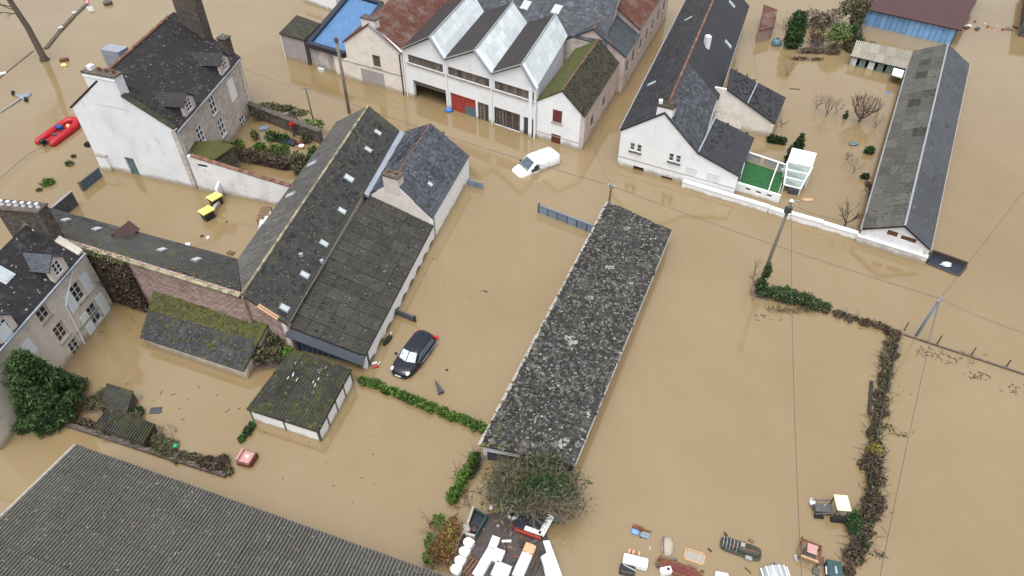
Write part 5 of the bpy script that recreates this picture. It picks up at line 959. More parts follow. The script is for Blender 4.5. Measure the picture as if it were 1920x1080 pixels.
rr = thing('rusty_lean_to', 'small rusty red brick shed at the top edge by the slate house', 'shed', xy(G(1437, 45)))
q = [G(1424, 58, 1.5), G(1452, 50, 1.5), G(1458, 18, 1.9), G(1432, 8, 1.9)]
MB().slab(q, .1).build('roof', 'tile_red', rr); MB().prism([Z(lerp(p, (q[0] + q[2]) / 2, .06), -1) for p in q], (0, 0, 2.35)).build('walls', 'stone_pink', rr)
# hedge beside the dark car
t = thing('leafy_hedge', 'long bright leafy hedge from the arcade wall to the lichen roof shed', 'hedge', xy(G(790, 757)))
h0, h1 = G(682, 716), G(908, 806); bl = []
for i in range(34):
    p = lerp(h0, h1, i / 33); p += Vector((random.uniform(-.1, .1), random.uniform(-.12, .12), 0)); k = random.uniform(.75, 1.15); bl.append(((p.x, p.y, .25 * k), (.3, .3 * k, .36 * k), 150))
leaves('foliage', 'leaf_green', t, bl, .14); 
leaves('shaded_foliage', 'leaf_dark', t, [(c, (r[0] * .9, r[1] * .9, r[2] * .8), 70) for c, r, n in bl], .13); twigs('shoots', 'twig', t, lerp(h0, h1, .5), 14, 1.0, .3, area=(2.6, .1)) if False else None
# thicket between barn end and garage
shrub('ivy_thicket', 'tangled ivy and bramble thicket between mossy shed and garage', 'shrub', 508, 680, [(-.5, -.1, .9, .7, .6, .7, 700), (.2, .9, 1.0, .6, .6, .7, 700), (.6, .2, .7, .6, .6, .6, 600), (.0, 1.5, 1.2, .4, .5, .6, 400)], 'leaf_olive', .15, tw=('twig_pink', 190, 1.3, .8, .1, (.75, .7)))
shrub('bright_weeds', 'bright green weeds on the upper corner of the garage roof', 'shrub', 552, 684, [(-.1, 0, 1.3, .35, .5, .22, 420)], 'leaf_green', .13)
shrub('ivy_corner', 'dark green ivy clump on the barn corner above the navy wall', 'shrub', 535, 650, [(0, 0, 1.0, .35, .4, .9, 700)], 'leaf_dark', .13)
vw = thing('vine_covered_wall', 'rust brown dead creeper hanging over the high pink wall', 'creeper', xy(G(245, 572)))
v0, v1 = xy(G(196, 556)), xy(G(278, 583)); bl = []
for i in range(12):
    p = lerp(v0, v1, i / 11); bl += [((p.x, p.y - .12, z), (.32, .22, .5), 170) for z in (.6, 1.4, 2.3, 3.2, 4.1)]
leaves('creeper_leaves', 'leaf_brown', vw, bl, .15); leaves('mossy_top', 'leaf_olive', vw, [((lerp(v0, v1, i / 9).x, lerp(v0, v1, i / 9).y, 4.75), (.35, .3, .2), 150) for i in range(-4, 10)], .13)
mb = MB(); 
tw_ = twigs('vines', 'twig_dark', vw, Z(lerp(v0, v1, .5), 2.2) - Vector((0, .2, 0)), 150, 1.6, .5, .015, .2, area=(1.5, .2))
shrub('garage_conifer', 'small dark green conifer lying against the garage corner', 'shrub', 464, 815, [(.0, .1, .2, .25, .35, .28, 500), (-.2, -.35, .15, .2, .3, .2, 300), (.15, .5, .2, .2, .3, .3, 300)], 'leaf_dark', .11)
# overgrown bank left of the hall
shrub('bramble_bank', 'pinkish bramble tangle beside the big evergreen tree', 'shrub', 175, 760, [(0, 0, .3, .6, .6, .4, 500), (.5, .7, .3, .5, .5, .3, 400)], 'leaf_olive', .12, tw=('twig_pink', 130, .9, .9, 0, (.7, .7)))
shrub('bank_weeds', 'green weeds on the low bank wall near the green float', 'shrub', 330, 855, [(-1.1, .3, .1, .5, .3, .25, 350), (-.4, .05, .12, .5, .3, .25, 350), (.3, -.25, .1, .5, .3, .2, 300)], 'leaf_olive', .12)
shrub('bank_ivy', 'ivy clump at the end wall of the ruined lean-to', 'shrub', 262, 775, [(0, 0, .25, .3, .3, .35, 350)], 'leaf_dark', .11)
t = thing('brown_thatch_heap', 'brown heap of dead stems at the end of the bank wall', 'heap', xy(G(405, 872)))
p = xy(G(405, 873)); leaves('stems', 'leaf_brown', t, [((p.x - .5, p.y + .1, .2), (.5, .3, .25), 420), ((p.x + .1, p.y - .1, .25), (.5, .35, .3), 500), ((p.x + .45, p.y + .1, .28), (.3, .4, .35), 420)], .16, asp=3.0)
twigs('stalks', 'twig_pink', t, Z(p, .1), 90, .5, 1.0, .012, area=(.7, .3))
for (nm, lb, u, v, s) in (('floating_bush', 'round bright green bush top left of the outbuilding', 91, 345, .75), ('reed_clump', 'dull green shrub top near the manor corner', 131, 308, .5), ('submerged_sprig', 'small sunken grey green sprig beside the round bush', 74, 357, .3), ('sapling_top', 'tiny dark shrub top above the dull green one', 139, 294, .28)):
    shrub(nm, lb, 'shrub', u, v, [(0, 0, .1 * s, .75 * s, .7 * s, .55 * s, int(900 * s))], 'leaf_green' if s > .7 else 'leaf_olive', .14)
# willow over the end of the lichen roof shed
wl_ = xy(G(1000, 975)); t = thing('grey_willow', 'grey green willow spreading over the lower end of the lichen roof shed', 'tree', wl_)
MB().tube([Z(wl_, -.8), Z(wl_ + Vector((0, .3, 0)), 1.2), Z(wl_ + Vector((.1, .6, 0)), 2.2)], [.16, .12, .05], 7).build('trunk', 'bark', t); bl = []
for i in range(64):
    a = random.uniform(0, 6.28); rr_ = math.sqrt(random.random()); bl.append(((wl_.x + .1 + math.cos(a) * rr_ * 2.75, wl_.y + 1.0 + math.sin(a) * rr_ * 1.75, random.uniform(1.5, 2.9) - rr_ * .7), (.65, .6, .45), 24))
leaves('crown', 'leaf_sage', t, bl, .1, asp=3.4); leaves('green_leaves', 'leaf_willow', t, [((c[0], c[1], c[2] + .15), r, 18) for c, r, n in bl], .1, asp=3.2); leaves('olive_leaves', 'leaf_olive', t, [((c[0] * 1.0 + random.uniform(-.5, .5), c[1] + random.uniform(-.4, .4), c[2]), (.85, .75, .5), 24) for c, r, n in bl], .09, asp=3.8)
mb = MB()
for k in range(14): a = 6.28 * k / 14; branches(mb, Z(wl_ + Vector((0, .5, 0)), 1.5), Vector((math.cos(a), math.sin(a) * .7, .3)).normalized(), 1.35, .045, 3, .5, 3, .04)
mb.build('branches', 'twig', t); leaves('dark_leaves', 'leaf_dark', t, [((wl_.x + .6 + random.uniform(-.9, .9), wl_.y + .9 + random.uniform(-.6, .6), 2.1), (.5, .4, .4), 120) for i in range(10)], .1, asp=3.0)
shrub('rusty_grass_clump', 'tall orange brown grass clump at the corner of the corrugated hall', 'shrub', 833, 1035, [(0, 0, .6, .6, .8, .75, 620), (.45, 1.0, .6, .45, .7, .7, 500), (-.35, -.3, .4, .5, .5, .5, 260)], 'leaf_rust', .13, tw=('twig_tan', 190, 1.7, .4, 0, (.7, .9)))
shrub('olive_broom_clump', 'yellow olive broom mixed into the rusty grass', 'shrub', 845, 1010, [(0, 0, .7, .5, .8, .6, 520), (-.2, -.8, .6, .5, .5, .6, 360)], 'leaf_yellow', .12)
shrub('yellow_green_clump', 'green and yellow leaves on the left rim of the rusty grass', 'shrub', 812, 1025, [(-.1, .1, .35, .35, .5, .4, 420), (.2, 1.3, .35, .35, .4, .4, 350), (-.15, -.7, .3, .35, .4, .35, 300)], 'leaf_green', .14)
shrub('laurel_pair', 'glossy green laurel beside the willow and the yard', 'shrub', 868, 915, [(-.5, -.7, .4, .38, .4, .45, 420), (-.25, -.2, .35, .3, .35, .4, 260), (-.05, .4, .4, .33, .4, .5, 360), (.2, .9, .35, .3, .4, .4, 260), (.5, 1.5, .4, .3, .5, .45, 360)], 'leaf_green', .13, tw=('twig_dark', 90, .9, .6, 0, (.6, 1.3)))
shrub('dark_ivy_post', 'dark ivy against the lower left corner of the lichen roof shed', 'shrub', 893, 870, [(0, 0, .4, .25, .5, .5, 500), (-.2, -.6, .4, .25, .4, .4, 300)], 'leaf_cypress', .12, tw=('twig_dark', 60, 1.1, .6, 0, (.3, .5)))
shrub('tan_saplings', 'thin tan leafless shoots left of the rusty grass', 'shrub', 808, 985, [(0, 0, .1, .2, .2, .1, 30)], 'leaf_brown', .1, tw=('twig_tan', 22, 1.6, .5, -.1, (.4, .5)))
# hedges round the right-hand fields
lp = xy(G(1425, 545)); t = thing('ivy_hedge_corner', 'ivy clad hedge stub at the foot of the leaning lamp pole', 'hedge', lp)
leaves('foliage', 'leaf_dark', t, [((lp.x - .1, lp.y - .1, .7), (.4, .4, .6), 700), ((lp.x + .2, lp.y + .3, 1.7), (.28, .28, .7), 500), ((lp.x + .05, lp.y - .4, .3), (.6, .5, .35), 350)], .14)
twigs('dead_stems', 'twig_pink', t, Z(lp + Vector((.1, -.5, 0)), 0), 130, .8, .9, area=(.9, .45))
t = thing('twin_dome_hedge', 'twin domed dark green bushes in the hedge below the street', 'hedge', xy(G(1492, 560)))
bl = []
for (u, v, r, h) in ((1468, 560, .8, .6), (1450, 555, .6, .45), (1482, 565, .7, .6), (1507, 568, .7, .5), (1525, 575, .6, .4), (1546, 578, .42, .3)):
    c = G(u, v); bl.append(((c.x, c.y, h * .75), (r, r * .8, h), int(1100 * r)))
leaves('foliage', 'leaf_dark', t, bl, .13); leaves('light_foliage', 'leaf_olive', t, [((c[0], c[1] - .1, c[2] + .1), r, int(n * .3)) for c, r, n in bl], .11)
c = G(1490, 583); twigs('dead_stems', 'twig_dark', t, Z(c, 0), 150, .6, 1.0, area=(2.0, .25))
def hedge_line(name, label, pts, m, w, h, n, tw=None, size=.13, tn=40):
    b = xy(G(*pts[len(pts) // 2])); t = thing(name, label, 'hedge', b); bl = []; P = [G(*p) for p in pts]; mb = MB()
    for a, q in zip(P, P[1:]):
        k = max(2, int((q - a).length / .4))
        for i in range(k):
            c = lerp(a, q, i / k) + Vector((random.uniform(-w, w) * .6, random.uniform(-w, w) * .6, 0)); s = random.uniform(.6, 1.2); bl.append(((c.x, c.y, h * .35 * s), (w * s, w * s, h * .6 * s), n))
            if tw: 
                for _ in range(tn // 8):
                    d = Vector((random.gauss(0, 1), random.gauss(0, 1), random.uniform(.1, 1.0))).normalized(); p0 = Z(c + Vector((random.uniform(-w, w), random.uniform(-w, w), 0)), -.05); l = random.uniform(.3, .9)
                    mb.tube([p0, p0 + d * l * .5 + Vector((0, 0, .05)), p0 + d * l], [.016, .012, .004], 3, False)
    leaves('foliage', m, t, bl, size)
    if tw: mb.build('twigs', tw, t)
    return t
hedge_line('dark_field_hedge', 'thin dark twiggy hedge running along the street field edge', [(1552, 585), (1590, 596), (1640, 612), (1690, 628)], 'leaf_brown', .34, .42, 150, 'twig_dark', .12, 70)
hedge_line('field_divider_hedge', 'narrow dark hedge between the two flooded fields, upper stretch', [(1674, 630), (1665, 680), (1652, 740), (1643, 790), (1640, 840)], 'leaf_brown', .42, .36, 150, 'twig_dark', .12, 90)
hedge_line('lower_divider_hedge', 'wide black brown hedge mass beside the yellow roofed tractor', [(1637, 850), (1630, 880), (1632, 910), (1640, 940), (1628, 970), (1612, 1000)], 'leaf_brown', .55, .7, 260, 'twig_dark', .13, 150)
hedge_line('bottom_divider_hedge', 'grey brown hedge tail leaving the bottom edge', [(1608, 1005), (1600, 1040), (1594, 1090)], 'leaf_brown', .5, .5, 220, 'twig_dark', .12, 110)
shrub('yellow_broom', 'yellow green broom shrub in the field hedge', 'shrub', 1636, 850, [(0, 0, .4, .4, .42, .35, 500)], 'leaf_yellow', .14)
shrub('dark_green_bramble', 'dark green bramble at the left flank of the hedge mass', 'shrub', 1598, 990, [(0, 0, .3, .4, .6, .4, 600), (.3, .4, .3, .3, .5, .3, 300)], 'leaf_dark', .12, tw=('twig_dark', 60, .6, .8, 0, (.5, .6)))
dk = thing('field_ditch_rail', 'dark wooden rail running through the field divider hedge', 'rail', xy(G(1655, 740)))
for (a, b) in (((1678, 655), (1660, 735)), ((1659, 738), (1640, 825)), ((1638, 832), (1626, 915))): MB().run(G(*a), G(*b), .07, .25, .4).build('rail_board', 'wood_dark', dk)
for (u, v) in ((1678, 655), (1660, 736), (1640, 828), (1627, 912)): MB().box(Z(G(u, v), -.5), .1, .1, 1.0).build('post', 'wood_dark', dk)
fb = thing('floating_beam', 'dark straight beam floating beside the field divider hedge', 'beam', xy(G(1631, 745)))
MB().bar(Z(G(1634, 716), .05), Z(G(1629, 775), .05), .2, .16).build('beam', 'wood_dark', fb)
# drifting twigs
mb = MB()
for (u, v, n, sp_) in ((1745, 660, 34, 16), (1790, 672, 26, 22), (1835, 705, 22, 14), (1905, 728, 16, 14), (1690, 815, 18, 10), (1665, 800, 18, 8), (1650, 1040, 26, 12), (1690, 735, 5, 18), (1440, 590, 14, 22), (790, 505, 5, 30), (830, 545, 5, 40), (905, 546, 3, 6), (220, 620, 12, 40), (350, 770, 16, 70), (660, 880, 10, 90), (470, 140, 6, 40), (1500, 70, 24, 40)):
    for i in range(n):
        c = Z(G(u + random.gauss(0, sp_), v + random.gauss(0, sp_ * .35)), .01); a = random.uniform(0, 3.14); l = random.uniform(.08, .45) * (1 if n > 10 else .4); d = Vector((math.cos(a), math.sin(a), random.uniform(-.05, .1))) * l / 2
        mb.tube([c - d, c + Vector((random.gauss(0, .05), random.gauss(0, .05), .02)), c + d], [.012, .02, .01], 3, False)
dr = mb.build('drifting_twigs', 'twig_dark', org=(0, 0, 0)); dr['kind'] = 'stuff'; dr['label'] = 'dark twigs and litter drifting on the flood water'
# walled garden of the manor
t = thing('dead_vine_hedge', 'brown hedge of dead vines behind the white garden wall', 'hedge', xy(G(480, 300)))
P = [G(u, v) for u, v in ((425, 295), (470, 303), (510, 311), (548, 318))]; bl = []
for a, b in zip(P, P[1:]): bl += [((lerp(a, b, i / 5).x, lerp(a, b, i / 5).y, .55), (.6, .5, .65), 260) for i in range(5)]
leaves('dead_leaves', 'leaf_brown', t, bl, .15); twigs('vines', 'twig_pink', t, Z(lerp(P[0], P[3], .5), .2), 150, 1.0, .5, area=(3.0, .5))
shrub('spiky_green_plant', 'spiky green plant between lean-to moss and dead vine hedge', 'shrub', 428, 292, [(0, 0, .9, .7, .5, .6, 500)], 'leaf_green', .2, group=None)
shrub('garden_shrub_green', 'low fresh green shrub in the middle of the manor garden', 'shrub', 498, 282, [(-.5, .2, .3, .6, .4, .4, 450), (.9, -.2, .3, .6, .4, .35, 350)], 'leaf_green', .17)
shrub('corner_leafy_shrub', 'leafy green shrub in the garden corner against the barn', 'shrub', 563, 318, [(0, 0, .8, .6, .9, .9, 900), (.3, -1.0, .8, .5, .7, .6, 500)], 'leaf_olive', .18); shrub('corner_bright_shrub', 'bright leafy shrub just above the corner of the garden wall', 'shrub', 556, 305, [(0, 0, .5, .4, .6, .6, 400)], 'leaf_green', .16)
shrub('street_wall_creeper', 'pale creeper trailing over the street side of the garden wall', 'creeper', 538, 228, [(-1.8, .9, 1.2, 1.2, .5, .35, 420), (0, .3, 1.3, 1.2, .4, .35, 420), (1.6, -.4, 1.2, 1.0, .4, .35, 350)], 'leaf_olive', .17, tw=('twig', 60, 1.0, .8, .9, (2.0, .8)))
shrub('gate_creeper', 'pale green creeper where the garden wall meets the barn', 'creeper', 598, 252, [(0, 0, 1.1, .7, .6, .4, 420), (-.9, .2, 1.2, .5, .4, .3, 250)], 'leaf_pale', .16)
shrub('red_flower_pot', 'pot of red flowers on the garden wall shelf', 'plant', 552, 256, [(0, 0, 1.35, .28, .28, .25, 160)], 'leaf_red', .14, (1.25, .16))
shrub('dark_garden_shrub', 'dark shrub standing in the water inside the manor garden', 'shrub', 520, 262, [(-.4, 0, .4, .7, .6, .5, 500), (.7, -.2, .3, .7, .5, .4, 420)], 'leaf_dark', .16)
for k, (u, v, m_) in enumerate(((573, 256, 'paint_pink'), (596, 262, 'paint_white'), (566, 278, 'paint_white'), (592, 288, 'paint_pale'))):
    nm = ('pink bowl planter right of the red flower pot', 'white bowl planter at the barn end of the garden shelf', 'white bowl floating below the pink planter', 'pale bowl half hidden against the barn wall')[k]
    tag(MB().lathe(Z(G(u, v), .95 if k < 2 else .02), [(.12, 0), (.24, .16), (.27, .3), (.22, .3)], 10).build('garden_bowl', m_), nm, 'planter')
tag(MB().box(Z(G(495, 243), -.1), .9, .6, .35, .4).build('grey_garden_box', 'gate_grey', bevel=.04), 'grey box floating at the foot of the manor front', 'box')
tag(MB().prism([Z(G(515, 254), .12), Z(G(556, 266), .12), Z(G(552, 276), .12), Z(G(518, 268), .12)], (0, 0, .12)).build('dark_tarpaulin', 'paint_navy'), 'dark tarpaulin sheet floating in the manor garden', 'tarpaulin')
tag(MB().lathe(Z(G(563, 270), 0), [(.25, 0), (.34, .15), (.2, .3)], 10, 1.3, .9).build('red_tub', 'paint_oxblood', smooth=True), 'dark red tub floating beside the garden tarpaulin', 'tub')

# ---------------------------------------------------------------- vehicles
def oval(cx, a, b, z, e=.55, n=28):
    r = []
    for i in range(n):
        t = 2 * math.pi * i / n; c, s = math.cos(t), math.sin(t); r.append((cx + a * math.copysign(abs(c) ** e, c), b * math.copysign(abs(s) ** e, s), z))
    return r
cA, cB = G(803, 624, .5), G(748, 700, .3); hd = math.atan2((cB - cA).y, (cB - cA).x)
car = thing('dark_hatchback', 'dark navy hatchback floating beside the arcade wall', 'car', xy(lerp(cA, cB, .5)), hd)
MB().loft([oval(0, 2.0, .84, -.6), oval(0, 2.06, .88, .05), oval(0, 2.04, .88, .28), oval(-.03, 1.95, .82, .42), oval(-.05, 1.8, .74, .5), oval(-.1, 1.5, .6, .535)]).build('body', 'car_black', car, smooth=True)
MB().loft([oval(-.42, 1.48, .76, .42), oval(-.5, 1.3, .71, .68), oval(-.58, 1.12, .64, .88), oval(-.62, .98, .56, .96), oval(-.62, .6, .34, .985)]).build('roof', 'car_black', car, smooth=True)
def quad(pts, m_, name, par, t=.02): return MB().slab(pts, t).build(name, m_, par)
for sg in (-1, 1): quad([(1.02, sg * .03, .56), (.86, sg * .62, .56), (.38, sg * .52, .955), (.46, sg * .04, .985)], 'car_glass_reflection', 'windscreen', car)
quad([(-1.82, -.5, .6), (-1.82, .5, .6), (-1.5, .42, .9), (-1.5, -.42, .9)], 'car_glass', 'rear_window', car)
for sg in (-1, 1):
    MB().prism([(.62, sg * .73, .52), (-1.45, sg * .75, .52), (-1.3, sg * .66, .84), (.18, sg * .64, .84)], (0, sg * .03, 0)).build('side_window', 'car_glass', car)
    MB().box((.72, sg * .95, .5), .16, .22, .14).build('mirror', 'car_black', car, bevel=.03)
    MB().lathe((1.72, sg * .58, .33), [(.16, 0), (.17, .08), (.08, .13)], 10, 1.2, .8).build('headlight', 'lamp_clear', car, smooth=True)
    MB().box((-1.86, sg * .66, .28), .22, .3, .22).build('tail_light', 'lamp_red', car, bevel=.05)
    MB().bar((.4, sg * .9, .3), (-1.5, sg * .9, .34), .02, .04).build('trim_strip', 'steel', car)
for sg in (-1, 1):
    for x in (.3, -.75): MB().bar((x, sg * .885, -.1), (x, sg * .885, .4), .015, .02).build('door_seam', 'plastic_black', car)
    MB().bar((.9, sg * .2, .56), (.62, sg * .5, .8), .025, .02).build('wiper', 'plastic_black', car); MB().box((-.2, sg * .9, .25), .2, .03, .04).build('door_handle', 'steel', car)
MB().box((2.0, 0, .1), .1, 1.0, .12).build('grille', 'plastic_black', car, bevel=.02); MB().box((2.05, 0, .12), .03, .42, .1).build('number_plate', 'paint_white', car); MB().bar((1.6, -.55, .5), (1.6, .55, .5), .015, .02).build('bonnet_seam', 'plastic_black', car); MB().box((-2.03, 0, .15), .04, .46, .11).build('number_plate', 'paint_yellow', car); MB().lathe((-1.35, 0, .95), [(.03, 0), (.01, .2)], 6).build('aerial', 'plastic_black', car)
vA, vB = G(1038, 287, .8), G(970, 320, .3); hd = math.atan2((vB - vA).y, (vB - vA).x)
van = thing('white_van', 'small white van stranded in the middle of the flooded street', 'van', Z(lerp(vA, vB, .5), -.1), hd)
def vsec(x, w, zt, rr=.16): return [(x, -w, -.6), (x, -w, zt * .45), (x, -w * .97, zt - rr), (x, -w * .85, zt - .03), (x, -w * .5, zt), (x, w * .5, zt), (x, w * .85, zt - .03), (x, w * .97, zt - rr), (x, w, zt * .45), (x, w, -.6)]
MB().loft([vsec(-2.22, .72, .95), vsec(-2.12, .84, 1.14), vsec(-1.8, .88, 1.22), vsec(.0, .88, 1.24), vsec(.42, .86, 1.18), vsec(.62, .86, 1.08), vsec(1.25, .86, .56), vsec(1.7, .84, .46), vsec(2.05, .74, .34), vsec(2.2, .6, .16)]).build('body', 'car_white', van, smooth=True)
quad([(1.24, -.68, .6), (1.24, .68, .6), (.58, .62, 1.14), (.58, -.62, 1.14)], 'car_glass', 'windscreen', van, .03)
MB().bar((1.32, -.7, .56), (1.32, .7, .56), .1, .04).build('wiper_panel', 'plastic_black', van)
for sg in (-1, 1):
    MB().prism([(1.02, sg * .872, .36), (.2, sg * .885, .36), (.2, sg * .85, .85), (.36, sg * .83, .95), (.62, sg * .83, .9)], (0, sg * .03, 0)).build('side_window', 'pane_dark', van)
    MB().box((1.0, sg * 1.0, .5), .14, .2, .2).build('mirror', 'plastic_black', van, bevel=.03)
    MB().box((2.0, sg * .58, .16), .2, .26, .12).build('headlight', 'lamp_clear', van, bevel=.03)
    MB().box((-2.17, sg * .66, .3), .08, .1, .5).build('tail_light', 'lamp_red', van)
for sg in (-1, 1):
    for x in (.12, -.9): MB().bar((x, sg * .888, -.1), (x, sg * .872, .95), .02, .015).build('door_seam', 'zinc', van)
    MB().bar((-2.0, sg * .889, .2), (.1, sg * .889, .2), .03, .05).build('side_strip', 'plastic_black', van); MB().box((.02, sg * .89, .38), .16, .03, .05).build('door_handle', 'plastic_black', van); MB().bar((1.2, sg * .1, .62), (.95, sg * .5, .82), .025, .02).build('wiper', 'plastic_black', van)
for k in (-.45, 0, .45): MB().bar((-1.8, k, 1.235), (.1, k, 1.25), .05, .02).build('roof_rib', 'car_white', van)
MB().box((2.16, 0, .0), .1, 1.1, .12).build('bumper', 'plastic_black', van, bevel=.03); MB().bar((1.68, -.6, .475), (1.68, .6, .475), .015, .01).build('bonnet_seam', 'zinc', van)
MB().prism([(-2.235, -.55, .5), (-2.235, .55, .5), (-2.17, .5, .92), (-2.17, -.5, .92)], (-.02, 0, 0)).build('rear_window', 'pane_dark', van)
bA, bB = G(85, 268, .2), G(141, 227, .2); hd = math.atan2((bB - bA).y, (bB - bA).x); bl_ = (bB - bA).length / 2
bo = thing('red_inflatable_boat', 'red inflatable rescue boat moored beside the white manor gable', 'boat', xy(lerp(bA, bB, .5)), hd)
tp = [(-bl_ - .25, .78), (-bl_, .8), (0, .82), (bl_ - .9, .78), (bl_ - .35, .55), (bl_ - .05, .2)]; tp = tp + [(x, -y) for x, y in reversed(tp)]
MB().tube([(x, y, .2 + (.12 if x > bl_ - .8 else 0)) for x, y in tp], [.16, .36] + [.36] * (len(tp) - 4) + [.36, .16], 12).build('tube', 'boat_red', bo, smooth=True)
MB().prism([(-bl_ + .1, -.7, .02), (bl_ - .5, -.6, .02), (bl_ - .2, 0, .02), (bl_ - .5, .6, .02), (-bl_ + .1, .7, .02)], (0, 0, .16)).build('floor', 'boat_floor', bo)
MB().box((-bl_ * .28, 0, .22), .26, .95, .08).build('bench', 'gate_dark', bo, bevel=.02); MB().box((bl_ * .12, 0, .2), .24, .95, .08).build('bench', 'gate_dark', bo, bevel=.02); MB().box((-bl_ + .05, 0, .05), .08, 1.1, .45).build('transom', 'gate_dark', bo)
en = MB().loft([[(x - bl_ - .2, y, z) for x, y, z in oval(0, .26, .2, zz, .7, 12)] for zz in (.3, .5, .68)] ).build('engine', 'plastic_black', bo, smooth=True); MB().bar((-bl_ - .25, 0, .3), (-bl_ - .35, 0, -.4), .12, .1).build('engine_leg', 'plastic_black', bo)
MB().tube([(-bl_ + .5, -.86, .42), (0, -.9, .46), (bl_ * .5, -.86, .44)], .02, 5).build('grab_rope', 'paint_white', bo)
M_ = Matrix.Rotation(hd, 3, 'Z'); bc = xy(lerp(bA, bB, .5)); wb = lambda x, y, z: bc + M_ @ Vector((x, y, z))
tag(MB().lathe(wb(bl_ * .18, .35, .3), [(.3, 0), (.38, .15), (.3, .32), (.1, .4)], 10, 1.2, .8).build('blue_bag', 'paint_cobalt', smooth=True), 'blue kit bag lying in the red inflatable boat', 'bag')
tag(MB().lathe(wb(bl_ * .42, -.25, .2), [(.14, 0), (.18, .1), (.17, .28), (.06, .36)], 10).build('yellow_can', 'paint_yellow', smooth=True), 'small yellow can near the bow of the inflatable boat', 'can')
rp = thing('mooring_rope', 'thin rope from the inflatable boat to the left edge', 'rope', xy(G(40, 305))); MB().tube([wb(-bl_ - .2, -.6, .25), Z(G(55, 293), .25), Z(G(0, 343), .3), Z(G(-20, 360), .3)], .025, 5).build('rope', 'twig', rp)
tg = xy(G(38, 188)); tr = thing('sunken_trailer', 'sunken grey boat trailer with two dark wheels at left edge', 'trailer', tg)
MB().bar(Z(G(0, 212), .05), Z(G(46, 182), .08), .16, .1).build('drawbar', 'zinc', tr); MB().bar(Z(G(26, 176), .08), Z(G(50, 190), .08), .22, .12).build('axle', 'zinc', tr); MB().bar(Z(G(38, 180), .06), Z(G(56, 180), .06), .9, .06).build('bed', 'gate_grey', tr)
for (u, v) in ((26, 177), (50, 189)): MB().tube([Z(G(u, v), .1) + Vector((-.12, -.05, 0)), Z(G(u, v), .1) + Vector((.12, .05, 0))], .3, 14).build('wheel', 'rubber', tr)

# ---------------------------------------------------------------- poles, lamps, signs, cables
def pole(name, label, u, v, ut, vt, h, m='wood_grey', r=(.13, .09), parts=()):
    b = xy(G(u, v)); t = thing(name, label, 'pole', b); top = G(ut, vt, h)
    MB().tube([Z(b, -1) - (top - b) * .05, lerp(Z(b, 0), top, .5), top], [r[0], (r[0] + r[1]) / 2, r[1]], 9).build('shaft', m, t, smooth=True); return t, top
p1, T1 = pole('tall_wooden_pole', 'tall brown wooden pole behind the barn ridge', 655, 212, 631, 78, 7.4, 'wood_grey', (.17, .15)); MB().tube([T1, T1 + Vector((0, 0, .35))], .2, 10).build('cap', 'rust', p1)
p2, T2 = pole('black_lamp_post', 'slim black post standing by the manor garden street wall', 588, 226, 573, 166, 3.4, 'metal_dark', (.07, .06)); MB().box(T2 - Vector((0, 0, .05)), .5, .12, .12).build('insulator_arm', 'zinc', p2)
p3, T3 = pole('short_brown_pole', 'short brown pole at the far end of the lichen roof shed', 1140, 398, 1146, 350, 2.9, 'wood_brown', (.09, .08)); MB().box(T3 - Vector((0, 0, .05)), .6, .1, .12, -.5).build('insulator_arm', 'zinc', p3)
for k in (-.22, .22): MB().lathe(T3 + Vector((k, -k * .5, .07)), [(.05, 0), (.06, .08), (.03, .14)], 8).build('insulator', 'paint_pale', p3)
p4, T4 = pole('leaning_lamp_pole', 'leaning wooden lamp pole wrapped in ivy beside the street wall', 1424, 535, 1484, 378, 7.8, 'wood_grey', (.14, .1))
MB().bar(T4, T4 + Vector((.9, -.1, .15)), .06, .06).build('lamp_arm', 'zinc', p4); MB().loft([[(q[0] + T4.x + 1.0, q[1] + T4.y - .1, q[2] + T4.z + .2) for q in oval(0, a, b, z, .8, 14)] for a, b, z in ((.35, .12, -.06), (.42, .16, .02), (.3, .1, .1))]).build('lamp_head', 'wood_light', p4, smooth=True)
MB().lathe(T4, [(.13, 0), (.16, .06), (.1, .14)], 10).build('cap', 'paint_white', p4); MB().box(lerp(T4, G(1424, 535), .12), .4, .3, .5, .3).build('switch_box', 'gate_dark', p4)
p5, T5 = pole('grey_concrete_pole', 'pale grey concrete pole leaning beside the field hedge', 1717, 629, 1762, 562, 3.6, 'gate_grey', (.1, .09)); MB().box(T5 - Vector((0, 0, .1)), .5, .14, .14, .6).build('insulator_arm', 'zinc', p5); MB().tube([T5, Z(G(1739, 642), 0)], .03, 5).build('stay_wire', 'zinc', p5)
def cable(label, a, b, sag=.5, n=14, r=.014):
    a = Vector(a); b = Vector(b); t = thing('overhead_cable', label, 'cable', a, group='overhead cables'); pts = [lerp(a, b, i / n) - Vector((0, 0, sag * 4 * (i / n) * (1 - i / n))) for i in range(n + 1)]
    MB().tube(pts, r, 4, False).build('wire', 'metal_dark', t)
cable('cable from the left manor corner to the slim black post', G(440, 122, 3.6), T2, .2); 
for k, nm in ((-.2, 'upper'), (.2, 'lower')):
    o = Vector((k, -k * .3, .1)); cable(nm + ' cable of the pair between slim black post and short brown pole', T2 + o, T3 + o, .35, 20); cable(nm + ' cable of the pair from short brown pole to concrete pole', T3 + o, T5 + o, .3, 20); cable(nm + ' cable of the pair leaving the concrete pole to the right edge', T5 + o, G(1960, 640, 3.6) + o, .2)
cable('cable from lamp pole straight down towards the bottom tractor frame', T4, G(1503, 1085, 6.0), .5, 20); cable('cable from concrete pole down to the bottom edge', T5, G(1648, 1090, 5.0), .3, 16)
cable('cable from concrete pole up to the right edge', T5, G(1960, 305, 6.5), .3, 16); cable('cable from lamp pole across the right garden to the barn corner', T4 + Vector((.2, 0, -.3)), G(1585, 415, 2.2), .2, 10)
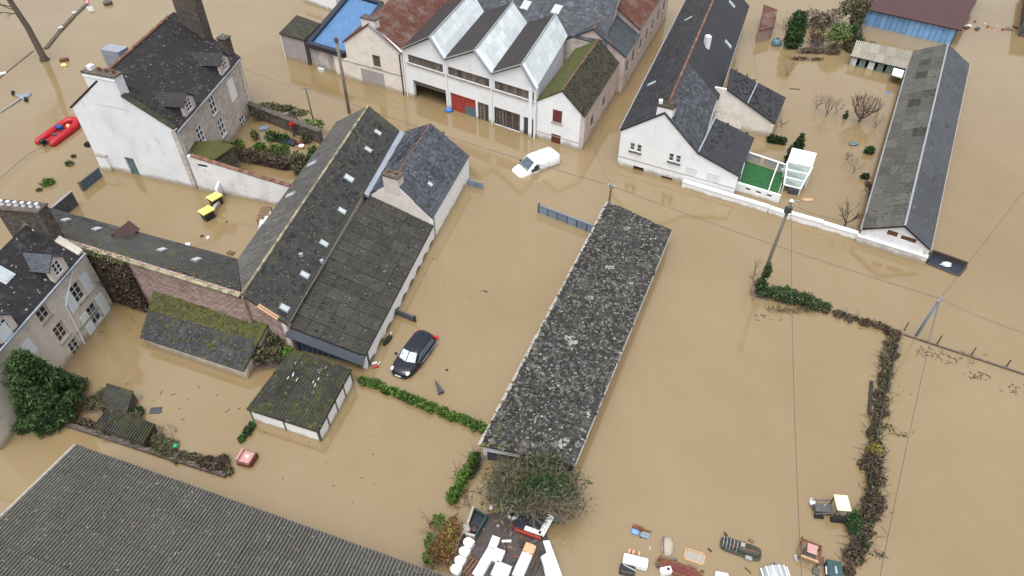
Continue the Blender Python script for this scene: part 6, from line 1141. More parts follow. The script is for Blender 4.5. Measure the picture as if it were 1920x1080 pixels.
cable('cable over the lane from brown pole to white gable house', T3, G(1094, 222, 3.6), .2, 10); cable('cable from tall wooden pole over to the workshop', T1 - Vector((0, 0, 3)), G(790, 214, 3.2), .2, 12); cable('cable across the right garden from the wing to the white house', G(1421, 150, 2.6), G(1408, 60, 4.0), .2, 8)
def sign(name, label, u, v, h, r=.28):
    b = xy(G(u, v)); t = thing(name, label, 'sign', b); MB().tube([Z(b, -1), Z(b, h)], .035, 6).build('post', 'zinc', t); c = Z(b, h); f = Vector((0, -.72, .69)).normalized(); f = Vector((.15, -1, .12)).normalized()
    x = f.cross(Vector((0, 0, 1))).normalized(); y = x.cross(f); disc = lambda rr, o: [c + f * o + x * rr * math.cos(q) + y * rr * math.sin(q) for q in (2 * math.pi * i / 20 for i in range(20))]
    MB().prism(disc(r, .03), f * .02).build('red_ring', 'lamp_red', t); MB().prism(disc(r * .72, .052), f * .006).build('white_disc', 'paint_white', t)
    MB().bar(c + f * .062 + (x + y) * r * .5, c + f * .062 - (x + y) * r * .5, .08, .006, up=f).build('red_slash', 'lamp_red', t); return t
sign('prohibition_sign', 'round red ringed road sign with slash standing in the water', 388, 47, 1.5)
s2 = sign('prohibition_sign', 'round red ringed road sign above a white plate at the top edge', 172, 25, 1.5); b = xy(G(172, 25)); MB().box(Z(b, .35) + Vector((.1, -.05, 0)), .75, .04, .55).build('white_plate', 'paint_white', s2)
rw = thing('sunken_river_wall', 'narrow flooded wall top leading from the leaning trunk to the road sign', 'wall', xy(G(120, 50))); 
for i, (a, b) in enumerate((((86, 92), (112, 60)), ((113, 59), (138, 32)), ((139, 31), (163, 8)))): MB().run(G(*a), G(*b), .45, -.6, .12 + .04 * (i % 2)).build('coping_stone', 'stone_dark', rw)
for (u, v) in ((115, 54), (140, 26)): MB().box(Z(G(u, v), .1), .5, .35, .12, .8).build('pale_stone', 'paint_pale', rw)
r2 = thing('sunken_kerb', 'thin dark sunken kerb line at the far left edge', 'kerb', xy(G(30, 122))); MB().run(G(-5, 150), G(62, 96), .12, -.4, .05).build('kerb', 'stone_dark', r2); tag(MB().box(Z(G(3, 139), -.1), .9, .4, .22, .5).build('white_board', 'paint_white'), 'white board floating at the left edge by the kerb line', 'board')
bs_ = thing('bollard_planter', 'dark round planter cut off at the top edge', 'planter', xy(G(203, 8))); MB().lathe(Z(G(203, 8), -.2), [(.5, 0), (.6, .5), (.5, .6)], 12).build('tub', 'stone_dark', bs_)

# ---------------------------------------------------------------- gates, bins and floating things
gp = thing('gate_pillar', 'stout white gate pillar at the foot of the manor gable', 'pillar', xy(G(206, 318))); MB().box(Z(G(206, 316), -1), 1.1, .8, 2.55, -.3).build('pillar', 'render_clean', gp); MB().box(Z(G(206, 316), 1.552), 1.2, .9, .1, -.3).build('cap', 'stone_trim', gp)
gb = thing('open_blue_gate', 'open dark blue gate leaf beside the white gate pillar', 'gate', xy(G(175, 338))); a, b = G(192, 330), G(158, 357)
for i in range(5): MB().run(lerp(a, b, i / 5 + .01), lerp(a, b, i / 5 + .19), .1, -.6, .8).build('gate_board', 'gate_blue', gb)
MB().run(a, b, .18, .802, .88).build('top_rail', 'gate_dark', gb); MB().run(b, lerp(b, a, -.06), .3, -.6, .95).build('end_post', 'metal_dark', gb)
g2 = thing('open_dark_gate', 'open dark slate coloured gate leaf behind the courtyard outbuilding', 'gate', xy(G(130, 380))); a, b = G(147, 383), G(110, 415)
for i in range(5): MB().run(lerp(a, b, i / 5 + .01), lerp(a, b, i / 5 + .19), .1, -.6, 1.35).build('gate_board', 'gate_dark', g2)
MB().run(lerp(a, b, .0), lerp(a, b, 1), .2, 1.352, 1.42).build('top_rail', 'zinc', g2)
def bin_(name, label, u, v, rz, body, lid, h=.75, group=None):
    t = thing(name, label, 'bin', xy(G(u, v)), rz, group=group); MB().loft([[(x * k, y * k, z) for x, y in ((-.45, -.36), (.45, -.36), (.45, .36), (-.45, .36))] for k, z in ((.85, -.4), (1.0, h))]).build('bin_body', body, t); MB().loft([[(x * k, y * k, z) for x, y in ((-.54, -.43), (.54, -.43), (.54, .43), (-.54, .43))] for k, z in ((1.0, h + .002), (1.02, h + .1), (.9, h + .15))]).build('lid', lid, t)
    MB().bar((-.58, -.25, h + .05), (-.58, .25, h + .05), .05, .05).build('handle', body, t); return t
b1 = bin_('wheelie_bin', 'dark bin with yellow lid against the garden wall buttress', 407, 383, .95, 'plastic_black', 'paint_lemon', group='yellow lidded bins'); dup(b1, xy(G(392, 409)), .9, 'dark bin with yellow lid at the free end of the concrete wall stub')
for o in list(COL.objects):
    if o.name.startswith('wheelie_bin'): o['group'] = 'yellow lidded bins'
def lump(name, label, cat, u, v, sx, sy, sz, m, rz=0, z=-.1, bev=.04, group=None): return tag(MB().box(Z(G(u, v), z), sx, sy, sz, rz).build(name, m, bevel=bev), label, cat, group)
tg_ = thing('floating_armchair', 'pinkish brown armchair floating near the end of the bank wall', 'armchair', xy(G(465, 862)), -.25)
MB().box((0, 0, -.1), .75, .75, .4).build('seat', 'paint_pink', tg_, bevel=.05); MB().box((-.42, 0, -.1), .14, .8, .6).build('armrest', 'paint_pink', tg_, bevel=.04); MB().box((.44, 0, -.1), .14, .8, .5).build('armrest', 'paint_oxblood', tg_, bevel=.04); MB().box((0, -.44, -.1), .85, .12, .42).build('backrest', 'rust', tg_, bevel=.03); MB().box((0, .05, .302), .2, .16, .02).build('label_patch', 'paint_white', tg_)
lump('dark_floating_board', 'dark square board floating in the lower left yard', 'board', 292, 770, .72, .5, .16, 'gate_dark', .1); tag(MB().lathe(Z(G(330, 838), -.05), [(.1, 0), (.2, .1), (.18, .26), (.05, .34)], 10).build('green_float', 'plastic_green', smooth=True), 'bright green plastic float by the bank weeds', 'float')
lump('dark_bench_float', 'narrow dark plank bench floating in the right garden', 'plank', 1490, 167, 1.1, .2, .14, 'wood_dark', -.12); lump('blue_crate', 'small blue crate floating right of the bare fruit tree', 'crate', 1664, 174, .5, .25, .14, 'paint_blue', .3)
tag(MB().lathe(Z(G(1600, 271), 0), [(.3, 0), (.42, .06), (.36, .14), (.1, .18)], 14, 1.15, .7).build('floating_disc', 'paint_teal', smooth=True), 'grey green oval disc floating beside the round bush', 'lid')
tag(MB().prism([Z(G(816, 716), .02), Z(G(833, 737), .02), Z(G(822, 741), .02)], (0, 0, .22)).build('dark_wedge', 'gate_dark'), 'dark triangular wedge floating below the dark car', 'board'); lump('dark_scrap', 'small dark scrap floating right of the dark car', 'scrap', 838, 694, .2, .14, .16, 'plastic_black', .6); lump('dark_scrap', 'small dark scrap floating alone in the main yard', 'scrap', 803, 543, .18, .1, .1, 'wood_dark', .2); lump('thin_stick', 'short thin stick floating in the middle of the main yard', 'stick', 911, 547, .3, .07, .06, 'wood_dark', -.5, 0, .01)
kb = thing('stub_partition', 'grey stub wall jutting from the arcade wall above the dark car', 'wall', xy(G(758, 592))); MB().run(G(742, 588), G(777, 603), .14, -.8, .5).build('panel', 'gate_dark', kb); MB().box(Z(G(779, 603), -.5), .12, .12, 1.1).build('post', 'wood_dark', kb)
mo = thing('black_scooter', 'black scooter leaning in an arch beside the dark car', 'scooter', xy(G(727, 640)), 1.1); MB().loft([oval(0, .45, .14, -.3, .8, 14), oval(0, .5, .16, .1, .8, 14), oval(-.05, .4, .12, .3, .8, 14)]).build('body', 'plastic_black', mo, smooth=True); MB().box((-.2, 0, .3), .4, .22, .1).build('seat', 'rubber', mo, bevel=.03); MB().tube([(.35, -.25, .5), (.35, .25, .5)], .025, 6).build('handlebar', 'metal_dark', mo); MB().tube([(.35, 0, .1), (.35, 0, .5)], .03, 6).build('fork', 'metal_dark', mo); MB().lathe((.42, 0, .32), [(.08, 0), (.09, .1), (.03, .14)], 10).build('headlight', 'lamp_clear', mo)
lb_ = thing('red_white_cart', 'little red and white cart floating below the arcade wall', 'cart', xy(G(704, 688)), .3); MB().box((0, 0, -.05), .4, .26, .2).build('tray', 'paint_red', lb_, bevel=.03); MB().box((0, .12, .15), .35, .12, .18).build('back', 'paint_pale', lb_, bevel=.03); MB().bar((.2, 0, .15), (.4, .1, .35), .04, .04).build('handle', 'paint_white', lb_)
tb = thing('toppled_tub_pair', 'yellow buoy with brown tub near the leaning trunk', 'buoy', xy(G(122, 120))); MB().lathe(Z(G(121, 124), -.05), [(.2, 0), (.3, .15), (.2, .32), (.05, .36)], 10, 1.3, .8).build('yellow_float', 'paint_yellow', tb, smooth=True); MB().box(Z(G(121, 114), -.1), .9, .5, .4, .4).build('brown_tub', 'rust', tb, bevel=.05)
tag(MB().lathe(Z(G(168, 271), 0), [(.45, 0), (.5, .12), (.3, .16)], 14).build('dark_round_lid', 'opening'), 'dark round well cover at the left corner of the manor gable', 'cover')
for k, (u, v, m_) in enumerate(((352, 459, 'paint_white'), (379, 443, 'plastic_black'), (390, 446, 'paint_white'), (425, 416, 'wood_dark'), (433, 475, 'wood_brown'))):
    lump('courtyard_float', ('white sack floating below the middle of the courtyard roof edge', 'black scrap floating in the courtyard', 'white scrap floating next to a black one in the courtyard', 'tiny dark scrap near the bins in the courtyard', 'brown boards heaped in the courtyard corner by the valley')[k], 'debris', u, v, (.4, .3, .3, .2, .6)[k], (.35, .15, .2, .12, .4)[k], .2, m_, k * .7)
cn = thing('glass_canopy', 'broken glass canopy hanging on the courtyard side of the barn', 'canopy', xy(G(497, 425)))
for i in range(4): p = G(484 + i * 9, 428 - i * 7, 2.3); MB().slab([p, p + Vector((.5, .1, -.1)), p + Vector((.55, .75, .25)), p + Vector((.05, .7, .3))], .03).build('canopy_pane', 'pane_sky', cn)
for i in range(3): MB().bar(G(480 + i * 14, 436 - i * 10, 2.2), G(492 + i * 14, 420 - i * 10, 2.6), .05, .05).build('canopy_bar', 'zinc', cn)
tl = thing('slatted_trellis', 'red brown slatted roof panel between garden wall and barn', 'trellis', xy(G(490, 400)))
for i in range(7): MB().bar(lerp(G(480, 412, 1.2), G(490, 388, 1.6), i / 6), lerp(G(497, 410, 1.2), G(509, 388, 1.6), i / 6), .12, .04).build('slat', 'wood_brown', tl)
for (u, v) in ((482, 412), (508, 389)): MB().tube([G(u, v, 1.3), Z(G(u, v, 1.3), -1)], .05, 6).build('post', 'wood_brown', tl)
tk = thing('green_water_tank', 'round green tank at the foot of the tall conifer', 'tank', xy(G(1455, 84))); MB().lathe(Z(G(1455, 84), -.4), [(.55, 0), (.6, .7), (.5, 1.0), (.2, 1.15)], 16).build('tank_body', 'paint_teal', tk, smooth=True); MB().lathe(Z(G(1455, 84), .752), [(.16, 0), (.16, .08)], 12).build('tank_lid', 'paint_dkteal', tk)
lump('white_tub', 'pale grey square tub right of the green tank', 'tub', 1487, 88, .75, .6, .5, 'paint_pale', .3, -.1, .1); lump('white_plank', 'short white plank floating below the pale grey tub', 'plank', 1500, 111, .55, .22, .12, 'paint_white', -.4)
db = thing('flotsam_line', 'line of red and grey flotsam at the top right corner', 'flotsam', xy(G(1850, 50)))
for (u, v, sx, m_) in ((1815, 50, .9, 'paint_pale'), (1812, 53, .8, 'rust'), (1832, 55, .8, 'gate_dark'), (1828, 41, .3, 'paint_red'), (1852, 51, .3, 'paint_red'), (1880, 56, .35, 'paint_red'), (1892, 55, .8, 'wood_grey'), (1900, 64, .3, 'paint_pink'), (1903, 52, .6, 'paint_oxblood'), (1845, 46, .25, 'paint_pale'), (1868, 50, .2, 'paint_pale'), (1860, 53, .2, 'wood_light')): MB().box(Z(G(u, v), -.05), sx, sx * .55, .22, random.uniform(0, 3)).build('flotsam_piece', m_, db, bevel=.03)
fp = thing('field_fence', 'low fence with slanting dark posts along the flooded street at right', 'fence', xy(G(1820, 668))); fp0, fp1 = G(1694, 628), G(1930, 706)
MB().run(fp0, fp1, .1, -.6, .1).build('base_rail', 'stone_dark', fp)
for (u, v) in ((1694, 622), (1756, 647), (1819, 670), (1884, 693)): b = G(u, v); MB().bar(Z(b, -.4), Z(b, .0) + Vector((.25, .3, .65)), .08, .08).build('post', 'wood_dark', fp)
# --- yard at the bottom: a patch of ground just above the water and what stands on it
yc = G(945, 1045); mb = MB(); ring = []
for k, (rr_, z) in enumerate(((0.05, .1), (1.6, .09), (2.3, .06), (2.9, -.02), (3.6, -.3))): ring.append([(yc.x + math.cos(q) * rr_ * .98 + .06 * math.sin(5 * q), yc.y - .6 + math.sin(q) * rr_ * 1.25 * (1 + .06 * math.sin(3 * q)), z) for q in (2 * math.pi * i / 40 for i in range(40))])
yd = structure(MB().loft(ring).build('yard_ground', 'tarmac', smooth=True)); 
for k, (u, v) in enumerate(((880, 1026), (872, 1043), (864, 1060), (856, 1076))):
    t = thing('calf_tub', ('white D-shaped tub, topmost of the row of four', 'white D-shaped tub, second from the top of the row', 'white D-shaped tub, third from the top of the row', 'white D-shaped tub, lowest of the row at the bottom edge')[k], 'tub', Z(G(u, v), .08), -.55, group='row of white tubs'); prof = [(.22, -.22)] + [(-.05 - .25 * math.sin(q), -.22 * math.cos(q) * -1 if False else -.24 * math.cos(q)) for q in (math.pi * i / 10 for i in range(11))] + [(.22, .22)]
    MB().prism([(x, y, 0) for x, y in prof], (0, 0, .42)).build('shell', 'paint_white', t); MB().prism([(x * 1.06, y * 1.06, .422) for x, y in prof], (0, 0, .05)).build('rim', 'car_white', t)
pl = thing('wooden_pallet', 'brown slatted wooden pallet beside the row of white tubs', 'pallet', Z(G(882, 1066), .1), .95)
for i in range(6): MB().box((0, -.5 + i * .2, .1), 1.0, .12, .04).build('slat', 'wood_brown', pl)
for i in range(3): MB().box((-.42 + i * .42, 0, 0), .1, 1.15, .098).build('bearer', 'wood_dark', pl)
for nm, lb, u, v, sx, sy, sz, m_, rz in (('white_chest', 'small white chest, uppermost in the yard', 927, 1024, .42, .62, .4, 'paint_white', -.35), ('grey_chest', 'pale grey chest touching the small white one', 933, 1047, .6, .7, .3, 'paint_pale', -.35), ('long_white_box', 'long white box beside the wooden pallet', 909, 1062, .5, 1.6, .4, 'paint_white', -.5), ('pale_slab_box', 'pale slab box at the bottom edge of the yard', 940, 1076, .85, .8, .3, 'paint_pale', -.4), ('small_white_drum', 'small white drum by the copper topped crate', 996, 1034, .28, .28, .4, 'paint_white', 0)):
    t = thing(nm, lb, 'box', Z(G(u, v), .06), rz); MB().box((0, 0, 0), sx, sy, sz).build('box_body', m_, t, bevel=.03); MB().box((0, 0, sz + .002), sx * 1.04, sy * 1.04, .05).build('box_lid', m_, t, bevel=.015)
t = thing('copper_top_crate', 'long crate with copper coloured end and white cover', 'crate', Z(G(984, 1055), .05), -.42); MB().box((0, -.35, 0), .6, 1.4, .45).build('cover', 'paint_pale', t, bevel=.06); MB().box((0, .62, 0), .6, .5, .5).build('end_box', 'paint_orange', t, bevel=.04); MB().box((.05, -.3, .452), .12, 1.3, .05).build('fold', 'paint_white', t, bevel=.02)
t = thing('brown_planks', 'pair of dark brown planks right of the copper topped crate', 'planks', Z(G(1003, 1062), .1), -.42)
for k in (-.12, .12): MB().box((k, 0, 0), .16, 1.7, .1).build('plank', 'wood_dark', t)
t = thing('white_awning', 'long white tapering awning panel at the right rim of the yard', 'awning', xy(G(1033, 1050))); q = [G(1018, 1014, .45), G(1030, 1013, .45), G(1056, 1085, .4), G(1024, 1085, .4), G(1014, 1044, .45), G(1025, 1036, .5)]
MB().slab(q, .08).build('panel', 'paint_white', t); MB().bar(G(1030, 1045, .52), G(1046, 1085, .46), .14, .03).build('fold', 'paint_pale', t); MB().bar(G(1014, 1046, .42), G(1026, 1085, .36), .05, .3).build('side', 'steel', t)
t = thing('tarped_trailer', 'red edged trailer under a white tarpaulin below the willow', 'trailer', xy(G(1000, 990))); q = [G(960, 985, .55), G(1014, 1004, .55), G(1034, 968, .55), G(985, 950, .55)]
MB().prism([Z(p, .05) for p in q], (0, 0, .42)).build('bed', 'rust', t); MB().slab([lerp(p, (q[0] + q[2]) / 2, .05) for p in q], .06).build('load', 'paint_navy', t); MB().bar(q[1] + Vector((0, 0, .04)), q[2] + Vector((0, 0, .04)), .34, .08).build('tarpaulin', 'paint_white', t); MB().bar(lerp(q[0], q[1], .45) + Vector((0, .1, .04)), q[1] + Vector((0, .1, .04)), .25, .08).build('tarpaulin', 'paint_white', t); MB().bar(lerp(q[0], q[1], .1) - Vector((0, .12, .15)), q[1] - Vector((0, .12, .15)), .1, .2).build('tailboard', 'paint_red', t)
t = thing('open_skip', 'open dark container with pale rim left of the yard centre', 'skip', xy(G(893, 980))); q = [G(870, 1000, .6), G(892, 1005, .6), G(914, 966, .6), G(888, 950, .6)]
for i in range(4): MB().prism([Z(q[i], .0), Z(q[(i + 1) % 4], .0), q[(i + 1) % 4], q[i]], ((q[0] + q[2]) / 2 - (q[i] + q[(i + 1) % 4]) / 2).normalized() * .07).build('side', 'paint_dkteal' if i else 'stone_beige', t)
MB().prism([Z(lerp(p, (q[0] + q[2]) / 2, .08), .08) for p in q], (0, 0, .1)).build('floor', 'paint_navy', t); MB().bar(q[3] + Vector((0, 0, .03)), q[0] + Vector((0, 0, .03)), .14, .06).build('rim', 'stone_trim', t)
lump('pale_rag_heap', 'pale rag heap spilling over the open container', 'rags', 876, 1000, .35, .5, .75, 'stone_trim', .4, 0, .12); lump('purple_rags', 'purple rags on the near end of the open container', 'rags', 890, 1002, .35, .35, .7, 'tile_maroon', .2, 0, .1)
ty = tag(MB().lathe(Z(G(962, 968), .1), [(.18, 0), (.32, .0), (.34, .1), (.3, .2), (.18, .2), (.16, .1), (.18, .0)], 16).build('painted_ring', 'paint_pale', smooth=True), 'pale painted tyre below the willow', 'tyre'); tag(MB().lathe(Z(G(921, 958), .3), [(.1, 0), (.14, .08), (.1, .18), (.03, .2)], 10).build('white_ball', 'paint_white', smooth=True), 'small white ball between open container and willow', 'ball')
lump('grey_lid_tub', 'grey tub at the right edge of the willow', 'tub', 1046, 972, .4, .75, .5, 'fibro_grey', -.4, -.1, .08); lump('grey_slab', 'grey slab leaning on the end of the lichen roof shed', 'slab', 943, 905, .55, .75, .12, 'fibro_grey', -.4, 1.2, .02)
# --- machines in the water, bottom right
t = thing('yellow_roof_tractor', 'small tractor with pale yellow cab roof standing in the water', 'tractor', xy(G(1550, 962)), -.1)
MB().box((.55, .1, 1.0), .75, .95, .09).build('cab_roof', 'paint_straw', t, bevel=.04)
for x, y in ((.25, -.3), (.85, -.3), (.25, .5), (.85, .5)): MB().bar((x, y, -.4), (x, y, 1.0), .06, .06).build('cab_post', 'metal_dark', t)
MB().box((-.25, .1, -.2), .95, .5, .6).build('bonnet', 'metal_dark', t, bevel=.06); MB().box((-.75, .45, .1), .28, .22, .22).build('headlamp_box', 'paint_white', t, bevel=.03); MB().bar((-.8, .5, .4), (.3, .55, .5), .05, .05).build('loader_arm', 'metal_dark', t); MB().bar((-.75, -.3, .3), (.3, -.25, .5), .05, .05).build('loader_arm', 'metal_dark', t); MB().tube([(-.35, .0, .4), (-.35, .0, .85)], .04, 8).build('exhaust', 'steel', t); MB().tube([(-.5, -.4, -.05), (-.5, -.2, -.05)], .28, 14).build('wheel', 'rubber', t); MB().tube([(.5, -.55, .0), (.5, -.3, .0)], .42, 16).build('wheel', 'rubber', t)
t = thing('blue_engine_unit', 'blue and brown engine unit half sunk at the bottom', 'machine', xy(G(1199, 1000)), -.35); MB().box((-.25, -.05, -.1), .42, .3, .3).build('blue_tank', 'blue_sheet', t, bevel=.08); MB().box((.3, -.08, -.1), .5, .25, .24).build('motor', 'gate_grey', t, bevel=.04); MB().box((-.15, .25, -.1), .6, .22, .25).build('frame', 'rust', t, bevel=.03); MB().bar((-.1, .2, .15), (.6, .2, .18), .06, .06).build('shaft', 'rust', t)
for k in range(3): MB().tube([(.2 + .14 * k, -.2, .05), (.2 + .14 * k, .08, .05)], .09, 8).build('cylinder', 'steel', t)
t = thing('white_dinghy', 'small upturned white dinghy near the bottom edge', 'boat', xy(G(1251, 1026)), 1.35); MB().loft([[(x, y, z) for x, y, z in oval(0, .55, .32, -.1, .85, 18)], oval(0, .58, .34, .08, .85, 18), oval(0, .48, .26, .22, .85, 18), oval(0, .3, .12, .28, .85, 18)]).build('hull', 'render_stained', t, smooth=True); MB().bar((-.5, .2, .24), (.45, .26, .22), .06, .05).build('keel', 'metal_dark', t)
t = thing('sunken_table', 'tan table frame sunk to its top near the dinghy', 'table', xy(G(1302, 1044)), -.35)
for a, b in (((-.5, -.3), (.5, -.3)), ((-.5, .3), (.5, .3)), ((-.5, -.3), (-.5, .3)), ((.5, -.3), (.5, .3))): MB().bar((*a, .03), (*b, .03), .08, .06).build('edge_rail', 'wood_light', t)
MB().box((0, 0, -.06), .95, .55, .065).build('top_panel', 'stone_trim', t)
t = thing(mat('hull_muddy', (0.018, 0.026, 0.02), (0.06, 0.056, 0.04), 4.0, 0.7, 0.4, stain=(3.0, 0.5, 0.7, 0.7, (0.09, 0.07, 0.045))) and 'dark_work_boat', 'long dark green work boat with tube frame floating at the bottom', 'boat', xy(G(1388, 1030)), -.36); MB().loft([oval(0, 1.0, .36, -.2, .4, 24), oval(0, 1.08, .42, .1, .4, 24), oval(0, 1.0, .36, .13, .4, 24)]).build('hull', 'hull_muddy', t); MB().loft([oval(.35, .65, .3, .162, .6, 16), oval(.35, .6, .24, .3, .6, 16)]).build('cover', 'hull_muddy', t)
for k in range(5): MB().tube([(-.95 + .18 * k, -.32, .16), (-.95 + .18 * k, -.2, .4), (-.95 + .18 * k, .2, .4), (-.95 + .18 * k, .32, .16)], .02, 5).build('frame_hoop', 'steel', t)
MB().box((.05, .1, .2), .22, .22, .2).build('pale_box', 'stone_trim', t); MB().box((.45, -.42, 0), .36, .2, .22).build('side_crate', 'zinc', t, bevel=.02); MB().bar((-.6, -.1, .22), (.9, -.05, .33), .08, .06).build('spar', 'wood_brown', t)
for k in range(9): MB().box((random.uniform(-.9, .9), random.uniform(-.3, .3), .14), random.uniform(.08, .3), random.uniform(.05, .14), random.uniform(.08, .22), random.uniform(0, 3)).build('deck_gear', random.choice(['metal_dark', 'rust', 'wood_dark', 'hull_muddy']), t)
t = thing('white_machine_hood', 'white machine hood with orange pipes at the bottom edge', 'machine', xy(G(1190, 1058)), -.25); MB().box((0, 0, 0), 1.3, .55, .5).build('hood', 'paint_white', t, bevel=.08); MB().box((-.25, .0, .502), .35, .14, .03).build('vent', 'paint_pale', t); MB().box((-.35, -.5, -.1), .8, .5, .45).build('engine', 'plastic_black', t, bevel=.08); MB().bar((-.6, -.35, .4), (.1, -.55, .4), .06, .06).build('lever', 'steel', t)
for k in (-.42, -.2, .1): MB().tube([(k, .35, .0), (k + .03, .42, .35), (k + .05, .6, .3)], .06, 7).build('pipe', 'paint_orange', t)
t = thing('rusty_hull', 'rusty brown long hull cut by the bottom edge', 'hull', xy(G(1275, 1072)), -.42); MB().loft([oval(0, 1.2, .3, -.2, .8, 18), oval(0, 1.3, .38, .2, .8, 18), oval(0, 1.22, .32, .22, .8, 18)]).build('hull', 'rust', t); MB().box((.1, 0, .222), 1.6, .3, .06).build('deck_board', 'paint_oxblood', t); MB().box((-1.15, .1, .2), .14, .2, .3).build('stem_post', 'rust', t)
t = thing('white_pump_box', 'white box with black round port beside the rusty hull', 'box', xy(G(1247, 1074)), .2); MB().box((0, 0, 0), .6, .35, .4).build('case', 'paint_white', t, bevel=.05); MB().lathe((.12, 0, .402), [(.08, 0), (.08, .03)], 12).build('port', 'plastic_black', t)
lump('white_bundle', 'white bundle just showing at the bottom edge between hull and silver tank', 'bundle', 1352, 1082, .7, .35, .3, 'paint_white', -.2, 0, .1)
t = thing('silver_ribbed_tank', 'silver ribbed tank shell cut by the bottom edge', 'tank', xy(G(1455, 1085)), .05); n = 14
arc = [(-.75 * math.cos(math.pi * i / n), .62 * math.sin(math.pi * i / n)) for i in range(n + 1)]
MB().prism([(x, -1.1, z - .1) for x, z in arc], (0, 1.6, 0)).build('shell', 'steel', t)
for i in range(2, n - 1, 2): x, z = arc[i]; MB().bar((x * 1.02, -1.1, z * 1.02 - .1), (x * 1.02, .52, z * 1.02 - .1), .07, .04).build('rib', 'paint_pale', t)
MB().lathe((0, .62, .2), [(.07, 0), (.07, .2)], 8).build('valve', 'metal_dark', t)
t = thing('rusty_tractor_frame', 'pinkish brown tractor frame with flat roof near the hedge foot', 'tractor', xy(G(1516, 1042)), -.42); MB().box((0, .05, .65), .5, .55, .06).build('roof_plate', 'paint_pink', t, bevel=.02)
for a, b in (((-.5, .5), (.45, .5)), ((-.5, -.45), (.45, -.45)), ((-.5, -.45), (-.5, .5)), ((.45, -.45), (.45, .5))): MB().bar((*a, .5), (*b, .5), .1, .08).build('frame_bar', 'wood_light' if a[1] < 0 and b[1] < 0 else 'rust', t)
for x, y in ((-.5, -.45), (.45, -.45), (-.5, .5), (.45, .5)): MB().bar((x, y, -.5), (x, y, .46), .07, .07).build('frame_post', 'rust', t)
MB().box((0, .05, -.2), .6, .5, .5).build('engine', 'metal_dark', t, bevel=.05); MB().box((.45, -.75, -.2), .35, .4, .35).build('gearbox', 'metal_dark', t, bevel=.05)
t = thing('teal_tank_box', 'dark teal box with slot at the hedge foot, bottom edge', 'box', xy(G(1560, 1074)), -.2); MB().box((0, 0, -.2), .75, .9, .75).build('case', 'paint_dkteal', t, bevel=.06); MB().box((.02, -.1, .552), .1, .4, .03).build('slot', 'steel', t); MB().bar((-.4, -.3, .3), (-.4, .1, .35), .05, .06).build('handle', 'paint_white', t)

# ---------------------------------------------------------------- weathering on the roofs: crusts of lichen and moss
crust('lichen', 'lichen_grey', bn, ES, EN, R0, R1, 420, (.03, .09), .03); crust('moss', 'moss_gold', bn, ES, EN, R0, R1, 160, (.05, .14), .03); crust('lichen', 'lichen_grey', wg, N1, N0, K0, K1, 260, (.03, .09), .03); crust('moss', 'moss_gold', wg, lerp(N1, K1, .7), lerp(N0, K0, .7), K0, K1, 200, (.06, .16), .03)
crust('lichen', 'lichen_grey', an, AE1, AE0, Q0, Q1, 220, (.03, .08), .03); crust('lichen', 'lichen_grey', lt, L0, L1, U1, U0, 260, (.03, .1), .09); crust('moss', 'moss_tuft', lt, L0, L1, U1, U0, 160, (.06, .16), .09)
crust('lichen', 'lichen_grey', bs, f0_h, f1_h, k1_h, k0_h, 900, (.03, .09), .12); crust('moss', 'moss_gold', bs, f0_h, f1_h, k1_h, k0_h, 420, (.04, .11), .12); crust('pale_lichen', 'lichen_pale', bs, f0_h, f1_h, k1_h, k0_h, 260, (.02, .06), .12)
crust('lichen', 'lichen_grey', rb2, e0_b, e1_b, q1_b, q0_b, 520, (.04, .12), .1); crust('moss', 'moss_tuft', rb2, e0_b, e1_b, q1_b, q0_b, 120, (.04, .12), .1); crust('lichen', 'lichen_grey', rb2, x1_b, x0_b, q0_b, q1_b, 200, (.03, .1), .08)
crust('lichen', 'lichen_pale', hs_, Z(sA2, HS), Z(sB, HS), P1, P0, 90, (.03, .1), .03); crust('moss', 'moss_green', ms, a0_m, a1_m, b1_m, b0_m, 340, (.05, .16), .03, dens=lambda u, v: v); crust('lichen', 'lichen_grey', ms, a0_m, a1_m, b1_m, b0_m, 200, (.03, .09), .03); crust('moss', 'moss_green', ga, r0_g, r1_g, r2_g, r3_g, 200, (.05, .15), .1)
crust('lichen', 'lichen_grey', rh, F_r[0], F_r[1], F_r[2], F_r[3], 260, (.03, .09), .03); crust('lichen', 'lichen_grey', rh, F_r[4], F_r[5], F_r[6], F_r[7], 220, (.03, .1), .03); crust('moss', 'moss_tuft', wh, Z(wB, 3.8), Z(wC, 3.8), M1, M0, 260, (.06, .18), .03); crust('dry_moss', 'moss_green', wh, Z(wB, 3.8), Z(wC, 3.8), M1, M0, 200, (.05, .14), .03)
shrub('bank_bramble', 'thick green bramble covering the ruined lean-to edge', 'shrub', 205, 775, [(0, 0, .75, .5, .4, .25, 320), (-.6, .5, .6, .5, .5, .35, 320), (.9, -.4, .7, .5, .3, .2, 220)], 'leaf_olive', .11, tw=('twig_pink', 90, .8, .9, .3, (.9, .6)))

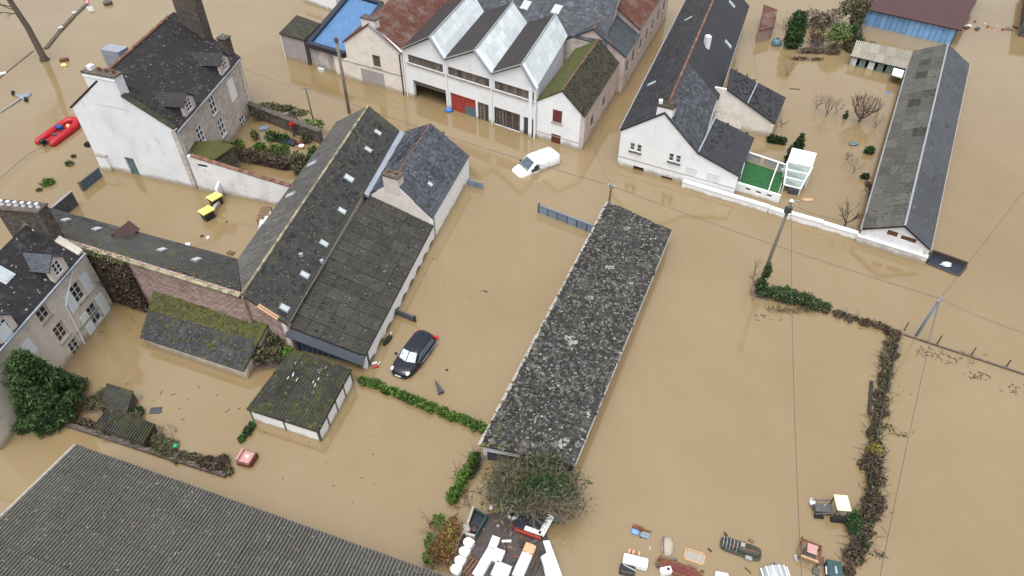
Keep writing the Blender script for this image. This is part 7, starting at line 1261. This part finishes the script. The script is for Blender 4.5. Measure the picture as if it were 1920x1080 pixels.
patch_slates(rh, 'slate_patch_dark', F_r[0], F_r[1], F_r[2], F_r[3], 700); patch_slates(rh, 'slate_patch_blue', F_r[4], F_r[5], F_r[6], F_r[7], 420); patch_slates(rh, 'slate_patch_dark', t0_r, t3_r, t2_r, t1_r, 110); patch_slates(rh, 'slate_patch_dark', w3_r, w2_r, w1_r, w4_r, 110)
patch_slates(an, 'slate_patch_blue', AE1, AE0, Q0, Q1, 420); patch_slates(an, 'slate_patch_blue', AW1, AW0, Q0, Q1, 120); patch_slates(hs_, 'slate_patch_dark', Z(sA2, HS), Z(sB, HS), P1, P0, 160); patch_slates(rb2, 'slate_patch_blue', x1_b, x0_b, q0_b, q1_b, 260, lift=.055)
patch_slates(mh, 'slate_patch_dark', Z(mB, 5.85), Z(mC, 5.85), ap1, ap0, 160, lift=.008); patch_slates(bn, 'slate_patch_dark', ES, EN, R0, R1, 420); patch_slates(wg, 'slate_patch_dark', N1, N0, K0, K1, 320); patch_slates(ms, 'slate_patch_dark', a0_m, a1_m, lerp(a1_m, b1_m, .58), lerp(a0_m, b0_m, .58), 170)
patch_slates(rb, 'slate_patch_blue', rbe[0], rbe[1], rbe[2], rbe[3], 420)
# more growth in the manor garden
shrub('garden_fern_bank', 'ferny green bank in front of the dead vine hedge', 'shrub', 470, 292, [(-1.2, .2, .5, .7, .4, .5, 380), (.2, .0, .4, .8, .4, .45, 380), (1.9, -.2, .45, .8, .4, .5, 380)], 'leaf_olive', .15)
shrub('garden_pale_climber', 'pale climber on the inner side of the street garden wall', 'creeper', 505, 230, [(-.9, .3, .9, .9, .4, .5, 360), (.8, -.1, .9, .9, .4, .5, 360), (2.4, -.8, .9, .9, .4, .5, 320)], 'leaf_sage', .14, tw=('twig', 60, .9, .7, .6, (2.2, .6)))
shrub('garden_ivy_mound', 'dark ivy mound between red tub and barn wall', 'shrub', 588, 300, [(0, 0, .6, .5, 1.2, .6, 600), (-.5, -1.2, .5, .5, .7, .5, 380)], 'leaf_dark', .15)
for nm_, lb_2, pts_ in (('olive_hedge_overlay', 'olive green growth through the upper field divider hedge', [(1670, 640), (1655, 720), (1640, 835)]), ('olive_hedge_tail', 'olive green growth through the wide lower hedge mass', [(1634, 870), (1636, 920), (1622, 985), (1600, 1060)])): hedge_line(nm_, lb_2, pts_, 'leaf_cypress' if 'tail' in nm_ else 'leaf_olive', .4, .5, 70, 'twig_dark', .11, 30)

shrub('bank_overgrowth', 'continuous brown green overgrowth along the flooded bank', 'shrub', 262, 815, [(-1.6, .7, .5, .6, .5, .3, 420), (-.6, .9, .6, .5, .4, .3, 320), (.3, -.1, .35, .6, .35, .3, 380), (1.2, -.4, .25, .6, .3, .25, 360), (2.1, -.75, .2, .6, .3, .22, 320), (-2.2, .2, .4, .5, .4, .3, 320)], 'leaf_olive', .11, tw=('twig_pink', 150, .6, .9, .1, (2.2, .7)))
t = thing('yard_clutter', 'scattered planks, boards and scrap among the white boxes of the yard', 'clutter', xy(G(950, 1040)))
for i in range(34):
    u_, v_ = random.uniform(895, 1010), random.uniform(985, 1078); MB().box(Z(G(u_, v_), .08), random.uniform(.1, .6), random.uniform(.05, .18), random.uniform(.03, .16), random.uniform(0, 3.1)).build('scrap', random.choice(['wood_brown', 'wood_dark', 'rust', 'wood_grey', 'metal_dark', 'paint_pale']), t)
t = thing('machine_scrap', 'loose rusty scrap around the half sunk machines at the bottom', 'scrap', xy(G(1390, 1050)))
for (u_, v_) in ((1205, 1005), (1182, 1040), (1215, 1030), (1262, 1048), (1330, 1030), (1350, 1012), (1360, 1003), (1422, 1040), (1410, 1012), (1500, 1012), (1495, 1045), (1538, 1058), (1544, 1050), (1525, 936), (1520, 950), (1536, 968), (1570, 972), (1296, 1062), (1320, 1070), (1400, 1068), (1230, 1062)):
    MB().box(Z(G(u_ + random.uniform(-4, 4), v_ + random.uniform(-3, 3)), -.03), random.uniform(.12, .5), random.uniform(.05, .16), random.uniform(.06, .2), random.uniform(0, 3.1)).build('scrap', random.choice(['rust', 'metal_dark', 'wood_dark', 'wood_brown', 'steel']), t)

shrub('pole_hedge_bank', 'full green hedge bank between the lamp pole and the domed bushes', 'hedge', 1446, 556, [(-.3, .0, .45, .5, .45, .5, 520), (.4, -.1, .5, .55, .45, .5, 560), (1.1, -.3, .5, .5, .45, .5, 480)], 'leaf_dark', .12, tw=('twig_dark', 60, .6, .9, 0, (.9, .4)))
for k_, (u_, v_, r_, m_) in enumerate(((452, 285, .55, 'leaf_green'), (536, 296, .6, 'leaf_green'), (480, 262, .4, 'leaf_olive'), (575, 268, .5, 'leaf_olive'), (522, 300, .45, 'leaf_olive'))):
    shrub('garden_plant', ('leafy plant beside the spiky one at the left of the manor garden', 'tall leafy plant at the right part of the vine hedge', 'small olive plant near the grey garden box', 'olive plant below the bowl planters', 'olive plant in the middle of the vine hedge')[k_], 'plant', u_, v_, [(0, 0, r_ * 1.4, r_, r_ * .9, r_ * 1.1, int(700 * r_))], m_, .15, group='plants in the manor garden')
for k_, (u_, v_) in enumerate(((1530, 205), (1640, 240), (1475, 142), (1600, 325))):
    bare('bare_garden_shrub', ('faint bare shrub left of the thin sapling', 'bare shrub between the wide fruit tree and the long barn', 'bare twigs near the floating plank bench', 'bare twigs left of the dark ball bush')[k_], u_, v_, 6, .6, 3, 'twig_pink', .03, .35, .7)
